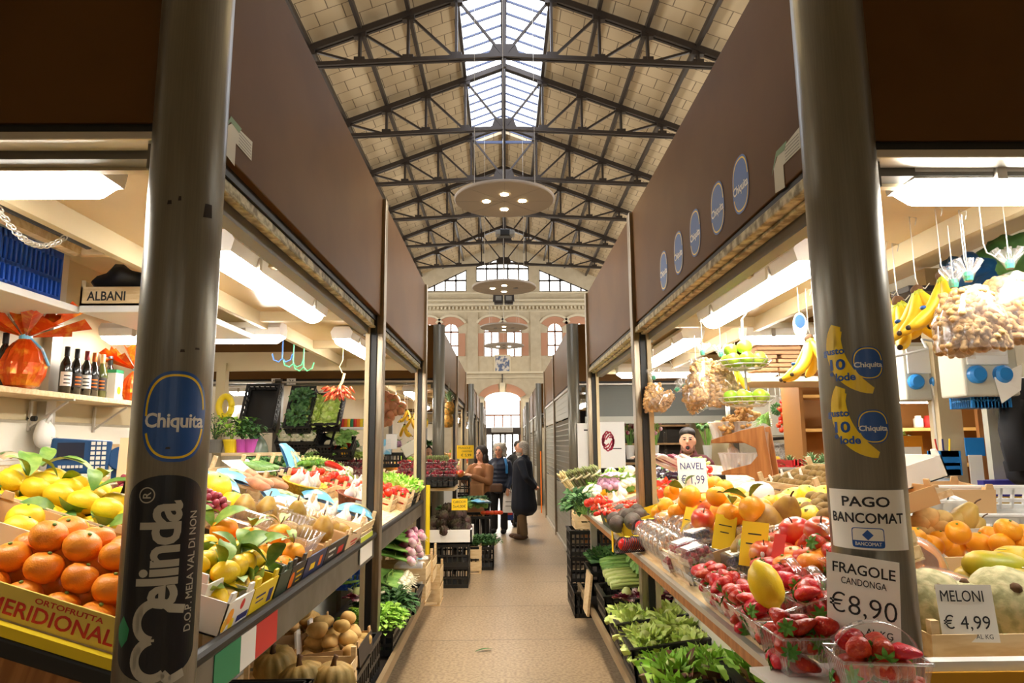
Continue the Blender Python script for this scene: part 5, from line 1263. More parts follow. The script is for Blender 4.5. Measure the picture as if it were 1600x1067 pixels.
# second and third rows
wood_crate(CL(3.45, .72), .3, .3, .09, 'small wooden crate of red grapes right of the left column')
for i in range(3): PR['grapes'].put(CL(3.38+.07*i, .64+.07*(i % 2), .1) @ RZ(rnd(0, 6)) @ S(1.25), 'bunch of red grapes in the small crate right of the left column', 'red grapes right of the left column')
hero(PR['grapefruit'], 335, 763, -1, .15, 'largest yellow grapefruit, right of the left column', sc_=1.5)
hero(PR['grapefruit'], 361, 786, -1, .1, 'pale yellow grapefruit behind the brown pears', sc_=1.2); hero(PR['grapefruit'], 348, 800, -1, .06, 'small yellow grapefruit half hidden behind the brown pears', sc_=.95)
m_bpk = mat('blue_pack', (120, 196, 236), .3, c2=(228, 240, 246), sc_=5, lo=.55, hi=.6)
def pack(M, w, l, h, label, m=m_bpk, txt=None, win=True):
    t = thing('vegetable_pack', label, 'pack', M)
    h *= .7
    def fn(u, v): return V(((u-.5)*w, (v-.5)*l, h*(math.sin(pi*min(max(u, .02), .98))*math.sin(pi*min(max(v, .02), .98)))**.35))
    b = MB().grid(fn, 12, 12); b.add([(-w/2, -l/2, 0), (w/2, -l/2, 0), (w/2, l/2, 0), (-w/2, l/2, 0)], [[3, 2, 1, 0]]); obj('wrapper', b, m, t, smooth=True)
    obj('clear_window', MB().grid(lambda u, v: fn(.3+.4*u, .1+.6*v)+V((0, 0, .002)), 6, 6), mat('carrot_window', (232, 226, 190), .2, c2=(120, 160, 90), sc_=20), t, smooth=True)
    if txt: obj('lettering', text(txt, w*.5, l*.12, .02), m_binc, t, M=T(0, l*.3, h*1.02))
    return t
pack(CL(4.35, .98, .1) @ RZ(.5), .4, .26, .09, 'long blue and clear vegetable pack behind the big grapefruit'); pack(CL(4.62, .98, .12) @ RZ(.4), .34, .22, .08, 'shorter blue vegetable pack behind the sweet potatoes end')
pack(CL(4.5, .58, .09) @ RZ(.5), .42, .24, .09, 'long blue pack of greens behind the brown pears'); pack(CL(4.95, .5, .1) @ RZ(.5), .34, .22, .1, 'clear and green pack of greens beside the long blue pack')
pack(CL(4.78, .16, .1) @ RZ(.2), .2, .24, .1, 'blue and white pack of mushrooms by the left middle post')
pack(CL(6.25, 1.15, .16) @ RX(.9), .2, .3, .09, 'upright blue pack standing behind the sweet potatoes'); pack(CL(6.5, 1.18, .15) @ RX(.7) @ RZ(.3), .22, .28, .08, 'second upright blue pack leaning beside the green peppers')
wood_crate(CL(5.0, 1.0), .55, .4, .12, 'wooden crate of sweet potatoes lined with red checked paper', posts=.09)
solo('checked_paper', MB().grid(lambda u, v: V(((u-.5)*.5, (v-.5)*.3, .1+.05*abs(2*v-1))), 8, 8), brick('red_check', (210, 50, 44), (214, 60, 50), (244, 238, 230), .03, .03, .008, (0, 1)), 'red and white checked paper lining the sweet potato crate', 'paper', M=CL(5.15, 1.05, .02), smooth=True)
for i, (px, py) in enumerate(((375, 742), (388, 750), (400, 756), (412, 752), (430, 756), (394, 742))): hero(PR['sweet%d' % (i % 3)], px, py, -1, .14, 'pinkish sweet potato in the checked-paper crate', 'sweet potatoes', M=RZ(rnd(.8, 1.6)))
wood_crate(CL(5.75, 1.0), .4, .4, .12, 'second wooden crate in the rear row of the left counter behind the sweet potatoes', posts=.09)
heap(PR['aubergine'], CL(5.75, 1.0, .06), .36, .36, .045, 'dark aubergine in the rear wooden crate of the left counter', 'rear aubergines left', ry=.1, mode='lie')
# garlic basket and bowl
def basket(M, label, m, r=.15, h=.07, oval_=1.5, nm='basket'):
    t = thing(nm, label, 'basket', M @ S(oval_, 1, 1)); b = MB().lathe([(r*.8, 0), (r, h), (r*1.04, h), (r*.97, h), (r*.78, .006)], 40, fn=lambda q, z, a: q*(1+.015*math.sin(20*a+z*90)))
    obj('weave', b, m, t, smooth=True); obj('rim', MB().tube([(r*1.02*math.cos(k*pi/16), r*1.02*math.sin(k*pi/16), h) for k in range(33)], .007, 6), m, t, smooth=True); return t
basket(CL(5.05, .62, .1), 'yellow woven oval basket of garlic on the left counter', mat('yellow_wicker', (236, 190, 40), .6, c2=(206, 150, 24), sc_=60), nm='wicker_basket')
for i in range(9): PR['garlic'].put(CL(5.05+.07*((i % 5)-2), .62+.08*((i//5)-.5), .17+.02*(i % 2)) @ RZ(rnd(0, 6)) @ RX(rnd(-.6, .6)) @ S(1.3), 'white garlic bulb in the yellow oval basket', 'garlic in the yellow basket')
basket(CL(5.16, .24, .08), 'brown round basket of pink garlic against the left middle post', mat('brown_wicker', (170, 92, 56), .6, c2=(130, 66, 40), sc_=50), .15, .09, 1.2)
for i in range(9): PR['garlic'].put(CL(5.16+.07*((i % 5)-2), .24+.08*((i//5)-.5), .17+.02*(i % 2)) @ RZ(rnd(0, 6)) @ RX(rnd(-.6, .6)) @ S(1.4), 'pinkish garlic bulb in the brown round basket', 'garlic in the brown basket')
for k, (y0, d0, lab) in enumerate(((5.55, .78, 'nearest'), (6.0, .72, 'second'), (6.05, .3, 'front'))):
    wood_crate(CL(y0+.2, d0), .4, .4, .1, 'pale wooden crate of red tomatoes, %s of three on the left counter' % lab)
    heap(PR['tomato'], CL(y0+.2, d0, .03), .37, .37, .045, 'red tomato in the %s wooden tomato crate of the left counter' % lab, 'tomatoes, %s crate' % lab, layers=2, sc_=1.3, mode='up')
heap(PR['pepper'], CL(6.75, 1.08, .06), .7, .42, .03, 'long green pepper on the rear row of the left counter', 'green peppers', ry=.1, layers=2, mode='lie', sc_=1.25)
wood_crate(CL(6.75, 1.05), .75, .46, .1, 'wooden crate of long green peppers on the rear row')
hero(PR['rpepper'], 522, 728, -1, .16, 'single long red pepper lying on the green peppers', sc_=1.5, M=RZ(1.2))
pick(PR['escarole']).put(CL(7.25, .95, .0) @ S(1.4), 'round pale savoy cabbage behind the red pepper')
heap(PR['courgette'], CL(5.4, 1.08, .12), .4, .3, .03, 'green courgette between the sweet potatoes and the peppers', 'courgettes on the left counter', ry=.11, mode='lie2', sc_=1.1)
heap(PR['garlic'], CL(6.45, .62, .08), .3, .3, .04, 'white onion beside the tomato crates of the left counter', 'white onions beside the tomatoes', sc_=1.3)
wood_crate(CL(6.55, .22), .42, .42, .12, 'slatted crate of salad tomatoes in the far bay of the left counter')
heap(PR['plum'], CL(6.55, .22, .04), .38, .38, .042, 'plum tomato in the slatted far-bay crate', 'plum tomatoes far bay', layers=2, sc_=1.3)
black_crate(CL(6.95, .25, 0), .34, .46, .14, 'small black crate of green salad in the far bay of the left counter')
for i in range(3): pick(PR['lettuce']).put(CL(6.88+.09*i, .18+.1*(i % 2), .09) @ RZ(i), 'green lettuce in the small black far-bay crate', 'far-bay lettuces left')
wood_crate(CL(7.28, .25), .3, .46, .15, 'tall slatted crate of lettuce at the far end of the left counter', posts=.08)
for i in range(3): PR['lettuce'][1].put(CL(7.2+.08*i, .16+.12*(i % 2), .12) @ RZ(i*2), 'green lettuce in the tall slatted crate at the far end', 'far-end lettuces left')
heap(PR['plum'], CL(7.28, .08, .12), .2, .1, .04, 'orange tomato on the tall slatted crate at the far end', 'tomatoes at the far end', sc_=1.2)
for i in range(5): PR['fennel'].put(CL(6.9+.12*i, .78, .1) @ RZ(rnd(1, 2)), 'pale fennel in the far bay behind the salad crate', 'fennel in the far bay left')
for i in range(4): pick(PR['escarole']).put(CL(7.0+.14*i, 1.12, .05), 'pale escarole at the rear of the far bay', 'escarole in the far bay left')
for i in range(6): PR['chard'].put(CL(5.95+.3*i, 1.28, .02) @ S(.9), 'dark leafy green along the rear edge of the left counter', 'dark greens along the rear left edge')
# ---------------------------------------------------------------- wine shelf
gl_d = mat('bottle_glass_dark', (26, 24, 20), .12, coat=.5); gl_g = mat('bottle_glass_green', (74, 80, 30), .12, coat=.5)
bp2 = [(.03, 0), (.037, .004), (.0375, .19), (.034, .215), (.018, .25), (.0145, .26), (.014, .31), (.0155, .312), (.0155, .325), (.013, .326)]
def bottle(px, lab, glass, foil, label_m, kind=0):
    x = BL+.17; q = P(px, 600, X=x); t = thing('wine_bottle', lab, 'bottle', T(x, q.y, 2.0) @ RZ(rnd(-.3, .3)), 'wine bottles on the shelf')
    obj('glass', revol(bp2, 20), glass, t, smooth=True); obj('capsule', revol([(.0155, .262), (.0165, .265), (.0165, .327), (.01, .329)], 16), foil, t, smooth=True)
    lm = MB().grid(lambda u, v: V((.0382*math.cos(-.2-2.2*u+.5), .0382*math.sin(-.2-2.2*u+.5), .06+v*.095)), 14, 1); obj('label', lm, label_m, t, smooth=True)
    for i in range(3):
        k = MB().grid(lambda u, v: V((.0387*math.cos(-.5-1.1*u+.3), .0387*math.sin(-.5-1.1*u+.3), .075+.025*i+v*.008)), 8, 1); obj('label_print', k, m_ink if label_m is m_paper else m_orng, t)
    return t
lbw = m_paper; lbd = mat('dark_label', (46, 36, 30), .5); foilr = mat('red_foil', (130, 40, 46), .35, .3); foilo = mat('orange_foil', (206, 110, 50), .35, .3); foilc = mat('cream_foil', (226, 186, 130), .35, .3)
bottle(101, 'dark wine bottle with a large white label, nearest of the cluster on the shelf', gl_d, m_black, lbw)
bottle(117, 'dark wine bottle with a black and red label, second on the shelf', gl_d, m_black, lbd)
bottle(133, 'dark wine bottle with dark red capsule and white label, third on the shelf', gl_d, foilr, lbw)
bottle(145, 'wine bottle with orange capsule and dark label, fourth on the shelf', gl_d, foilo, lbd)
bottle(158, 'green wine bottle with cream capsule, fifth on the shelf', gl_g, foilc, lbd)
bottle(170, 'dark wine bottle with black capsule behind the white box', gl_d, m_black, lbw)
bottle(2, 'dark wine bottle with white label at the picture edge beside the foil egg', gl_d, m_black, lbw)
q = P(174, 605, X=BL+.2); t = thing('gift_box', 'white wine carton printed with yellow lemons on the shelf', 'box', T(BL+.2, q.y+.03, 2.0)); obj('carton', B((-.04, -.05, 0), (.04, .05, .2)), m_cwhite, t, bev=.003)
obj('printed_lemon', flat(oval(.05, .06)), m_cyel, t, M=T(.0405, 0, .07) @ RZ(pi/2) @ RX(pi/2)); obj('green_flap', B((-.04, -.05, .2), (.04, .05, .225)), m_grn, t)
m_foil = mat('orange_foil_wrap', (222, 84, 20), .22, .35, c2=(240, 150, 40), sc_=16, lo=.5, hi=.66, bump=1, bsc=24)
m_foil2 = mat('silver_foil', (206, 200, 190), .2, .8, bump=1, bsc=30)
def foil_egg(px, lab, s=1.0):
    x = BL+.25; q = P(px, 600, X=x); t = thing('foil_wrapped_egg', lab, 'wrapped egg', T(x, q.y, 2.0) @ S(s), 'foil-wrapped eggs')
    obj('wrapped_body', revol([(.05, 0), (.09, .015), (.115, .08), (.118, .15), (.095, .22), (.06, .27), (.03, .3), (.028, .315)], 26, lambda r, z, a: r*(1+.05*math.sin(9*a+z*20)+.03*math.sin(17*a))), m_foil, t)
    pl_ = MB()
    for i in range(15):
        a = i*2*pi/15+.1*math.sin(i*5); r1 = .17+.1*abs(math.sin(i*2.3)); h = .1+.06*math.sin(i*1.7)
        pl_.add([(.02*math.cos(a-.2), .02*math.sin(a-.2), .31), (.02*math.cos(a+.2), .02*math.sin(a+.2), .31), (r1*math.cos(a+.24), r1*math.sin(a+.24)*1.3, .33+h*1.3), (r1*1.15*math.cos(a), r1*1.15*math.sin(a)*1.3, .32+h), (r1*math.cos(a-.24), r1*math.sin(a-.24)*1.3, .36+h*1.1)], [[0, 1, 2, 3], [0, 3, 4]])
    obj('foil_plume', pl_, m_foil, t); p2 = MB()
    for i in range(5):
        a = i*1.4; p2.add([(.02*math.cos(a), .02*math.sin(a), .32), (.1*math.cos(a-.2), .1*math.sin(a-.2), .44), (.12*math.cos(a+.2), .12*math.sin(a+.2), .40)], [[0, 1, 2]])
    obj('silver_lining', p2, m_foil2, t); obj('ribbon', MB().lathe([(.034, .295), (.036, .325)], 16).tube([(.03, 0, .3), (.09, .02, .24), (.12, .05, .14)], .008, 5), m_bpk, t)
foil_egg(33, 'orange foil-wrapped egg with spread plume at the picture edge on the wine shelf', 1.0); foil_egg(212, 'orange foil-wrapped egg half hidden by the left column on the wine shelf', .8)
# cap, scale, jars
q = P(68, 690, X=BL+.1); t = thing('baseball_cap', 'white baseball cap hanging on a hook under the wine shelf', 'cap', T(q) @ RZ(.2))
obj('crown', MB().ell((0, 0, .055), (.055, .085, .095), 20).disp(.02, 9, 2), mat('cap_cloth', (238, 234, 226), .9), t, smooth=True)
obj('peak', MB().grid(lambda u, v: V((.045+.03*math.sin(pi*u)+.02*v, (u-.5)*.15*(1-.3*v*v), -.03-.12*v)), 10, 5), mat('cap_peak', (196, 194, 192), .9), t, smooth=True, thick=.006)  # shade put into the peak colour so it stands off the crown
obj('strap', MB().tube([(.02, -.03, .12), (.03, 0, .17), (.02, .03, .12)], .012, 6), mat('cap_strap', (236, 232, 224), .9), t, smooth=True)
obj('lettering', text('Calvin Klein', .12, .02, .01), m_ink, t, M=T(.068, 0, .02) @ RZ(pi/2) @ RX(pi/2)); obj('lettering', text('NEW YORK', .07, .012, .01), m_ink, t, M=T(.062, 0, -.005) @ RZ(pi/2) @ RX(pi/2))
obj('hook', MB().lathe([(.018, 0), (.018, .05)], 12, T(-.1, -.01, .15) @ RY(pi/2)), m_black, t)
q = P(125, 712, X=-2.62); t = thing('price_scale', 'blue electronic market scale with keypad on a post', 'scale', T(q) @ RZ(.55))
hd = RX(-.45)
obj('head', MB().prism([(-.17, -.11), (.15, -.11), (.17, .09), (-.15, .11)], .07, RX(pi/2) @ T(0, 0, -.035)), m_blue, t, bev=.012); obj('screen', MB().box((-.05, -.041, .03), (.14, .008, .1)), mat('scale_screen', (34, 40, 62), .2), t)
ky = MB()
for i in range(3):
    for j in range(6): ky.box((.065+.03*i, -.041, .075-.03*j), (.022, .008, .02))
obj('keypad', ky, m_paper, t)
for j in range(6): obj('key', MB().box((-.1+.022*j, -.041, -.065), (.017, .008, .017)), m_paper, t)
obj('label_printer', MB().lathe([(.075, 0), (.075, .08)], 24, T(.22, .06, -.02) @ RX(pi/2)), m_blue, t, bev=.006); obj('rear_case', MB().box((0, .05, -.01), (.28, .06, .16)), m_paper, t, bev=.01)
obj('pole', MB().box((.13, .05, -.3), (.06, .06, .5)), m_alu, t); obj('arm', MB().box((.2, .05, -.1), (.05, .05, .14)), m_blue, t)
t = wood_crate(T(P(200, 700, X=-2.9)) @ T(0, 0, -.1), .22, .25, .13, 'small wooden box of packets behind the left column', posts=.02)
solo('paper_bag', MB().box((0, 0, 0), (.08, .1, .26), tx=.8), m_kraft, 'yellowish paper bag standing behind the left column', 'bag', M=T(P(196, 722, X=-2.05)) @ RZ(.5))
t = thing('dark_sack', 'dark cloth sack behind the lemon crate under the wall shelf', 'sack', T(P(25, 758, X=-2.5))); obj('cloth', MB().ell((0, 0, -.06), (.25, .3, .1), 16).disp(.03, 7, 3), m_black, t, smooth=True)
pack(T(P(12, 712, X=BL+.16)) @ T(0, 0, -.03), .1, .2, .08, 'pale packet on the short wall shelf', m_kraft)
# potted herbs
def pot(px, lab, m, leafp, s=1.0, lf='dkgreen', wl=.05, n=60):
    q = P(px, 705, Y=7.32); t = thing('potted_herb', lab, 'plant pot', T(q.x, 7.32, 1.585), 'potted herbs'); obj('pot', revol([(.055*s, 0), (.075*s, .12), (.082*s, .12), (.082*s, .14), (.06*s, .13)], 20), m, t, smooth=False); l_ = MB()
    for i in range(n):
        a = rnd(0, 6.28); r_ = .13*s*math.sqrt(random.random()); h = .16+.2*s*random.random()
        leaf(l_, T(r_*math.cos(a), r_*math.sin(a), h) @ RZ(a) @ RY(rnd(-.5, .6)), wl*1.7, wl, .015, 3)
    for i in range(8):
        a = i*.8; l_.tube([(0, 0, .12), (.07*math.cos(a), .07*math.sin(a), .3)], .004, 5)
    obj('foliage', l_, mf[leafp], t); return t
pot(361, 'basil in a yellow pot on the rear shelf', m_cyel, 'lettuceg', 1.1); pmag = mat('magenta_pot', (196, 84, 178), .4)
pot(378, 'basil in a magenta pot next to the yellow pot', pmag, 'dkgreen', .9); pot(391, 'basil in the magenta pot at the shelf end', pmag, 'dkgreen', .9)
pot(336, 'feathery grey-green herb in a grey pot beside the left column', m_grey, 'dkgreen', 1.2, wl=.014, n=220)
def bagmesh(w, d, h, seed=0): return MB().ell((0, 0, -h/2), (w/2, d/2, h/2), 16).disp(w*.18, 8/w*.25, seed).tube([(0, 0, -h*.05), (0, 0, .08)], [w*.12, .012], 8)
solo('produce_bag', bagmesh(.22, .2, .42, 2), mat('grey_green_film', (96, 110, 96), .25), 'grey-green plastic bag hanging beside the potted basil', 'bag', M=T(P(403, 680, Y=7.4)), smooth=True)
# chilli bunch on a hook
t = thing('chilli_bunch', 'bunch of dried red chillies hanging from a white hook in the left stall', 'chillies', T(P(535, 583, Y=6.2)))
obj('string', MB().tube([(0, 0, .42), (0, 0, .12), (-.03, 0, .06), (0, 0, 0)], .004, 6).tube([(.02, 0, .0), (.0, 0, -.08), (-.03, 0, -.14)], .012, 6), mf['waspa'], t); c_ = MB()
for i in range(70):
    a = rnd(0, 6.28); u = random.random(); b_ = V((-.03+.11*u*math.cos(a), .1*u*math.sin(a), -.12-.1*random.random())); d_ = V((math.cos(a)*.05, math.sin(a)*.05, -.06+rnd(0, .05))); c_.tube([b_, b_+d_*.5, b_+d_], [.011, .011, .003], 6)
obj('chillies', c_, mf['chilli'], t, smooth=True)
# ---------------------------------------------------------------- low shelf on the left
def Fl(y, x, z=.23, rz=0): return T(-x, y, z) @ RZ(rz)
for k, (y, x) in enumerate(((2.75, 1.05), (3.3, 1.03), (3.85, 1.03), (4.3, 1.05))): black_crate(Fl(y, x, .23), .5, .5, .24, ('dark crate under the green-black crate', 'dark crate under the pumpkin crate', 'dark crate under the near potato box', 'dark crate under the rear potato boxes')[k])
def pbox(y, x, z, rz, lb, flb, grp, n):
    M_ = Fl(y, x, z) @ RZ(pi/2+rz) @ RX(-.1); card_crate(M_, .36, .34, .1, lb, m_cblk, m_card)
    for sx in (-1, 1): solo('card_flap', MB().box((0, 0, .06), (.09, .012, .12), tx=.75), m_cwhite, lb+(', its left flap' if sx < 0 else ', its right flap'), 'flap', M=M_ @ T(sx*.12, .16, .09))
    heap([PR['potato0'], PR['potato1'], PR['potato2']], M_ @ T(0, 0, .02), .33, .31, .044, flb, grp, layers=3, sc_=1.15)
pbox(3.95, .93, .48, 0, 'cardboard potato box nearest the aisle', 'brown potato in the box nearest the aisle', 'potatoes nearest the aisle', 3)
pbox(4.2, 1.22, .5, .1, 'cardboard potato box by the white panel', 'yellow potato in the box by the white panel', 'potatoes by the white panel', 2)
wood_crate(Fl(3.35, 1.02, .475), .56, .52, .13, 'pale wooden crate of pumpkins at the bottom of the view')
for px, py, s_, lb in ((430, 1040, .8, 'tall ribbed orange-green pumpkin in the low wooden crate'), (472, 1068, .85, 'pale pumpkin with a red sticker in the low wooden crate'), (520, 1066, .8, 'pinkish pumpkin at the crate edge nearest the potatoes')):
    PR['pumpkin'].put(T(P(px, py, Z=.62)) @ RX(rnd(-.3, .3)) @ RY(rnd(-.3, .3)) @ S(s_, s_, s_*1.15), lb)
black_crate(Fl(2.8, 1.05, .475), .45, .5, .2, 'dark green-black plastic crate corner at the bottom of the view')
wood_crate(Fl(2.95, 1.38, .3), .3, .12, .36, 'narrow pale wooden crate against the white panel beside the flag')
GY_ = [('herbl', 5.12, 'pale celery leaves in the black crate beyond the potatoes', 2), ('chard', 5.6, 'dark chard in the black crate behind the middle post', 3), ('springon', 5.75, 'spring onion bunch in the black crate', 4), ('onions', 6.25, 'red onion bunch piled on the low shelf', 5)]
for nm, y, lb, n in GY_[:2]:
    black_crate(Fl(y, .98, .23), .42, .46, .16, 'black plastic crate under the %s' % lb.split(' in ')[0])
    for i in range(n*2): (PR['herbl'] if nm == 'herbl' else PR['herbd']).put(Fl(y-.12+.12*(i % 3), .86+.16*(i//3), .34+.03*(i % 2)) @ S(.85), lb, lb+' group')
hero_fl = PR['wcauli']
for i in range(3): PR['radicchio' if i == 0 else 'fennel'].put(Fl(5.3+.1*i, 1.1, .5) @ RZ(i), ('pink and white radicchio' if i == 0 else 'white fennel bulb number %s' % ('one', 'two')[i-1])+' between the herb crates behind the middle post')
wood_crate(Fl(6.7, 1.02, .23), .6, .5, .3, 'pale wooden crate under the red onion bunches'); black_crate(Fl(6.08, .98, .3) @ RY(.15), .46, .42, .16, 'tilted black crate of spring onions')
for i in range(5): PR['springon'].put(Fl(5.92+.075*i, .86, .47) @ RY(.15) @ RZ(rnd(-.25, .25)) @ S(1.4), 'white spring onion bunch in the tilted black crate', 'spring onion bunches')
for i in range(9): PR['onions'].put(Fl(6.4+.075*i, .86+.03*(i % 2), .58+.07*(i % 3)) @ RY(.12) @ RZ(rnd(-.3, .3)) @ S(1.35), 'red onion bunch heaped at the far end of the low shelf', 'red onion bunches')
t = thing('foam_box', 'white foam box under the red onion bunches', 'box', Fl(7.0, .92, .23)); obj('body', MB().box((0, 0, .14), (.3, .5, .3), tx=.95), m_wh, t, bev=.02)
black_crate(Fl(5.85, 1.27, .5), .3, .3, .16, 'blue plastic crate of white bulbs behind the middle post', m_pblue)
heap(PR['garlic'], Fl(5.85, 1.27, .53), .26, .26, .04, 'white bulb in the blue crate behind the middle post', 'white bulbs in the blue crate', layers=2, sc_=1.3)
for i in range(4): PR['courgette'].put(Fl(6.3, 1.2+.05*i, .62) @ RZ(1.4+.1*i) @ S(1.5), 'pale green leek-like courgette behind the onion bunches', 'courgettes behind the onions')
wood_crate(Fl(7.1, .95, .32), .5, .4, .2, 'pale wooden crate of packets at the end of the left stall', posts=.12)
for i in range(4): pack(Fl(6.98+.09*i, .9+.03*i, .5) @ RX(.7), .16, .2, .07, ('first', 'second', 'third', 'fourth')[i]+' small packet standing in the end crate of the left stall', m_kraft if i % 2 else m_bpk)
wood_crate(Fl(7.55, .85, 0), .36, .4, .35, 'tall pale wooden crate on the floor by the far left post', posts=.06)
# ------------------------------------------------------------------ right stall produce
pm = {}
def punnet(M, w, l, h, label, group=None, strap=False):
    k = (w, l, h)
    if k not in pm: b, r = punnet_mesh(w, l, h); pm[k] = (b.mesh('wall', True), r.mesh('rim', True))
    t = thing('strawberry_punnet', label, 'punnet', M, group); obj('wall', pm[k][0], m_pet, t); obj('rim', pm[k][1], m_pet, t)
    if strap: obj('handle', MB().grid(lambda u, v: V((w*.5*math.cos(pi*u), (v-.5)*.03, h+.075*math.sin(pi*u))), 14, 1), m_pet, t, smooth=True, thick=.001)
    return t
def berries(M, w, l, h, label, group, n=16, top=.05, sc_=1.02):
    for i in range(n):
        u = i/n; lay = 0 if u < .34 else 1 if u < .72 else 2
        x, y = rnd(-.36, .36)*w*(1-.12*lay), rnd(-.38, .38)*l*(1-.12*lay)
        if lay:
            g = int(i-n*(.34 if lay == 1 else .72)); c = max(2, int(round(w/.055))); x = ((g % c+.5)/c-.5)*w*.85; y = (((g//c)+.5)/max(1, math.ceil(n*.34/c))-.5)*l*.85
        z = (.025 if lay == 0 else h*.75 if lay == 1 else h+.022)
        pick(PR['strawberry']).put(M @ T(x+rnd(-.008, .008), y+rnd(-.008, .008), z+rnd(-.005, .01)) @ RZ(rnd(0, 6.28)) @ RX(rnd(1.1, 2.1)) @ S(sc_*rnd(.9, 1.12)), label, group)
m_wcard = m_cwhite
solo('card_sheet', MB().box((0, 0, 0), (.36, .4, .012)), m_wcard, 'white card sheet under the two front strawberry punnets', 'sheet', M=T(.85, 1.72, 1.055) @ RZ(.12))
punnet(T(.775, 1.88, 1.062) @ RZ(.05), .155, .17, .095, 'clear strawberry punnet nearest us on the wooden counter edge'); berries(T(.775, 1.88, 1.062), .155, .17, .095, 'strawberry in the front punnet at the counter edge', 'strawberries in the front edge punnet', 20)
punnet(T(.865, 1.665, 1.062) @ RZ(-.12), .19, .14, .095, 'clear handled strawberry punnet in front of the right column', strap=True); berries(T(.865, 1.665, 1.062) @ RZ(-.12), .19, .14, .095, 'strawberry in the handled punnet in front of the right column', 'strawberries in the handled punnet', 20)
k = 0; nm_ = ['nearest', 'second', 'third', 'fourth']
for r_, d in enumerate((.085, .245)):
    for i, y in enumerate((2.13, 2.29, 2.45, 2.61)):
        if r_ and i > 2: continue
        M_ = CR(y, d, .0); lb = '%s of the %s row of strawberry punnets' % (nm_[i], ('outer', 'inner')[r_])
        punnet(M_, .145, .15, .09, 'clear punnet, '+lb+' behind the column', strap=(r_ == 1 and i < 2)); berries(M_, .145, .15, .09, 'strawberry in the '+lb, 'strawberries, '+lb, 18)
for i, (y, d) in enumerate(((2.2, .42), (2.42, .44))):
    M_ = CR(y, d, .03); punnet(M_, .18, .16, .1, 'deep handled strawberry tray, %s of two behind the punnet rows' % ('nearer', 'farther')[i], strap=True)
    berries(M_, .18, .16, .1, 'strawberry in the %s deep handled tray' % ('nearer', 'farther')[i], 'strawberries in the %s deep tray' % ('nearer', 'farther')[i], 20)
hero(PR['lemon'], 1197, 915, 1, .17, 'single yellow lemon standing on the strawberries', M=RY(pi/2-.2), sc_=1.35)
# apples, mandarins, pears, mangoes
wood_crate(CR(2.62, .56), .5, .32, .1, 'wooden tray of mandarins and apples behind the strawberries')
for px, py, nm2, s_, lb in ((1243, 832, 'apple', 1.3, 'large red apple with a sticker left of the right column'), (1284, 834, 'apple', 1.35, 'large blushed apple touching the right column'), (1222, 868, 'apple', 1.2, None), (1256, 850, 'apple', 1.15, None), (1195, 868, 'apple', 1.25, None), (1215, 848, 'apple', 1.1, None), (1272, 862, 'apple', 1.1, None), (1262, 876, 'apple', 1.1, None), (1292, 850, 'apple', 1.1, None),
                         (1265, 856, 'mandarin', 1.05, None), (1240, 872, 'mandarin', 1.0, None), (1268, 880, 'mandarin', 1.0, None), (1288, 872, 'mandarin', 1.0, None), (1296, 862, 'mandarin', .95, None), (1228, 884, 'mandarin', .95, None)):
    ap_ = nm2 == 'apple'; up = .16 if lb else .11
    hero(PR[nm2], px, py, 1, up, lb or ('smaller red and yellow apple among the mandarins' if ap_ else 'mandarin with a green button behind the strawberries'), None if lb else ('small apples by the column' if ap_ else 'mandarins by the column'), M=RZ(rnd(0, 6)) @ RX(rnd(-.5, .5)), sc_=s_)
for px, py, s_, up in ((1198, 812, 1.4, .16), (1228, 802, 1.4, .16), (1160, 840, 1.25, .1), (1178, 826, 1.0, .1), (1210, 832, 1.1, .1), (1190, 845, 1.2, .1), (1145, 826, 1.0, .1), (1222, 825, 1.0, .1), (1168, 852, 1.2, .1)):
    hero(PR['pear'], px, py, 1, up, 'brown-green pear heaped left of the right column', 'pears heaped on the right counter', M=RX(rnd(-.5, .5)) @ RY(rnd(-.6, .6)) if up > .12 else RX(rnd(1, 2)) @ RZ(rnd(-.5, .5)), sc_=s_)
card_crate(CR(3.15, .58), .62, .34, .09, 'cardboard tray under the heap of brown-green pears', m_kraft)
for px, py, s_ in ((1240, 782, 1.0), (1262, 776, .9), (1222, 790, .9), (1255, 800, .95), (1290, 778, .9), (1268, 812, .9)): hero(PR['grapefruit'], px, py, 1, .1, 'yellow grapefruit behind the pears on the right counter', 'yellow grapefruit right', sc_=s_*1.15)
card_crate(CR(3.3, .98), .7, .4, .08, 'kraft tray of kiwis and grapefruit beside the right column', m_kraft)
for px, py in ((1262, 795), (1277, 790), (1266, 805), (1280, 780), (1290, 782), (1270, 778), (1288, 796), (1292, 806), (1276, 802), (1250, 790)): hero(PR['kiwi'], px, py, 1, .12, 'brown kiwi beside the right column', 'kiwis beside the right column', M=RZ(rnd(0, 3)), sc_=1.25)
# oranges
card_crate(CR(3.45, .35), 1.0, .62, .1, 'wide low tray beneath the big orange heap of the right counter', m_kraft)
for k, (px, py, up) in enumerate([(1040, 790, .14), (1049, 770, .17), (1058, 762, .2), (1078, 758, .23), (1097, 752, .24), (1115, 757, .25), (1131, 763, .22), (1120, 775, .26), (1152, 776, .2), (1145, 790, .2), (1088, 770, .22), (1074, 784, .2), (1030, 800, .1), (1040, 810, .1), (1058, 800, .16), (1052, 815, .1), (1070, 805, .13), (1103, 785, .18), (1125, 800, .17), (1175, 792, .2), (1162, 800, .18), (1190, 795, .15), (1180, 815, .12), (1095, 800, .14), (1105, 822, .1), (1120, 830, .1), (1085, 815, .12), (1163, 815, .14), (1068, 822, .09), (1150, 812, .12), (1205, 788, .12), (1085, 832, .08), (1110, 768, .2), (1132, 783, .2), (1165, 783, .17)]):
    hero(PR['orange'], px, py, 1, up, 'large orange in the big heap on the right counter', 'oranges in the big heap', M=RZ(rnd(0, 6)) @ RX(rnd(-.6, .6)), sc_=1.1)
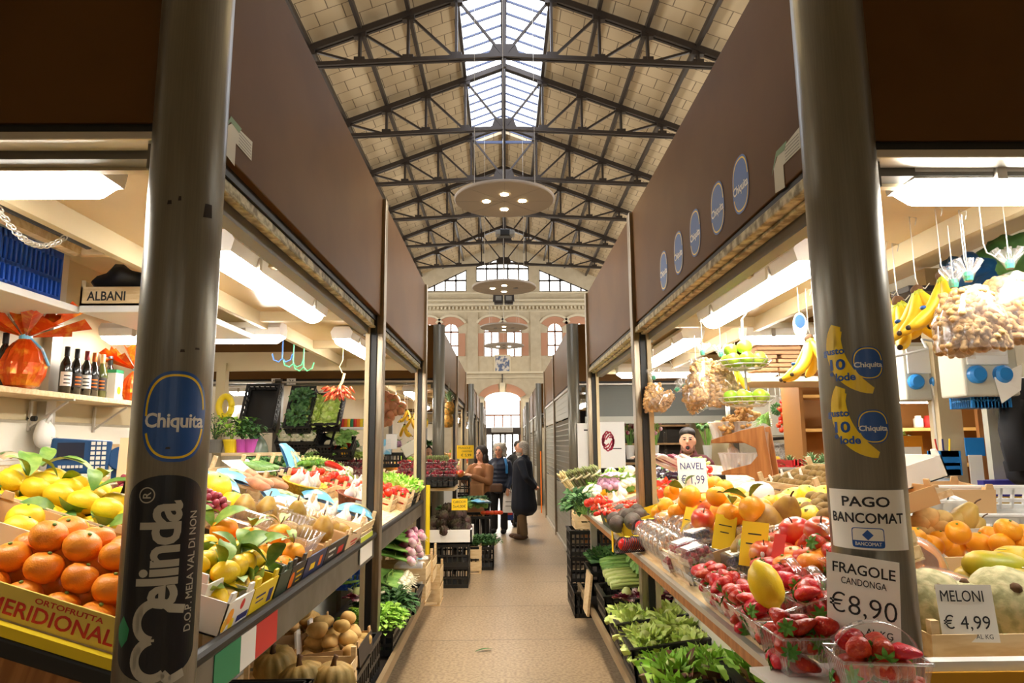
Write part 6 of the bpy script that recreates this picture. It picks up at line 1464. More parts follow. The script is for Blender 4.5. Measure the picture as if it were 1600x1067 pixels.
for px, py, up, lb in ((1140, 805, .2, 'front leafy navel orange with a sticker on the big heap'), (1175, 795, .22, 'second leafy navel orange beside the front one'), (1078, 775, .25, 'leafy orange near the top of the big heap')): hero(PR['leafy_orange'], px, py, 1, up, lb, M=RZ(rnd(0, 6)) @ RX(.6), sc_=1.15)
for px, py in ((1107, 796), (1098, 812), (1140, 787)): hero(PR['apple'], px, py, 1, .18, 'pale blushed grapefruit-like apple among the big orange heap', 'blushed fruit in the orange heap', sc_=1.2)
def tagc(px, py, up, w, h, lb, lines, m=m_ypaper, ink=None, rz=0, rx=1.2, rl=0):
    q = onp(px, py, 1, up); d_ = V((0, 0, EYE))-q; a = math.atan2(d_.x, -d_.y)
    return yellow_tag(T(q) @ RZ(a+rz) @ RX(rx) @ RY(rl), lb, w, h, lines, m, ink)
tagc(1082, 742, .34, .15, .19, 'white NAVEL price card standing in the orange heap', [('NAVEL', .5, .76, .8, .2, .005), ('\u20ac 1,99', .5, .35, .8, .3, 0)], m_paper, m_binc, .1)
tagc(1074, 812, .16, .05, .13, 'narrow yellow tag behind the granola tub', [('-', .5, .5, .6, .03, 0)], rz=-.8, rl=.2)
tagc(1132, 832, .15, .09, .15, 'pointed yellow tag standing before the oranges', [('-', .5, .7, .6, .03, 0), ('-', .5, .5, .4, .03, 0)], rz=-.5, rl=.5)
tagc(1178, 850, .15, .1, .17, 'yellow tag standing before the pears', [('-', .5, .72, .5, .03, 0), ('-', .5, .5, .6, .03, 0)], rz=-.4, rl=.15)
tagc(1214, 872, .13, .05, .17, 'red tag standing in the mandarins', [('2', .5, .25, .4, .15, 0)], m_rpaper, None, -.6, 1.2, -.1)
# nut clamshells and packs
def clam(M, lb):
    t = thing('nut_clamshell', lb, 'nut pack', M, 'round nut clamshells'); R_ = .075
    sh = [(.002, .03), (.05, .028), (.068, .018), (.074, 0)]
    obj('front_dome', revol(sh, 24), m_film, t, smooth=True); obj('back_dome', moved(revol(sh, 24), RX(pi)), m_film, t, smooth=True); obj('flange', MB().lathe([(R_-.002, -.002), (R_+.006, -.002), (R_+.006, .002), (R_-.002, .002)], 28), m_pet, t)
    n_ = MB()
    for i in range(60):
        a, r_ = rnd(0, 6.28), .06*math.sqrt(random.random()); n_.ell((r_*math.cos(a), r_*math.sin(a), rnd(-.012, .012)), (.011, .008, .008), 7)
    obj('nuts', n_, mf['nut'], t, smooth=True, kind='stuff'); return t
cp = Proto(clam(T(0, 0, 0), 'clear round clamshell of nuts standing on edge in the right counter row'))
for r_ in range(3):
    for i in range(6):
        cp.put(CR(3.86-.105*i-.02*r_, .09+.15*r_, .085) @ RX(.22) @ RZ(rnd(-.1, .1)) @ RY(pi/2-.35+rnd(-.06, .06)), 'clear round clamshell of nuts standing on edge in the right counter row', 'round nut clamshells')
def fpack(M, w, l, h, lb, fill_m, lid=True, n=40, r=.011, group=None):
    t = thing('berry_pack', lb, 'berry pack', M, group); b = box_open(w, l, h*.55, .002); obj('base', b, m_pet, t)
    obj('lid', MB().box((0, 0, h*.8), (w, l, h*.5), tx=.9, ty=.9), m_film, t, bev=.006); f_ = MB()
    for i in range(n): f_.ell((rnd(-.42, .42)*w, rnd(-.42, .42)*l, r+rnd(0, h*.6)), r, 7)
    obj('berries', f_, fill_m, t, smooth=True, kind='stuff')
    if lid: obj('paper_label', MB().box((0, 0, h*1.055), (w*.66, l*.6, .001)), m_paper, t)
    return t
for i, (y, d, m, lb) in enumerate(((3.08, .09, 'rasp', 'raspberry pack with a white label at the counter edge'), (3.22, .2, 'blueb', 'blueberry pack with a white label behind the edge packs'), (2.92, .09, 'blueb', 'blueberry pack at the counter edge before the strawberries'), (3.05, .24, 'blueb', 'blueberry pack in the second row of packs'), (3.24, .07, 'rasp', 'raspberry pack touching the nut clamshells'), (2.88, .25, 'blueb', 'white-labelled blueberry pack beside the raspberries'))):
    fpack(CR(y, d, .02), .14, .11, .07, lb, mf[m])
    if i < 3: fpack(CR(y, d, .095) @ RZ(.1), .14, .11, .06, lb.replace('pack', 'pack stacked on top', 1), mf['rasp' if i != 1 else 'blueb'])
fpack(CR(2.9, .36, .1), .16, .11, .06, 'raised raspberry pack behind the blueberries', mf['rasp']); fpack(CR(2.74, .3, .06), .16, .12, .09, 'clear pack of pale green grapes beside the strawberries', mf['lime'], False, 26, .02)
fpack(CR(2.9, .45, .06), .16, .13, .08, 'white-lidded clear pack before the pears', mf['nut']); fpack(CR(2.74, .1, .0), .12, .1, .06, 'clear pack with a green mark at the counter edge beside the strawberries', mf['lime'], False, 20, .016)
t = thing('granola_tub', 'clear tilted tub of granola nuts before the orange heap', 'nut tub', CR(4.0, .26, .09) @ RX(-.2)); obj('tub', revol([(.07, -.05), (.09, .0), (.095, .03), (.085, .045), (.04, .06)], 28), m_film, t, smooth=True); n_ = MB()
for i in range(110):
    a, r_ = rnd(0, 6.28), .082*math.sqrt(random.random()); n_.ell((r_*math.cos(a), r_*math.sin(a), rnd(-.04, .03)), (.011, .007, .007), 7)
obj('nuts', n_, mf['nut'], t, smooth=True, kind='stuff'); obj('rim', MB().lathe([(.092, .025), (.1, .025), (.1, .033), (.092, .033)], 28), m_pet, t)
# netted and loose avocados, small yellow box
for px, py, lb in ((1008, 790, 'rear'), (1000, 815, 'front'), (1014, 822, 'right'), (990, 850, 'edge')):
    t = thing('netted_fruit', 'dark net of orange-red fruit with yellow discs, %s one of four at the counter edge' % lb, 'netted fruit', T(onp(px, py, 1, .06)) @ RZ(rnd(0, 3)), 'netted fruit')
    for i in range(3): obj('fruit', MB().ell(((i-1)*.055, rnd(-.01, .01), 0), (.036, .034, .036), 12), mf['tomato'], t, smooth=True)
    nt_ = MB()
    for i in range(14): nt_.tube([((i-6.5)*.014+.02*math.sin(a), .042*math.cos(a), .042*math.sin(a)) for a in [j*pi/6 for j in range(13)]], .0034, 4)
    obj('net', nt_, mf['netting'], t); obj('yellow_disc', MB().lathe([(.018, 0), (.018, .003)], 14, T(.02, 0, .042)), m_cyel, t); obj('yellow_disc', MB().lathe([(.018, 0), (.018, .003)], 14, T(-.04, 0, .04)), m_cyel, t)
for px, py in ((960, 812), (975, 808), (985, 806), (995, 800), (968, 800), (988, 815), (1000, 806), (965, 818)): hero(PR['avocado'], px, py, 1, .1, 'dark rough avocado at the counter edge beside the post', 'avocados', M=RZ(rnd(0, 6)), sc_=1.35)
card_crate(CR(4.55, .2), .36, .36, .1, 'yellow printed box of avocados on the counter edge', m_cyel, m_cyel, [('-', .06, .05, .1, .04, m_cblk)])
card_crate(CR(5.05, .2), .4, .38, .13, 'dark green printed box with a white end on the counter edge', m_cgrn, m_cwhite, [('-', .06, .06, .1, .03, m_ypaper)])
solo('price_tag', MB().box((0, 0, 0), (.06, .004, .2)), m_ypaper, 'yellow strip of card hanging down the counter edge by the post', 'price tag', M=T(P(957, 838, X=.72)) @ RZ(pi/2))
# far bay: tomatoes, cauliflower, asparagus, fennel, aubergine ...
Gt = 'tomato clusters in the right far bay'
for px, py in ((940, 805), (948, 796), (955, 805), (962, 798), (935, 797), (975, 790), (982, 796), (990, 790), (968, 806)): hero(PR['cherry'], px, py, 1, .1, 'cluster of cherry tomatoes beyond the right middle post', Gt, M=RZ(rnd(0, 6)))
for px, py in ((928, 792), (942, 790)): hero(PR['vine'], px, py, 1, .12, 'bigger orange-red tomato cluster near the pink cauliflower', 'bigger tomato clusters', sc_=1.1)
hero(PR['cauli'], 954, 772, 1, .06, 'pink cauliflower standing among the vegetables', sc_=1.45); hero(PR['wcauli'], 934, 783, 1, .05, 'pale cauliflower left of the pink one', sc_=1.2); hero(PR['wcauli'], 986, 770, 1, .05, 'pale cauliflower right of the pink one', sc_=1.1)
hero(PR['belly'], 987, 756, 1, .08, 'bright yellow bell pepper by the right middle post', sc_=1.7)
for px, py in ((932, 770), (942, 768), (925, 775)): hero(PR['belly'], px, py, 1, .08, 'small orange-yellow pepper behind the pale cauliflower', 'small yellow peppers', sc_=1.0)
for k, (px, w_) in enumerate(((899, 1), (912, 0), (923, 0), (935, 0), (948, 0))):
    hero(PR['waspa' if w_ else 'aspa'], px, 772-2*k, 1, .02, 'bundle of white asparagus standing at the far end' if w_ else 'bundle of green asparagus standing at the far end of the right counter', None if w_ else 'green asparagus bundles', M=RX(.3), sc_=1.35)
for px, py in ((960, 737), (975, 742), (985, 735), (968, 745), (990, 745)): hero(PR['fennel'], px, py, 1, .12, 'white fennel with green fronds at the rear of the far bay', 'fennel right', M=RZ(rnd(0, 6)), sc_=1.4)
for px, py in ((940, 764), (950, 760), (965, 760), (958, 757), (975, 757)): hero(pick(PR['lettuce']), px, py, 1, .02, 'green lettuce at the rear of the right far bay', 'lettuces at the right rear', sc_=1.1)
for px, py in ((905, 790), (912, 800), (918, 805)): hero(PR['herbd'], px, py, 1, .0, 'feathery green fronds hanging at the counter end', 'fronds at the right counter end', sc_=.9)
for px, py in ((972, 770), (970, 782), (962, 785)): hero(PR['garlic'], px, py, 1, .1, 'pale bulb beside the pink cauliflower', 'pale bulbs by the cauliflower', sc_=1.5)
for i, (px, py) in enumerate(((1030, 738), (1044, 742), (1022, 745), (1052, 748), (1035, 749))): hero(PR['aubergine'], px, py, 1, .1, 'glossy dark aubergine right of the middle post', 'aubergines right', M=RZ(rnd(-.5, .5)), sc_=1.5)
for px, py in ((1031, 756), (1045, 750), (1052, 757), (1040, 765), (1030, 770), (1058, 762), (1048, 770)): hero(PR['tomato'], px, py, 1, .1, 'red tomato right of the middle post', 'tomatoes right of the middle post', sc_=1.5)
for px, py in ((1095, 748), (1105, 740), (1100, 756), (1090, 758)): hero(PR['vine'], px, py, 1, .1, 'red vine tomatoes behind the NAVEL card', 'vine tomatoes', M=RZ(rnd(0, 6)))
for i in range(9): hero(PR['courgette'], 1040+5*i, 722+(i % 3)*4, 1, .12, 'green courgette before the standing shopkeeper', 'courgettes right', M=RZ(rnd(.6, 1.2)), sc_=1.4)
for px, py, lb in ((1028, 728, 'white fennel bulb with red tomatoes behind the aubergines'),): hero(PR['fennel'], px, py, 1, .12, lb, M=RZ(1), sc_=1.2)
tv = MB(); tw = MB()
for i in range(14):
    a = rnd(-.5, .5); p_ = V((rnd(-.15, .15), rnd(-.05, .05), .0)); (tv if i % 2 else tw).tube([p_, p_+V((.08+a*.1, .04, .06)), p_+V((.2, .08+a*.2, .12)), p_+V((.28, .05+a*.3, .1))], [.018, .016, .013, .006], 7)
t = thing('radicchio_bunch', 'curled red and white radicchio shoots behind the NAVEL card', 'radicchio', T(onp(1080, 735, 1, .16)) @ RZ(2.4)); obj('red_shoot', tv, mf['radic'], t, smooth=True); obj('white_shoot', tw, mf['garlic'], t, smooth=True)
solo('plastic_bag', MB().ell((0, 0, 0), (.1, .08, .07), 16).disp(.05, 8, 4), m_wh, 'knotted white plastic bag behind the big orange heap', 'bag', M=T(onp(1183, 772, 1, .08)), smooth=True)
wood_crate(CR(3.95, 1.12), .8, .36, .1, 'pale crate of small brown fruit with printed film behind the grapefruit')
heap(PR['kiwi'], CR(3.95, 1.12, .04), .76, .32, .04, 'small brown fruit in the pale crate behind the grapefruit', 'small brown fruit', sc_=1.2)
card_crate(CR(3.35, 1.22, .06), .5, .26, .1, 'white printed fruit box with a red ring beside the right column', m_cwhite, m_cwhite, [('-', .1, .05, .1, .012, m_grn)])
for px, py in ((1225, 752), (1240, 757), (1255, 752), (1212, 760)): hero(PR['garlic'], px, py, 1, .05, 'pale pinkish bulb spread before the scale', 'pale bulbs before the scale', sc_=1.3)
# wooden stepped stand with bins of ginger and garlic
q = onp(1170, 768, 1, .0); SB = frame(q, (.86, -.5, 0), (.5, .86, 0)); t = thing('stepped_stand', 'brown wooden stepped stand holding clear bins on the right counter', 'stand', SB)
prof = [(-.16, -.1), (.16, -.1), (.16, .3), (.08, .46), (-.02, .42), (-.26, .36), (-.26, .33), (-.05, .33), (.03, .24), (.0, .17), (-.18, .13), (-.18, .1), (-.03, .06), (.02, .0), (-.03, -.06)]
prof = [(.05, -.1), (.19, -.1), (.13, .44), (-.02, .41), (-.22, .35), (-.22, .325), (-.02, .335), (.07, .29), (.08, .24), (.03, .185), (-.16, .135), (-.16, .11), (-.02, .12), (.05, .09), (.06, .02), (.02, -.03), (-.12, -.06), (-.12, -.1)]
for y in (-.02, .24): obj('side_board', MB().prism(prof, .03, T(0, y, 0) @ RX(pi/2)), m_oak, t, bev=.004)
for (x, z, a) in ((-.12, .335, -.1), (-.06, .12, -.1)): obj('step_board', MB().box((x, .1, z), (.22, .24, .02), ), m_oak, t)
obj('back_board', MB().box((.11, .1, .2), (.02, .24, .4)), m_oak, t)
def bin_(M, lb, fillp, n, sc_, flb, grp, rr=.05):
    b_, r_ = punnet_mesh(.26, .2, .12); t = thing('clear_bin', lb, 'bin', M); obj('wall', b_, m_frost, t, smooth=True); obj('rim', r_, m_frost, t)
    for i in range(n): pick(fillp).put(M @ T(rnd(-.09, .09), rnd(-.07, .07), .03+.13*i/n) @ spin() @ S(sc_), flb, grp)
bin_(SB @ T(-.12, .1, .35), 'clear bin of ginger on top of the wooden stand', PR['ginger'], 12, 1.0, 'knobbly ginger root in the clear bin on the stand', 'ginger roots')
for i in range(5): pick(PR['ginger']).put(SB @ T(-.06+.035*i, .06, .49+.03*(i % 3)) @ RY(-1.1+.3*i) @ RZ(i), 'ginger root standing up out of the top bin', 'standing ginger roots')
bin_(SB @ T(-.06, .1, .135), 'half-empty clear bin of garlic on the lower step of the stand', PR['garlic'], 9, 1.0, 'pink garlic bulb in the lower clear bin', 'garlic in the lower bin')
t = thing('weighing_scale', 'steel weighing scale with an oval pan behind the right counter', 'scale', T(P(1228, 738, X=2.05))); obj('pan', MB().lathe([(.06, -.03), (.15, -.02), (.2, .03), (.205, .03), (.15, -.012), (.05, -.02)], 32, fn=lambda r, z, a: r*(1.0+.25*abs(math.cos(a)))), m_steel, t, smooth=True)
obj('platform', MB().box((0, 0, -.06), (.42, .3, .03)), m_alu, t, bev=.006); obj('body', MB().box((0, 0, -.16), (.44, .32, .16)), m_grey, t, bev=.01); obj('level_dial', MB().lathe([(.03, 0), (.03, .01)], 18, T(.14, -.16, -.14) @ RX(pi/2)), m_wh, t)
t = thing('red_basket', 'red plastic lattice basket behind the scale', 'basket', T(P(1282, 745, X=2.6))); obj('lattice', plastic_crate(.6, .35, .14, cols=12), mat('red_plastic', (206, 40, 44), .4), t)
for px, Y_, lb in ((1236, 5.6, 'pineapple with grey-green crown behind the scale'), (1270, 5.0, 'pineapple in the red basket, nearer the right column'), (1288, 5.3, 'pineapple in the red basket, half behind the right column')): PR['pineapple'].put(T(P(px, 748, Y=Y_)) @ T(0, 0, -.1), lb)
for px, py, nm2, lb in ((1210, 722, 'belly', 'yellow pepper behind the scale pan'), (1195, 718, 'bellr', 'red pepper behind the scale pan'), (1203, 722, 'pepper', 'green pepper behind the scale pan'), (1222, 724, 'tomato', 'small tomato behind the scale pan')): PR[nm2].put(T(P(px, py, Y=6.6)) @ S(1.3), lb)
solo('small_display', MB().box((0, 0, 0), (.12, .1, .1)), m_black, 'small dark display box at the foot of the wooden stand', 'display', M=T(onp(1118, 752, 1, .08)) @ RZ(.5), bev=.01)
# ---------------------------------------------------------------- things hanging in the right stall
def hook(p, L_, lb, rz=0):
    t = thing('wire_hook', lb, 'hook', T(p) @ RZ(rz), 'wire hooks'); obj('wire', MB().tube([(.02, 0, L_+.0), (.028, 0, L_+.03), (0, 0, L_+.035), (-.0, 0, L_), (0, 0, .03), (.008, 0, .0), (.035, 0, -.012), (.055, 0, .01)], .0024, 6), m_alu, t, smooth=True)
BB = {n: banana_bunch(n, n) for n in (3, 4, 5)}
bl = []
for px, py, Y_, n, rz, s_, lb, hk in ((1472, 432, 2.45, 4, 2.7, .95, 'banana bunch hanging nearest the peanut bags', .22), (1432, 452, 2.62, 5, 2.9, .95, 'greenish-necked banana bunch hanging in the middle of the right-hand row', .25), (1402, 470, 2.78, 5, 3.4, 1.1, 'large banana bunch hanging right beside the right column', .2), (1384, 462, 2.9, 3, 3.0, 1.0, 'banana bunch mostly hidden by the right column', .2), (1264, 528, 3.3, 5, 2.9, .95, 'banana bunch hanging left of the right column', .2), (1150, 575, 5.4, 3, 1.5, .9, 'banana bunch half hidden behind the lime basket', .2)):
    q = P(px, py, Y=Y_); BB[n].put(T(q) @ RZ(rz) @ S(s_*1.42), lb, 'hanging bananas'); hook(q+V((0, 0, .015)), hk, 'wire hook carrying the '+lb.split(' hanging')[0].split(' mostly')[0].split(' half')[0]+(' beside the peanuts' if 'nearest' in lb else ' by the lime basket' if 'lime' in lb else ' of the right row' if 'middle' in lb else ' left of the column' if 'left' in lb else ' at the column edge' if 'mostly' in lb else ''))
def nutmass(w, d, h, n, r, seed):
    rs = random.Random(seed); m = MB()
    for i in range(n):
        u, v = rs.uniform(-1, 1), rs.random(); s_ = rs.choice((-1, 1)); wv = w/2*(.55+.45*min(1, (1-v)*1.8)); x = u*wv*.95; z = -h+v*h*.97; y = s_*d/2*math.sqrt(max(.05, 1-(abs(u))**2.5))*(.5+.5*min(1, (1-v)*2))*rs.uniform(.75, 1)
        M_ = T(x, y, z) @ RZ(rs.uniform(-.6, .6)) @ RY(rs.uniform(0, 3.1))
        m.add([M_ @ V((a*r, b*r, c*r)) for a, b, c in PV], PF)
    return m
_p = MB().lathe([(.3, -1.9), (.85, -1.4), (1.0, -.8), (.72, 0), (.95, .8), (.8, 1.4), (.3, 1.85)], 7); PV, PF = _p.v, _p.f
def nutbag(M, w, d, h, lb, seed, n=230, r=.0125):
    t = thing('peanut_bag', lb, 'nut bag', M); obj('peanuts', nutmass(w, d, h, n, r, seed), mf['peanut'], t, smooth=True, kind='stuff')
    def fn(u, v):
        a = u*2*pi; k = .5+.5*min(1, (1-v)*1.9); c, s_ = math.cos(a), math.sin(a); wv = w/2*1.06*(.5+.5*min(1, (1-v)*1.9)) if v < .97 else w*.08
        return V((wv*math.copysign(abs(c)**.7, c)*(1+.02*math.sin(9*a+v*12)), d/2*1.15*k*math.copysign(abs(s_)**.8, s_)*(1+.04*math.sin(7*a+v*9)), -h*1.03+v*h*1.08))
    b = MB().grid(fn, 40, 14); obj('film', b, m_film, t, smooth=True); obj('bottom_seam', MB().box((0, 0, -h*1.04), (w*1.05, .004, .03)), m_film, t)
    tw_ = MB()
    for i in range(7): a = i*.9; tw_.tube([(0, 0, .03), (.02*math.cos(a), .012*math.sin(a), .06), (.05*math.cos(a), .03*math.sin(a), .1)], [.012, .008, .012], 6)
    obj('twisted_top', tw_, m_film, t, smooth=True); obj('tie', MB().lathe([(.013, .03), (.016, .045), (.013, .06)], 10), mat('green_tie', (70, 180, 140), .5), t); obj('string', MB().tube([(0, 0, .05), (0, 0, .26)], .002, 5), m_alu, t); return t
q = P(1515, 452, Y=2.2); nutbag(T(q) @ RZ(.1), .2, .13, .2, 'big clear bag of peanuts hanging right of the bananas', 3, 260, .0125)
q = P(1492, 462, Y=2.35); nutbag(T(q) @ RZ(.5), .17, .12, .2, 'clear peanut bag hanging behind the big one', 4, 200, .0125); q = P(1580, 432, Y=2.3); nutbag(T(q) @ RZ(-.3), .22, .14, .22, 'clear peanut bag at the right edge of the picture', 5, 300, .0125)
q = P(1098, 562, Y=4.2); nutbag(T(q) @ RZ(.1), .19, .12, .25, 'clear peanut bag left of the lime basket', 6); q = P(1127, 565, Y=4.15); nutbag(T(q) @ RZ(-.15), .17, .12, .27, 'clear peanut bag touching the lime basket', 7, 220); q = P(1088, 585, Y=4.45); nutbag(T(q) @ RZ(.2), .18, .1, .18, 'clear peanut bag behind the two by the lime basket', 8, 150)
q = P(1022, 600, Y=4.7); nutbag(T(q), .13, .1, .18, 'small clear peanut bag right of the middle post', 9, 170); q = P(1050, 615, Y=4.6); nutbag(T(q) @ RY(.9), .11, .1, .13, 'twisted small nut bag left of the peanut bags', 10, 200, .007); q = P(1075, 612, Y=4.6); nutbag(T(q) @ RY(-.5), .12, .1, .14, 'small nut bag hanging below the peanut bags', 11, 200, .007)
for px, py, Y_, lb in ((1508, 420, 2.3, 'wire hook with the green string of the right-hand peanut bags'), (1538, 395, 2.2, 'long wire hook above the peanut bags')): hook(P(px, py, Y=Y_), .18, lb)
q = P(1165, 592, Y=4.0); t = thing('lime_basket', 'two-tier hanging wire basket of limes', 'wire basket', T(q)); LBK = T(q)
for nm2, z, R_ in (('upper_tier', .06, .155), ('lower_tier', -.16, .16)):
    w_ = MB()
    for r_, zz in ((R_, .045), (R_*.85, .02), (R_*.6, .0)): w_.tube([(r_*math.cos(a), r_*math.sin(a), z+zz) for a in [j*pi/16 for j in range(33)]], .0035, 5)
    for j in range(12): a = j*pi/6; w_.tube([(R_*math.cos(a), R_*math.sin(a), z+.045), (R_*.85*math.cos(a), R_*.85*math.sin(a), z+.02), (R_*.6*math.cos(a), R_*.6*math.sin(a), z), (0, 0, z-.002)], .002, 4)
    obj(nm2, w_, m_alu, t)
obj('centre_rod', MB().tube([(0, 0, -.17), (0, 0, .36)], .008, 8), m_alu, t); obj('hook', MB().tube([(0, 0, .36), (.03, 0, .4), (0, 0, .43)], .005, 6), m_alu, t)
for z, n, grp, lb in ((.07, 7, 'limes in the upper tier', 'green lime in the upper wire tier'), (-.15, 6, 'limes in the lower tier', 'green lime in the lower wire tier')):
    for i in range(n): a = i*2*pi/n; PR['lime'].put(LBK @ T(.095*math.cos(a), .095*math.sin(a), z+.045) @ spin() @ S(1.25), lb, grp)
PR['lime'].put(LBK @ T(-.01, -.04, .19) @ spin() @ S(1.35), 'topmost green lime of the hanging basket')
PR['lime'].put(LBK @ T(-.08, .0, .175) @ spin() @ S(1.2), 'green lime left of the topmost one in the basket')
for px, py, Y_, lb in ((1137, 567, 4.4, 'small oval blue and white card hanging left of the limes'), (1250, 508, 3.4, 'small oval blue and white card hanging beside the right column')):
    t = thing('hanging_card', lb, 'card', T(P(px, py, Y=Y_)) @ RZ(-.2)); obj('card', MB().prism(oval(.07, .13, 24), .002, RX(pi/2)), m_wh, t); obj('blue_print', MB().prism(oval(.05, .07, 20), .002, T(0, -.003, .02) @ RX(pi/2)), m_chq, t); obj('string', MB().tube([(0, 0, .06), (0, 0, .2)], .002, 4), m_alu, t)
t = thing('paper_bag_stack', 'stack of brown paper bags on the loft shelf behind the limes', 'paper bags', T(P(1232, 560, Y=5.6)))
for i in range(7):
    for j in range(3): obj('folded_bag', MB().box((-.22+.2*j+rnd(-.02, .02), 0, -.1+.035*i), (.19, .2, .03)), mat('brown_paper', (176, 134, 98), .85), t, bev=.008)
shelf('pale loft shelf under the brown paper bags', (1.95, 5.3, 2.12), (3.1, 5.9, 2.16), m_cream)
# ---------------------------------------------------------------- front counter right of the column
FC = T(1.0, 2.02, 1.035)
wood_crate(FC @ T(.575, .14, 0), .72, .28, .075, 'pale wooden melon crate facing us right of the right column', posts=.03)
for px, py, lb, s_ in ((1452, 945, 'netted melon left of the MELONI card', 1.32), (1572, 945, 'netted melon right of the MELONI card', 1.4)): PR['melon'].put(T(P(px, py, Y=2.18)) @ RX(.9) @ RY(rnd(-.3, .3)) @ S(s_), lb)
PR['melon'].put(T(P(1512, 960, Y=2.2)) @ S(1.2), 'netted melon hidden behind the MELONI card'); PR['melon'].put(T(P(1425, 930, Y=2.42)) @ RX(.5) @ S(1.1), 'netted melon peeping from behind the right column')
PR['melon_half'].put(T(P(1440, 882, Y=2.42)) @ RX(1.15) @ RY(.15) @ S(1.15), 'halved orange-fleshed melon under film beside the column'); PR['melon_half'].put(T(P(1488, 912, Y=2.32)) @ RX(.35) @ RY(.12) @ S(1.2), 'halved melon lying cut side up behind the MELONI card')
t_ = sheet('price_card', .155, .155, [('MELONI', .45, .8, .76, .2, .002), ('\u20ac 4,99', .47, .33, .82, .28, -.002), ('AL KG', .74, .1, .3, .08, 0)], T(P(1511, 958, Y=2.03)) @ RZ(-.1) @ RX(pi/2-.12), m_paper, 'white handwritten MELONI price card on the melon crate', 'price card')
for px, py, Y_, s_ in ((1555, 885, 2.45, 1.3), (1590, 880, 2.5, 1.35), (1528, 905, 2.5, 1.15), (1595, 915, 2.35, 1.3), (1550, 918, 2.4, 1.15), (1580, 935, 2.3, 1.0)): PR['mango'].put(T(P(px, py, Y=Y_)) @ RZ(rnd(-.4, .4)) @ RX(rnd(-.3, .3)) @ S(s_), 'yellow-green mango heaped right of the melons', 'mangoes')
card_crate(T(1.95, 2.95, 1.03) @ RX(.12), 1.0, .44, .2, 'white-edged box of oval oranges behind the mangoes', m_kraft, m_cwhite)
for i, (px, py) in enumerate(((1428, 840), (1440, 848), (1470, 845), (1497, 832), (1530, 848), (1550, 838), (1575, 828), (1595, 835), (1490, 856), (1565, 850), (1585, 852), (1510, 845), (1600, 850), (1454, 852))): PR['orange'].put(T(P(px, py, Y=2.85+.08*(i % 3))) @ spin() @ S(1.15, 1.0, 1.0), 'oval orange in the white-edged box behind the mangoes', 'oval oranges right of the column')
for px, py, s_, lb in ((1505, 812, 1.3, 'yellow pear with a dark stem right of the column'), (1490, 822, 1.2, 'yellow pear lying beside the stemmed one'), (1520, 830, 1.1, 'yellow pear before the white crate')): PR['ypear'].put(T(P(px, py, Y=3.2)) @ RX(.3) @ RY(.5) @ S(s_), lb)
for i, (px, py) in enumerate(((1432, 818), (1445, 808), (1455, 820), (1463, 812), (1425, 835), (1450, 828), (1440, 830))): PR['potato%d' % (i % 3)].put(T(P(px, py, Y=3.1)) @ spin() @ S(1.2), 'pale knobbly root beside the right column', 'pale roots right of the column')
def lattice_crate(M, w, l, h, lb): t = thing('plastic_crate', lb, 'crate', M); obj('body', plastic_crate(w, l, h, cols=7), m_wh, t); obj('rim', MB().tube([(-w/2, -l/2, h), (w/2, -l/2, h), (w/2, l/2, h), (-w/2, l/2, h), (-w/2, -l/2, h)], .012, 8), m_wh, t); return t
lattice_crate(T(P(1555, 815, Y=3.7)) @ T(0, 0, -.02) @ RZ(-.15) @ RX(.3), .62, .4, .14, 'white slotted plastic crate behind the oval oranges'); lattice_crate(T(P(1420, 815, Y=3.6)) @ T(0, 0, -.02) @ RX(.2), .3, .4, .18, 'white plastic crate right beside the right column')
card_crate(T(P(1478, 803, Y=3.9)) @ RX(.1), .36, .3, .16, 'open cardboard box behind the yellow pears', m_card)
# ---------------------------------------------------------------- low shelf on the right
def Fr(y, x, z=.23): return T(x, y, z)
def crate_lett(y, x, z, w, l, lb, protos, n, flb, s_=1.0, rx=0):
    M_ = Fr(y, x, z) @ RY(-.12); black_crate(M_, w, l, .2, lb)
    for i in range(n): pick(protos).put(M_ @ T((-.5+(i % 2+.5)/2)*w*.9, (-.5+(i//2+.5)/math.ceil(n/2))*l*.9, .1+.015*(i % 3)) @ RZ(rnd(0, 6)) @ RX(rnd(-.35, .35)) @ S(s_*rnd(.9, 1.1)), flb, flb+' group')
crate_lett(3.75, 1.02, .3, .5, .44, 'black crate of green and red lettuce nearest on the right low shelf', [PR['lettuce'][0], PR['lettuce'][1], PR['redlettuce']], 6, 'green lettuce with dark red leaves in the nearest right crate', 1.05)
crate_lett(3.35, 1.32, .42, .46, .4, 'black crate of curly lettuce under the strawberries', [PR['lettuce'][0], PR['redlettuce']], 4, 'curly lettuce in the black crate under the strawberries', 1.0)
crate_lett(4.35, 1.0, .3, .48, .4, 'black crate of pale escarole before the right middle post', PR['escarole'], 6, 'pale escarole in the crate before the right middle post', 1.1)
crate_lett(4.85, 1.0, .32, .48, .44, 'black crate of escarole and radicchio behind the post base', [PR['escarole'][0], PR['escarole'][1]], 5, 'yellow-green escarole in the crate behind the post base', 1.1)
for i in range(4): PR['radicchio'].put(Fr(5.1, .88+.12*i, .52+.02*(i % 2)) @ RZ(i), 'red and white radicchio behind the escarole', 'radicchio heads right')
black_crate(Fr(5.55, 1.02, .34) @ RY(-.1), .5, .46, .2, 'black crate of celery on the right low shelf')
for i in range(6): (PR['celery']).put(Fr(5.42+.075*i, .82, .55+.02*(i % 2)) @ RZ(rnd(-.15, .15)) @ S(1.1), 'pale celery lying across the black crate', 'celery')
for i in range(4): PR['celeryg'].put(Fr(5.85+.1*i, .84, .58+.02*(i % 2)) @ RZ(rnd(-.15, .15)) @ S(1.15), 'dark green leafy bunch beside the celery', 'dark leafy bunches right')
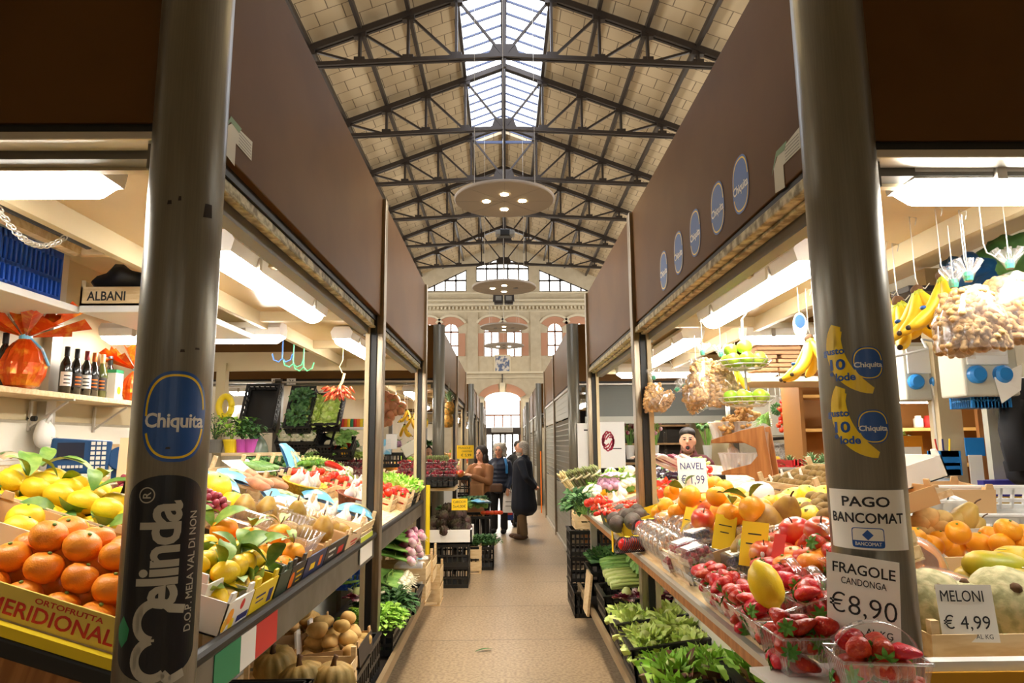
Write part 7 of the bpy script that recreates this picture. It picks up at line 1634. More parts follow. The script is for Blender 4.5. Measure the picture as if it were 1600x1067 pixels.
for i in range(5): PR['chard'].put(Fr(6.3+.16*(i % 3), .95+.22*(i//3), .55) @ S(1.15), 'dark curly kale at the far end of the right low shelf', 'kale right')
black_crate(Fr(6.4, 1.02, .34), .5, .5, .2, 'black crate of dark kale on the right low shelf'); black_crate(Fr(3.0, 1.02, .26), .46, .42, .2, 'black crate at the bottom edge below the lettuce'); black_crate(Fr(2.62, 1.1, .23), .5, .42, .3, 'solid black crate below the front strawberries')
for i in range(3): PR['radicchio'].put(Fr(3.02, .92+.13*i, .4) @ RZ(i), 'dark purple head in the bottom-edge crate', 'purple heads bottom edge'); PR['herbl'].put(Fr(2.96, .9+.13*i, .34) @ S(.7), 'green tuft in the bottom-edge crate', 'green tufts bottom edge')
for k, z in enumerate((0, .26, .52)): black_crate(Fr(7.35, .93, z), .5, .4, .25, 'black crate, %s in the floor stack by the shutters' % ('lowest', 'middle', 'topmost')[k])
black_crate(Fr(6.95, .88, .0), .4, .3, .24, 'black crate on the floor before the crate stack'); wood_crate(Fr(7.35, .93, .78), .4, .38, .13, 'pale wooden crate on the black floor stack', posts=.05)
for i in range(7): PR['aspa'].put(Fr(7.25+.03*i, .8+.04*i, .86) @ RY(1.2) @ RZ(.3*i), 'dark asparagus-like bunch lying in the pale wooden crate', 'dark bunches in the wooden crate')
solo('wood_panel', MB().box((0, 0, 0), (.02, .3, .34)), m_woody, 'thin plywood panel leaning on the rail beside the black crates', 'panel', M=T(.73, 6.2, .36) @ RY(.12))
# ---------------------------------------------------------------- right background inside the stall
t = thing('socket_post', 'cream partition post carrying electrical boxes at the right', 'post', T(BR-.05, 4.85, 0)); obj('post', MB().b2((-.06, -.06, 0), (.1, .06, 2.9)), m_cream, t); obj('hinge_strip', MB().b2((-.064, -.012, .9), (-.06, .012, 2.3)), m_alu, t)
m_mach = mat('grey_box', (206, 204, 188), .5); m_bsock = mat('blue_socket', (40, 130, 206), .4)
for px, py, Y_, w_, lb in ((1548, 575, 4.1, .34, 'larger grey electrical box with two blue sockets'), (1450, 588, 4.85, .34, 'smaller grey electrical box with two blue sockets and paper scraps')):
    q = P(px, py, Y=Y_); t = thing('socket_box', lb, 'electrical box', T(q), 'electrical boxes'); obj('case', MB().box((0, .12, .04), (w_, .24, .42)), m_mach, t, bev=.012); obj('door', MB().box((-.02, -.006, .12), (w_*.75, .014, .2)), m_wh, t, bev=.004)
    for sx in (-.1, .06): obj('socket', MB().lathe([(.055, 0), (.055, .03), (.04, .045)], 20, T(sx, 0, -.04) @ RX(pi/2)), m_bsock, t)
    obj('paper_scrap', MB().add([(.0, -.02, -.06), (.16, -.05, .02), (.14, -.04, -.14), (.02, -.03, -.22)], [[0, 1, 2, 3]]), m_paper, t)
solo('cable', MB().tube([P(1388, 560, Y=3.9), P(1420, 552, Y=4.1), P(1448, 545, Y=4.4), P(1440, 530, Y=4.6), P(1500, 540, Y=4.6), P(1520, 520, Y=4.5)], .008, 6), m_wh, 'white cable drooping behind the right column to the socket boxes', 'cable', smooth=True)
q = P(1532, 638, Y=4.3); t = thing('letter_basket', 'blue perforated wall basket under the larger electrical box', 'basket', T(q)); obj('lattice', plastic_crate(.24, .2, .13, .01, 10), m_bsock, t)
q = P(1478, 742, Y=4.6); t = thing('pen_basket', 'blue basket of pens on the white drawers', 'basket', T(q)); obj('lattice', plastic_crate(.13, .12, .16, .01, 10), m_bsock, t)
for i in range(3): solo('pen', MB().tube([(0, 0, 0), (.02*i-.02, 0, .2)], .006, 6), (m_red, m_binc, m_ypaper)[i], ('red', 'blue', 'yellow')[i]+' pen standing in the blue pen basket', 'pen', M=T(q) @ T(-.03+.03*i, 0, .04))
q = P(1472, 772, Y=4.6); t = thing('drawer_unit', 'white plastic drawer unit below the pen basket', 'drawers', T(q)); obj('case', MB().box((0, .1, -.03), (.22, .26, .26)), m_wh, t, bev=.01)
for z in (.045, -.06): obj('drawer', MB().box((-.01, -.035, z), (.16, .02, .08), tx=1.1), m_frost, t)
q = P(1508, 690, Y=4.45); solo('blue_card', MB().box((0, 0, 0), (.13, .006, .12)), m_bsock, 'plain blue card fixed to the cream post', 'card', M=T(P(1523, 698, Y=4.55))); solo('clipboard', MB().box((0, 0, 0), (.09, .006, .2)), m_paper, 'narrow paper clipboard hanging under the blue card', 'clipboard', M=T(P(1526, 735, Y=4.5)))
solo('wall_board', MB().box((0, 0, 0), (.16, .03, .9)), m_oak, 'brown board beside the blue wall basket', 'board', M=T(P(1543, 650, Y=4.7))); solo('grey_panel', MB().box((0, 0, 0), (.2, .05, .95)), m_mach, 'pale grey panel beside the hanging black jacket', 'panel', M=T(P(1566, 690, Y=4.6)))
t = thing('puffer_jacket', 'black quilted jacket hanging at the right edge of the picture', 'jacket', T(P(1612, 672, Y=4.3)))
jb = MB().lathe([(.12, -.34), (.16, -.3), (.17, -.2), (.16, -.19), (.175, -.08), (.165, -.07), (.17, .05), (.155, .06), (.15, .17), (.1, .22), (.08, .3), (.05, .33)], 24); obj('body', jb, mat('black_cloth', (26, 27, 32), .7), t, smooth=True); obj('sleeve', MB().tube([(-.13, -.04, .18), (-.19, -.08, 0), (-.18, -.1, -.25)], [.07, .07, .06], 12), mat('black_cloth2', (30, 31, 36), .7), t, smooth=True)
solo('box_flat', MB().box((0, 0, 0), (.3, .12, .1)), mat('violet_print', (70, 66, 170), .5), 'violet printed carton on the yellow shelf at the right', 'carton', M=T(P(1563, 762, Y=4.5)))
shelf('mustard-edged shelf under the violet carton', P(1530, 778, Y=4.4)-V((0, 0, .05)), P(1640, 772, Y=4.6), mat('mustard_shelf', (216, 176, 60), .5))
# brown shelves of the neighbouring shop
t = thing('shelf_unit', 'brown wooden shelf unit of the neighbouring shop at the right', 'shelves', T(4.0, 6.9, 0)); m_bsh = mat('shelf_back', (150, 100, 40), .7); m_bs2 = mat('shelf_edge', (226, 176, 96), .5)
obj('back', MB().b2((-1.0, .3, .6), (1.3, .34, 2.5)), m_bsh, t); obj('side', MB().b2((-1.02, -.1, .6), (-.98, .34, 2.5)), m_bsh, t)
for z in (1.12, 1.42, 1.78, 2.12): obj('shelf_board', MB().b2((-1.0, -.08, z-.03), (1.3, .3, z)), m_bs2, t)
for i in range(2): solo('biscuit_box', MB().box((0, 0, 0), (.2, .1, .1+.06*(1-i))), mat('biscuit_card', (236, 226, 196), .5, c2=(226, 150, 60), sc_=9, lo=.52, hi=.6), ('taller', 'smaller')[i]+' printed biscuit box on the brown shelves', 'biscuit box', M=T(3.42+.28*i, 6.9, 1.86-.03*i))
for i in range(5): solo('bread_loaf', MB().ell((0, 0, 0), (.14, .08, .055), 14), mat('loaf', (226, 178, 104), .8), 'pale loaf lying on the middle brown shelf', 'bread', M=T(3.95+.12*(i % 3), 6.86, 1.47+.07*(i//3)), group='bread loaves', smooth=True)
for i in range(3): solo('jar', revol([(.03, 0), (.045, .01), (.045, .09), (.03, .1), (.03, .12)], 14), m_red if i else m_paper, 'small jar on the brown shelves behind the cream post', 'jar', M=T(4.2+.1*i, 6.86, 1.78), group='jars on the brown shelves', smooth=True)
t = thing('counter_box', 'orange-brown box with a white notice beside the right column', 'box', T(P(1412, 735, Y=6.0))); obj('body', MB().box((0, 0, -.05), (.26, .2, .7)), mat('amber_wood', (216, 140, 30), .5), t); obj('notice', MB().box((0, -.105, .12), (.22, .004, .17)), m_paper, t)
pp_ = thing('potted_plant', 'small plant in a red pot on the orange-brown box', 'plant', T(P(1410, 690, Y=6.0)) @ T(0, 0, -.06)); lm = MB()
for i in range(30): leaf(lm, T(rnd(-.05, .05), rnd(-.05, .05), rnd(.06, .14)) @ RZ(rnd(0, 6)) @ RY(rnd(-.6, .4)), .07, .03, .01, 3)
obj('foliage', lm, mf['green'], pp_); obj('pot', revol([(.03, 0), (.045, .07), (.04, .075)], 14), m_red, pp_)
for i in range(6): solo('red_onion', MB().ell((0, 0, 0), (.045, .045, .04), 12), mf['onion'], 'glossy red onion hanging in a row above the pale grey panel', 'onion', M=T(P(1548+11*i, 604+3*(i % 2), Y=4.6)), group='red onions above the grey panel', smooth=True)
solo('onion_rail', MB().tube([P(1530, 592, Y=4.6), P(1640, 592, Y=4.6)], .012, 6), m_alu, 'thin rail carrying the red onions at the right edge', 'rail')
q = P(1512, 425, Y=3.1); solo('plastic_bag', MB().ell((0, 0, 0), (.13, .08, .07), 20).disp(.06, 17, 8), m_blue, 'crumpled blue plastic bag on the loft shelf behind the bananas', 'bag', M=T(q), smooth=True)
q = P(1580, 405, Y=3.1); solo('plastic_bag', MB().ell((0, 0, 0), (.15, .1, .1), 20).disp(.08, 15, 9), mf['dkgreen'], 'crumpled green bag of leaves on the loft shelf behind the peanuts', 'bag', M=T(q), smooth=True)
shelf('dark loft shelf carrying the blue and green bags at the right', P(1420, 455, Y=3.2), P(1420, 455, Y=3.2)+V((1.5, .35, .03)), m_iron)
# ------------------------------------------------------------------ far stalls left of the aisle and across the gap
def table(M, w, l, h, lb, m=m_woody):
    t = thing('produce_table', lb, 'table', M); obj('top', MB().box((0, 0, h-.02), (w, l, .04)), m, t)
    for sx in (-1, 1):
        for sy in (1,): obj('leg', MB().box((sx*(w/2-.04), sy*(l/2-.04), h/2-.02), (.05, .05, h-.04)), m_iron, t)
    return t
def hang(o, top=2.62):
    q = o.matrix_basis.translation.copy(); obj('string', MB().tube([q, (q.x, q.y, top)], .004, 5), m_alu, o, M=o.matrix_basis.inverted()); return o
# tilted black crates and shelves facing us across the gap
def tcrate(px, py, Y_, w, l, lb, protos, n, flb, rx=1.0, s_=1.0, m=None):
    M_ = T(P(px, py, Y=Y_)) @ RX(rx); black_crate(M_, w, l, .16, lb, m)
    for i in range(n):
        c = max(1, int(w/.16)); pick(protos).put(M_ @ T((-.5+(i % c+.5)/c)*w*.9, (-.5+(i//c+.5)/math.ceil(n/c))*l*.9, .09) @ RZ(rnd(0, 6)) @ S(s_), flb, flb+' group')
tcrate(411, 642, 9.0, .42, .62, 'tilted empty-looking black crate left of the number post', PR['herbd'], 0, 'x', rx=1.15)
tcrate(473, 645, 9.0, .3, .62, 'tilted black crate of dark greens right of the number post', PR['herbd'], 2, 'dark greens in the tilted crate by the number post', rx=1.05, s_=.8)
tcrate(508, 650, 9.1, .46, .5, 'tilted black crate of pale lettuce on the far display', PR['escarole'], 6, 'pale lettuce on the tilted far display', rx=.95, s_=.9)
tcrate(470, 690, 9.1, .5, .4, 'black crate of cauliflowers under the tilted far display', PR['wcauli'], 4, 'pale cauliflower under the tilted far display', rx=.7, s_=1.1)
tcrate(500, 695, 9.15, .4, .4, 'black crate of fennel tops under the pale lettuce', [PR['celery'], PR['fennel']], 4, 'celery and fennel under the pale lettuce', rx=.7)
tcrate(530, 708, 9.2, .4, .3, 'black crate of red and green vegetables at the far display foot', [PR['bellr'], PR['pepper'], PR['belly']], 8, 'bright pepper at the far display foot', rx=.6, s_=1.2)
t = shelf('long far display shelf of small jars under the lettuce', P(480, 668, Y=9.3)-V((0, 0, .03)), P(575, 668, Y=9.6), m_wh)
for i in range(14): solo('jar', revol([(.025, 0), (.032, .01), (.032, .08), (.024, .09), (.024, .11)], 12), (m_red, m_orng, m_cyel, m_grn)[i % 4], 'small bright jar on the far display shelf', 'jar', M=T(P(515+5*i, 667, Y=9.4)), group='jars on the far display shelf', smooth=True)
for i, (px, py, r) in enumerate(((362, 648, .07), (375, 645, .06), (388, 650, .07), (396, 640, .06))):
    solo('garlic_net', MB().ell((0, 0, 0), (r*2, r*1.4, r*1.8), 14).disp(.05, 14, i), mf['garlic'], ('first', 'second', 'third', 'fourth')[i]+' pale net of garlic hanging in stall 13, counted from the wall', 'garlic net', M=T(P(px, py, Y=10.0)), smooth=True)
solo('tape_coil', MB().tube([(.07*math.cos(a), 0, .11*math.sin(a)) for a in [k*pi/10 for k in range(21)]], .035, 8), m_cyel, 'coil of yellow tape hanging on the rear post of the left stall', 'tape', M=T(P(352, 635, Y=7.5)), smooth=True)
for i, (px, py, nm, s_, lb) in enumerate(((606, 632, 'onionstring', 2.3, 'string of red onions hanging behind the middle post'), (618, 640, 'onionstring', 2.0, 'paler string of onions hanging beside the bananas'), (602, 658, 'onionstring', 1.8, 'lower string of onions hanging behind the middle post'))): hang(PR[nm].put(T(P(px, py, Y=10.0)) @ RX(1.3) @ S(s_), lb))
for px, py, n, lb in ((636, 640, 5, 'banana bunch hanging beyond the gap, upper left one'), (645, 652, 5, 'banana bunch hanging beyond the gap, lower one'), (632, 664, 4, 'banana bunch hanging beyond the gap, lowest and left'), (652, 640, 4, 'banana bunch hanging beyond the gap beside the second post'), (667, 655, 3, 'banana bunch hanging beyond the second post')): hang(BB[n].put(T(P(px, py, Y=10.0)) @ RZ(rnd(0, 6)) @ S(1.2), lb, 'far hanging bananas'))
for px, py, lb in ((702, 648, 'upper pineapple crown beside the second round column'), (700, 668, 'lower pineapple beside the second round column')): hang(PR['pineapple'].put(T(P(px, py, Y=10.6)) @ S(1.3), lb))
t = thing('price_scale', 'grey electronic scale seen between the middle posts', 'scale', T(P(648, 700, Y=8.9))); obj('head', MB().box((0, 0, .02), (.3, .12, .16), RY(-.5)), m_mach, t, bev=.01); obj('post', MB().box((.05, 0, -.2), (.05, .05, .3)), m_alu, t)
for px, py, lb, cc in ((603, 692, 'blue and white carton behind the middle post', m_bpk), (612, 684, 'white packet hanging behind the middle post', m_wh)): solo('carton', MB().box((0, 0, 0), (.14, .06, .2)), cc, lb, 'carton', M=T(P(px, py, Y=9.2)) @ T(0, .0, -.05))
# table of dark red punnets in front of the second column
TB = P(672, 757, Y=8.9); zT = TB.z
table(T(-.98, 8.85, 0), .74, .6, zT-.02, 'wooden table of berry punnets in front of the second round column'); black_crate(T(-.98, 8.72, zT), .74, .56, .12, 'black crate holding the berry punnets on the table')
pkp = MB()
for r_ in range(3):
    for i in range(5):
        M_ = T(-1.27+.15*i, 8.55+.16*r_, zT+.06+.07*r_); t = punnet(M_, .13, .13, .08, 'small punnet of dark red fruit on the table by the second column', 'far fruit punnets')
        for k in range(26): pkp.ell(M_ @ V((rnd(-.06, .06), rnd(-.06, .06), rnd(.02, .11))), .019, 7)
for i in range(12):
    M_ = T(-2.6+.17*(i % 6), 9.15+.18*(i//6), zT+.1+.09*(i//6)); punnet(M_, .15, .15, .09, 'small punnet of dark red fruit behind the far left post', 'far fruit punnets')
    for k in range(28): pkp.ell(M_ @ V((rnd(-.065, .065), rnd(-.065, .065), rnd(.02, .12))), .019, 7)
solo('far_berries', pkp, mat('dark_berry', (150, 30, 40), .35, c2=(110, 20, 36), sc_=20), 'mass of dark red fruit filling the far punnets', 'fruit', kind='stuff', smooth=True)
table(T(-2.1, 9.2, 0), 1.3, .5, zT+.06, 'far display table behind the far left post')
for i in range(5): pick([PR['escarole'][0], PR['wcauli'], PR['lettuce'][2]]).put(T(-2.6+.22*i, 9.55, zT+.32), 'pale salad head above the far fruit punnets', 'salad heads above the punnets')
for i in range(9): PR[('wcauli', 'belly', 'aubergine', 'broc', 'fennel', 'bellr', 'cauli', 'pepper', 'chard')[i]].put(T(-2.75+.2*i, 9.75, zT+.44) @ RZ(i) @ S(1.2), ('pale cauliflower', 'yellow pepper', 'dark aubergine', 'green broccoli', 'white fennel', 'red pepper', 'pink cauliflower', 'green pepper', 'dark leafy green')[i]+' in the rear row above the far dark punnets')
black_crate(T(-2.1, 9.72, zT+.2), 1.4, .4, .2, 'long black crate of mixed vegetables above the far punnets')
for i in range(5): PR['aspa'].put(T(-.98+.055*i, 8.98, zT+.1) @ S(1.2), 'green asparagus bundle standing before the second column', 'asparagus before the second column')
hero_s = sheet('price_card', .19, .135, [('CARCIOFI', .5, .72, .8, .22, 0), ('5x4,00\u20ac', .5, .32, .8, .3, 0)], T(P(718, 788, Y=8.32)) @ RX(pi/2) @ RY(.05), m_ypaper, 'yellow handwritten CARCIOFI card on the artichoke heap', 'price card')
for k in range(2): black_crate(T(-.64, 8.48, .25*k), .42, .5, .25, ('lower', 'upper')[k]+' black crate under the white artichoke box')
t = thing('foam_box', 'white box of artichokes on the black crates', 'box', T(-.66, 8.5, .5)); obj('body', box_open(.56, .6, .16, .02), m_wh, t)
for k, (n, z, r) in enumerate(((16, .62, .26), (13, .70, .23), (9, .78, .17), (4, .85, .09))):
    for i in range(n): a = i*2.4; q = r*math.sqrt((i+.5)/n); PR['artichoke'].put(T(-.66+q*math.cos(a), 8.5+q*math.sin(a), z) @ RX(rnd(-.7, .7)) @ RY(rnd(-.7, .7)) @ S(1.2), 'dark artichoke heaped in the white box on black crates', 'artichokes')
solo('white_panel', MB().box((0, 0, 0), (.3, .02, .5)), m_wh, 'white panel behind the table by the second column', 'panel', M=T(P(698, 780, Y=9.7)))
solo('paper_roll', MB().tube([(0, 0, -.9), (0, 0, .2)], .03, 8), m_cyel, 'yellow roll standing beside the second post', 'roll', M=T(P(668, 785, Y=8.2)))
for i in range(3): PR['chard'].put(T(P(697+6*i, 800, Y=9.2)) @ S(.8), 'green leafy bunch behind the artichokes', 'greens behind the artichokes')
wood_crate(T(-.5, 8.9, 0) @ T(.1, .35, 0), .2, .3, .3, 'small printed crate on the floor beside the artichokes'); black_crate(T(-.35, 9.6, 0), .4, .5, .3, 'black crate on the floor beyond the artichokes'); black_crate(T(-.45, 10.4, 0), .5, .6, .62, 'tall black crate of greens beyond the artichokes')
for i in range(7): PR['celeryg'].put(T(-.62+.06*i, 10.3, .72+.03*(i % 2)) @ RZ(1.4+.1*i) @ S(1.0), 'green leek bunch lying on the tall black crate', 'leeks')
pack(T(-.35, 10.3, .8) @ RZ(.5), .22, .3, .08, 'blue plastic bag lying on the leeks')
for i in range(4): PR['herbd'].put(T(-.4+.08*i, 9.5, .3) @ S(.7), 'dark green bunch in the floor crate beyond the artichokes', 'dark floor greens')
for i in range(5): PR['plum'].put(T(-.3+.06*i, 10.2, .66) @ S(1.3), 'reddish vegetable at the edge of the tall black crate', 'reddish vegetables')
# counters and heaps of the far blocks
for bi, y0, y1 in ((1, 9.9, 15.5), (2, 19.3, 24.7)):
    t = thing('display_counter', 'fruit counter of the %s block on the left' % where[bi], 'counter', T(XL, y0, 0)); obj('board', MB().b2((-1.3, 0, -.04), (.05, y1-y0, 0), T(0, 0, 1.05) @ RY(.25)), m_woody, t); obj('front', B((-.05, 0, 0), (0, y1-y0, 1.0)), m_under, t)
    y = y0+.3; k = 0
    while y < y1-.3:
        for d in (.15, .45, .8):
            nm, s_, lb = (('orange', 1.3, 'orange'), ('apple', 1.3, 'red apple'), ('lemon', 1.4, 'lemon'), ('tomato', 1.7, 'tomato'), ('lettuce', .9, 'green lettuce'), ('pear', 1.3, 'brown pear'))[(k+int(d*7)) % 6]
            for j in range(5 if nm != 'lettuce' else 1): pick(PR[nm]).put(T(XL-d+rnd(-.12, .12), y+rnd(-.2, .2), 1.1+d*.26+rnd(0, .06)) @ spin() @ S(s_), lb+' on the %s left-hand counter' % where[bi], 'far %ss %d' % (lb, bi))
        y += .5; k += 1
sheet('price_card', .27, .21, [('FRAGOLE', .45, .8, .7, .15, 0), ('CANDONGA', .6, .55, .6, .14, 0), ('\u20ac 5,99', .55, .25, .6, .25, 0)], T(P(727, 706, Y=10.9)) @ RX(pi/2) @ RY(-.08), m_ypaper, 'large yellow price card held up by the stallholder', 'price card')
solo('card_stick', MB().tube([(0, 0, 0), (0, 0, -.5)], .012, 6), m_woody, 'thin wooden stick under the large yellow card', 'stick', M=T(P(719, 714, Y=10.92)))
black_crate(T(-.8, 10.9, .85), .5, .5, .3, 'dark crate of fruit below the large yellow card')
for i in range(8): PR['apple'].put(T(-.95+.09*(i % 4), 10.8+.1*(i//4), 1.2) @ spin() @ S(1.2), 'red fruit in the dark crate below the large yellow card', 'fruit below the yellow card')
# flower and wine shop across the gap at the right
t = thing('shop_counter', 'dark shop counter under the half-raised shutter', 'counter', T(2.0, 10.1, 0)); obj('front', B((-1.0, 0, 0), (1.1, .05, 1.15)), m_oak, t); obj('top', B((-1.05, -.05, 1.15), (1.15, .5, 1.19)), m_woody, t)
t = thing('shop_rack', 'dark bottle and glass rack at the back of the half-open shop', 'rack', T(2.0, 11.6, 0)); obj('back', B((-1.0, 0, .2), (1.1, .04, 2.2)), m_iron, t)
for z in (1.3, 1.62, 1.92): obj('rack_shelf', B((-1.0, -.25, z), (1.1, 0, z+.03)), m_wood, t)
for i in range(18): solo('bottle', revol([(r, z) for r, z in bp2], 10), (gl_d, gl_g, m_glass)[i % 3], 'bottle on the rack of the half-open shop', 'bottle', M=T(1.2+.1*(i % 9)*1.9, 11.5, 1.33+.32*(i//9)), group='bottles on the shop rack', smooth=True)
t = sheet('shop_sign', .5, .62, [('-', .75, .42, .3, .02, 0)], T(P(948, 695, Y=9.3)) @ RX(pi/2), m_wh, 'white shop sign with a curling red floral ornament', 'sign')
fl = MB()
for i in range(9):
    a = i*.7; fl.add(tubeflat([(-.1+.05*math.cos(a)+.02*k*math.cos(a+k*.5), .0+.1*math.sin(a)+.03*k*math.sin(a+k*.6)) for k in range(6)], .018).v, [f_ for f_ in tubeflat([(0, 0), (1, 0), (2, 0), (3, 0), (4, 0), (5, 0)], .1).f])
obj('floral_ornament', fl, mat('crimson_print', (190, 30, 70), .6), t, M=T(.12, .05, .003))
sheet('shop_sign', .2, .62, [('-', .6, .85, .3, .03, 0)], T(P(914, 697, Y=9.35)) @ RX(pi/2), m_wh, 'narrow white sign left of the far right post', 'sign')
wood_crate(T(1.6, 9.3, .55), .9, .3, .5, 'slatted wooden stand under the white floral sign'); wood_crate(T(1.15, 9.32, .5), .3, .3, .5, 'small slatted stand under the narrow white sign')
for i, px in enumerate((984, 1015, 1022, 1105)):
    t = thing('flower_bunch', ('dark', 'red', 'pink', 'dry green')[i]+' flower bunch in the half-open shop', 'flowers', T(P(px, 690, Y=9.9)) @ T(0, 0, -.15)); l_ = MB(); b_ = MB()
    for k in range(24): a, r_ = rnd(0, 6.28), rnd(.03, .16); p_ = V((r_*math.cos(a), r_*math.sin(a), rnd(.25, .55))); l_.tube([(0, 0, 0), p_], .004, 4); b_.ell(p_, .032, 7)
    obj('stems', l_, mf['green'], t); obj('blossoms', b_, (mf['radic'], m_red, mf['onion'], mf['dkgreen'])[i], t, smooth=True); obj('vase', revol([(.05, -.1), (.06, .0), (.07, .1)], 12), m_wh, t)
t = thing('extractor_hood', 'pale metal hood beside the rear post of the right stall', 'hood', T(P(1185, 650, Y=8.6))); obj('hood', MB().box((0, 0, 0), (.55, .4, .5), tx=.7), m_mach, t, bev=.01); obj('handle', MB().tube([(-.1, -.22, -.3), (.2, -.25, -.28), (.3, -.22, -.33)], .02, 8), m_iron, t)
for px, py, nm, s_, lb in ((1225, 640, 'cherry', 2.0, 'string of small red tomatoes hanging by the rear post'), (1222, 665, 'cherry', 1.8, 'lower end of the red tomato string by the rear post'), (1203, 655, 'springon', .55, 'pale garlic braid hanging by the rear post'), (1213, 640, 'herbd', .35, 'dried herb bunch hanging by the rear post')): hang(PR[nm].put(T(P(px, py, Y=7.55)) @ RX(1.3) @ S(s_), lb), 2.5)
t = thing('onion_net', 'orange net of onions hanging right of the rear post', 'onion net', T(P(1257, 634, Y=8.2))); n_ = MB()
for i in range(40): t_ = math.acos(1-2*(i+.5)/40); a = i*2.4; n_.ell((.11*math.sin(t_)*math.cos(a), .11*math.sin(t_)*math.sin(a), .13*math.cos(t_)), .04, 8)
obj('onions', n_, mf['tomato'], t, smooth=True, kind='stuff'); obj('label', MB().box((.17, 0, -.06), (.1, .004, .05)), m_paper, t); obj('string', MB().tube([(0, 0, .1), (0, 0, .5)], .003, 4), m_alu, t)
t = thing('dark_doorway', 'dark cupboard behind the hanging onion net', 'doorway', T(P(1275, 670, Y=9.0))); obj('body', MB().box((0, .2, -.52), (.55, .3, 2.6)), mat('doorway_shade', (50, 36, 26), .6), t); obj('jamb', MB().box((.3, .04, -.52), (.05, .05, 2.6)), m_cream, t)  # solid dark box paints the unlit inside of a doorway
solo('leaf_scrap', leaf(MB(), RY(0), .16, .03, .012), mf['dkgreen'], 'green leaf scrap lying on the aisle floor', 'leaf', M=T(P(742, 1018, Z=.006)) @ RZ(.4))
t = thing('broom', 'orange-handled broom leaning between the right shutters', 'broom', T(P(846, 790, Y=16.8))); obj('handle', MB().tube([(0, 0, -.4), (0, 0, 1.3)], .015, 6), m_orng, t); obj('brush', MB().box((0, 0, -.5), (.3, .08, .2)), m_woody, t)
# ------------------------------------------------------------------ people
m_skin = mat('skin', (226, 172, 142), .55, c2=(216, 158, 128), sc_=12); m_navy = mat('navy_wool', (26, 32, 46), .85); m_navy2 = mat('navy_quilt', (24, 36, 60), .5); m_khaki = mat('khaki_cloth', (122, 100, 74), .85)
m_dk = mat('black_trousers', (20, 20, 22), .85); m_shoe = mat('brown_leather', (92, 64, 44), .5); m_ghair = mat('grey_hair', (196, 190, 180), .8, c2=(150, 144, 136), sc_=60); m_dhair = mat('dark_hair', (34, 24, 20), .6); m_tan = mat('tan_apron', (176, 128, 84), .8); m_sweat = mat('brown_knit', (150, 100, 60), .85)
m_mar = mat('maroon_cloth', (92, 34, 40), .85); m_ryl = mat('royal_blue_cloth', (38, 70, 150), .8); m_lip = mat('lip', (176, 96, 86), .5); m_eye = mat('eye_dark', (30, 26, 24), .3)
def vox(name, mb, m, par, v=.012, it=4):
    o = obj(name, mb, m, par, smooth=True); r = o.modifiers.new('r', 'REMESH'); r.mode = 'VOXEL'; r.voxel_size = v; r.use_smooth_shade = True
    s_ = o.modifiers.new('s', 'SMOOTH'); s_.factor = .5; s_.iterations = it; return o
def hand(mb, w, d, side_, curl=.5):
    """palm, four bent fingers and a thumb grown from a wrist point along direction d"""
    w = V(w); d = V(d).normalized(); s_ = d.cross(V((0, 0, 1))); s_ = (s_ if s_.length > .1 else V((1, 0, 0))).normalized()*side_; n_ = d.cross(s_).normalized()
    mb.cone(w, w+d*.08, .026, .034, 8); k = w+d*.085
    for i, L_ in enumerate((.065, .075, .07, .055)):
        b_ = k+s_*(.027-.018*i); c_ = b_+d*L_*.5; mb.tube([b_-d*.02, c_, c_+(d*(1-curl)+n_*curl)*L_*.6], [.0105, .010, .008], 6)
    b_ = w+d*.03+s_*.03; mb.tube([b_-s_*.015, b_+s_*.022+d*.025, b_+s_*.026+d*.06], [.013, .011, .009], 6)
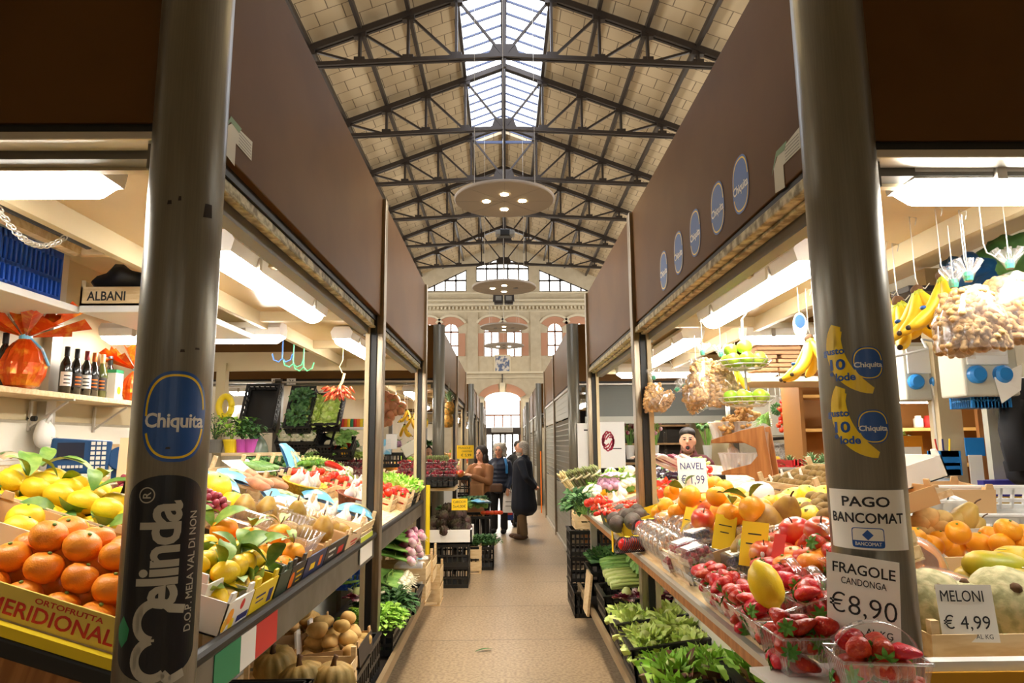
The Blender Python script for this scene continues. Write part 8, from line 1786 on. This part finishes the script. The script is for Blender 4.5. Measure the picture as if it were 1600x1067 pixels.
def person(label, M, H, arms, top, top_m, legm, shoe_m, hair, hair_m, lower=None, hair2=None, mouth=None, legs=None, glasses=False, beard=None):
    k = H/1.7; t = thing('person', label, 'person', M @ S(k)); b = MB(); f = -1
    b.ell((0, -.015, 1.585), (.073, .09, .112), 14); b.ell((0, -.05, 1.53), (.052, .055, .06), 12); b.cone((0, .01, 1.36), (0, 0, 1.52), .062, .052)
    b.tube([(0, -.095, 1.6), (0, -.122, 1.567), (0, -.1, 1.556)], [.012, .017, .014], 8)
    for s_ in (-1, 1): b.ell((s_*.075, .0, 1.58), (.012, .022, .034), 8)
    b.cone((0, 0, .95), (0, .01, 1.3), .13, .15); b.cone((-.13, 0, 1.36), (.13, 0, 1.36), .07, .07)
    legs = legs or [((-.09, 0, .9), (-.1, -.02, .48), (-.1, .01, .07)), ((.09, 0, .9), (.1, -.02, .48), (.1, .01, .07))]
    for h_, kn, an in legs: b.cone(h_, kn, .085, .058); b.cone(kn, an, .056, .04)
    for s_, (el, wr, hd) in zip((-1, 1), arms):
        sh = V((s_*.18, 0, 1.36)); b.cone(sh, el, .052, .042); b.cone(el, wr, .042, .03); hand(b, wr, hd, s_)
    vox('body', b, m_skin, t, .011, 2)
    c = MB(); top(c)
    for s_, (el, wr, hd) in zip((-1, 1), arms):
        sh = V((s_*.18, 0, 1.35)); c.cone(sh, el, .075, .062); c.cone(el, V(el).lerp(V(wr), .93), .06, .05)
    tp = vox('jacket', c, top_m, t, .016); l_ = MB()
    for h_, kn, an in legs: l_.cone(h_, kn, .1, .078); l_.cone(kn, V(kn).lerp(V(an), .93), .078, .07)
    l_.ell((0, 0, .92), (.15, .12, .12), 12); vox('trousers', l_, legm, t, .016)
    for h_, kn, an in legs: obj('shoe', MB().ell(V(an)+V((0, -.07, -.025)), (.05, .14, .05), 12), shoe_m, t, smooth=True)
    hm = MB(); hair(hm); vox('hair', hm, hair_m, t, .012, 2)
    if beard: bm_ = MB(); beard(bm_); vox('beard', bm_, hair_m, t, .01, 2)
    for s_ in (-1, 1): obj('eye', MB().ell((s_*.03, -.098, 1.6), (.014, .008, .008), 8), m_eye, t, smooth=True); obj('eyebrow', MB().tube([(s_*.016, -.102, 1.618), (s_*.045, -.095, 1.62)], .004, 5), hair_m, t)
    if mouth: obj('open_mouth', MB().ell((0, -.103, 1.515), (.02, .012, .02), 10), m_eye, t, smooth=True); obj('lips', MB().tube([(.024*math.cos(a), -.108, 1.515+.024*math.sin(a)) for a in [j*pi/8 for j in range(17)]], .005, 5), m_lip, t)
    else: obj('mouth', MB().tube([(-.025, -.098, 1.522), (0, -.106, 1.519), (.025, -.098, 1.522)], .006, 6), m_lip, t)
    if glasses:
        for s_ in (-1, 1): obj('spectacle_lens', MB().tube([(s_*.033+.024*math.cos(a), -.118, 1.6+.02*math.sin(a)) for a in [j*pi/8 for j in range(17)]], .003, 5), m_eye, t)
    return t
def cap(mb, back=.0, full=1.0, down=1.5): mb.ell((0, .018, 1.615), (.083*full, .092*full, .105*full), 14); mb.ell((0, .05, down+.03), (.075*full, .06*full, .08), 12)
def coat(c): c.cone((0, .01, 1.3), (0, .01, .95), .18, .2); c.cone((0, .01, .95), (0, .03, .55), .2, .24); c.cone((-.14, 0, 1.36), (.14, 0, 1.36), .085, .085); c.cone((0, .03, 1.4), (0, .04, 1.45), .075, .07)
def jacket(c): 
    c.cone((0, .0, 1.28), (0, 0, .88), .175, .19); c.cone((-.13, 0, 1.36), (.13, 0, 1.36), .085, .085); c.cone((0, .02, 1.38), (0, .02, 1.44), .08, .07)
    for z in (.92, 1.0, 1.08, 1.16, 1.24): c.lathe([(.17, z-.03), (.2, z), (.17, z+.03)], 20, T(0, 0, 0))
def coatm(mb):
    mb.ell((0, .03, 1.625), (.092, .105, .108), 14); mb.ell((0, .06, 1.55), (.088, .065, .1), 10)
back_arms = [((-.27, .1, 1.08), (-.07, .23, .92), (1, .2, -.3)), ((.27, .1, 1.08), (.07, .24, .9), (-1, .1, -.3))]
mx_, my_, _ = P(817, 842, Z=0)
tm = person('grey-bearded person in a long navy coat, hands clasped behind the back', T(mx_, my_, 0) @ RZ(-pi/2-.15), 1.68, back_arms, coat, m_navy, m_khaki, m_shoe, coatm, m_ghair,
       legs=[((-.09, 0, .9), (-.1, -.03, .48), (-.1, -.06, .07)), ((.09, 0, .9), (.1, .0, .48), (.1, .04, .07))],
       beard=lambda m: (m.ell((0, -.075, 1.5), (.05, .045, .05), 12), m.ell((0, -.03, 1.5), (.068, .06, .045), 12)))
obj('shirt_collar', MB().lathe([(.06, 1.4), (.068, 1.46)], 16, T(0, -.02, 0)), m_wh, tm, smooth=True)
wx, wy, _ = P(782, 833, Z=0)
down_arms = [((-.25, .02, 1.08), (-.24, -.06, .84), (0, -.1, -1)), ((.25, .02, 1.08), (.2, -.12, .86), (0, -.1, -1))]
def bigcurl(m):
    m.ell((0, .035, 1.635), (.12, .11, .115), 14)
    for i in range(26): a = i*2.4; z = 1.7-.0095*i; q = .085+.02*math.sin(i); (abs(math.sin(a)) < .97 or math.sin(a) > 0) and m.ell((q*math.cos(a)*1.15, .03+q*math.sin(a)*.7+(.03 if math.sin(a) < 0 and z < 1.64 else 0), z), .05, 8)
tw_ = person('curly grey-haired person with glasses in a navy quilted jacket holding a carrier bag', T(wx-.02, wy, 0) @ RZ(-.25), 1.64, down_arms, jacket, m_navy2, m_dk, m_dk, bigcurl, m_ghair, glasses=True)
obj('blue_strap', MB().tube([(.15, -.11, 1.43), (.19, -.14, 1.3), (.19, -.13, 1.15)], .025, 6), m_bsock, tw_); obj('belt_bag', MB().box((-.02, -.21, .88), (.28, .08, .16)), m_mach, tw_, bev=.03).data.materials[0] = m_shoe
t = thing('carrier_bag', 'white plastic carrier bag with grey print held by the person in the quilted jacket', 'bag', T(wx+.16, wy-.12, .56) @ RZ(-.1))
obj('bag_body', MB().grid(lambda u, v: V((.12*math.copysign(abs(math.cos(u*2*pi))**.6, math.cos(u*2*pi))*(1-.12*v), .055*math.sin(u*2*pi)*(1-.6*v), -.17+.36*v)), 28, 8), m_wh, t, smooth=True)
for sx in (-1, 1): obj('handle', MB().tube([(sx*.06, 0, .18), (sx*.03, 0, .27), (sx*.01, 0, .3)], .012, 6), m_wh, t)
for i, (s_, z) in enumerate((('a', .03), ('b', -.05))): obj('print_mark', flat([(-.06, -.006), (.06, -.006), (.06, .006), (-.06, .006)]), m_grey, t, M=T(0, -.06+.02*(i == 0), z) @ RX(pi/2))
# stallholder holding the yellow card, person behind the column, shopkeeper at the right, others
sx_, sy_ = P(753, 712, Y=11.4).x, 11.4
def apron(c): c.cone((0, 0, 1.28), (0, 0, .95), .16, .17); c.cone((-.12, 0, 1.35), (.12, 0, 1.35), .08, .08)
ts = person('dark-haired person in a brown top and tan apron holding up the yellow price card', T(sx_-.02, sy_, 0) @ RZ(-.5), 1.6, [((-.26, -.12, 1.12), (-.24, -.3, 1.3), (-.3, -.3, .8)), ((.24, -.12, 1.1), (-.02, -.28, 1.22), (-1, -.2, .2))], apron, m_sweat, m_dk, m_dk,
            lambda m: (m.ell((0, .035, 1.63), (.125, .115, .115), 14), m.ell((-.09, .02, 1.5), (.06, .07, .11), 10), m.ell((.09, .02, 1.5), (.06, .07, .11), 10)), m_dhair)
obj('apron', MB().grid(lambda u, v: V(((u-.5)*.36, -.19-.03*math.sin(pi*u), .5+v*.62)), 10, 8), m_tan, ts, smooth=True, thick=.012)
px_, py_ = P(673, 700, Y=9.6).x, 9.75
person('dark-haired person in a grey top half hidden behind the second round column', T(px_-.06, py_, 0) @ RZ(.5), 1.62, down_arms, apron, m_grayg, m_dk, m_dk, lambda m: (m.ell((0, .03, 1.62), (.095, .1, .11), 14), m.ell((0, .06, 1.48), (.09, .06, .12), 10)), m_dhair)
def hood(c): c.cone((0, 0, 1.28), (0, 0, .9), .19, .19); c.cone((-.15, 0, 1.36), (.15, 0, 1.36), .09, .09); c.cone((0, .05, 1.4), (0, .06, 1.46), .1, .09)
kx = P(1075, 700, Y=7.35)
tk = person('bearded person with open mouth in a maroon and blue jacket standing behind the right stall', T(kx.x, 7.35, 0) @ RZ(-.28), 1.79, [((-.27, .02, 1.08), (-.2, -.16, .95), (.3, -1, 0)), ((.27, .02, 1.08), (.2, -.16, .95), (-.3, -1, 0))], hood, m_mar, m_dk, m_dk, lambda m: (m.ell((0, .012, 1.668), (.084, .1, .06), 14), m.ell((0, .06, 1.61), (.086, .06, .085), 12)), m_dhair, mouth=True)
for s_ in (-1, 1): obj('blue_panel', MB().ell((s_*.17, -.07, 1.24), (.1, .07, .1), 12), m_ryl, tk, smooth=True)
obj('zip', MB().tube([(0, -.19, 1.0), (0, -.18, 1.3), (.01, -.1, 1.44)], .006, 5), m_alu, tk)
bm_ = MB(); bm_.ell((0, -.068, 1.487), (.05, .045, .04), 12); bm_.ell((-.055, -.02, 1.51), (.018, .05, .05), 8); bm_.ell((.055, -.02, 1.51), (.018, .05, .05), 8); vox('stubble_beard', bm_, mat('stubble', (120, 84, 66), .85), tk, .01, 2)
gx = P(1213, 712, Y=8.6)
person('person with curly grey hair seen behind the pineapples', T(gx.x, 8.6, 0) @ RZ(2.9), 1.60, down_arms, apron, m_dk, m_dk, m_dk, bigcurl, m_ghair)
bx = P(805, 700, Y=14.2)
person('person with dark hair hidden behind the long-coated one', T(bx.x+.06, 14.2, 0) @ RZ(.3), 1.70, down_arms, hood, m_dk, m_dk, m_dk, lambda m: (m.ell((0, .02, 1.63), (.09, .1, .1), 14),), m_dhair)
t = thing('shopping_trolley', 'small blue and red wheeled trolley on the floor behind the pair talking', 'trolley', T(P(793, 815, Y=14.0)) @ T(0, 0, -.02)); t.location.z = .0
for sx in (-.13, .13): obj('wheel', MB().tube([(sx, .08*math.cos(a), .09+.08*math.sin(a)) for a in [j*pi/8 for j in range(17)]], .012, 6), m_black, t, smooth=True)
obj('frame', MB().tube([(-.12, 0, .1), (-.12, .15, .8), (.12, .15, .8), (.12, 0, .1)], .012, 6), m_alu, t); obj('bag', MB().box((0, .02, .36), (.24, .18, .44)), m_ryl, t, bev=.03); obj('red_trim', MB().box((0, -.075, .3), (.2, .01, .1)), m_red, t)
# ------------------------------------------------------------------ drop prototypes that were never placed
def drop(o):
    for c in list(o.children): drop(c)
    bpy.data.objects.remove(o)
for q in PR.values():
    for p in (q if isinstance(q, list) else [q]):
        if not p.used: drop(p.o)
for o in sc.objects:
    if o.parent:
        for k in ('category', 'group'):
            if k in o: del o[k]
bpy.context.view_layer.update()
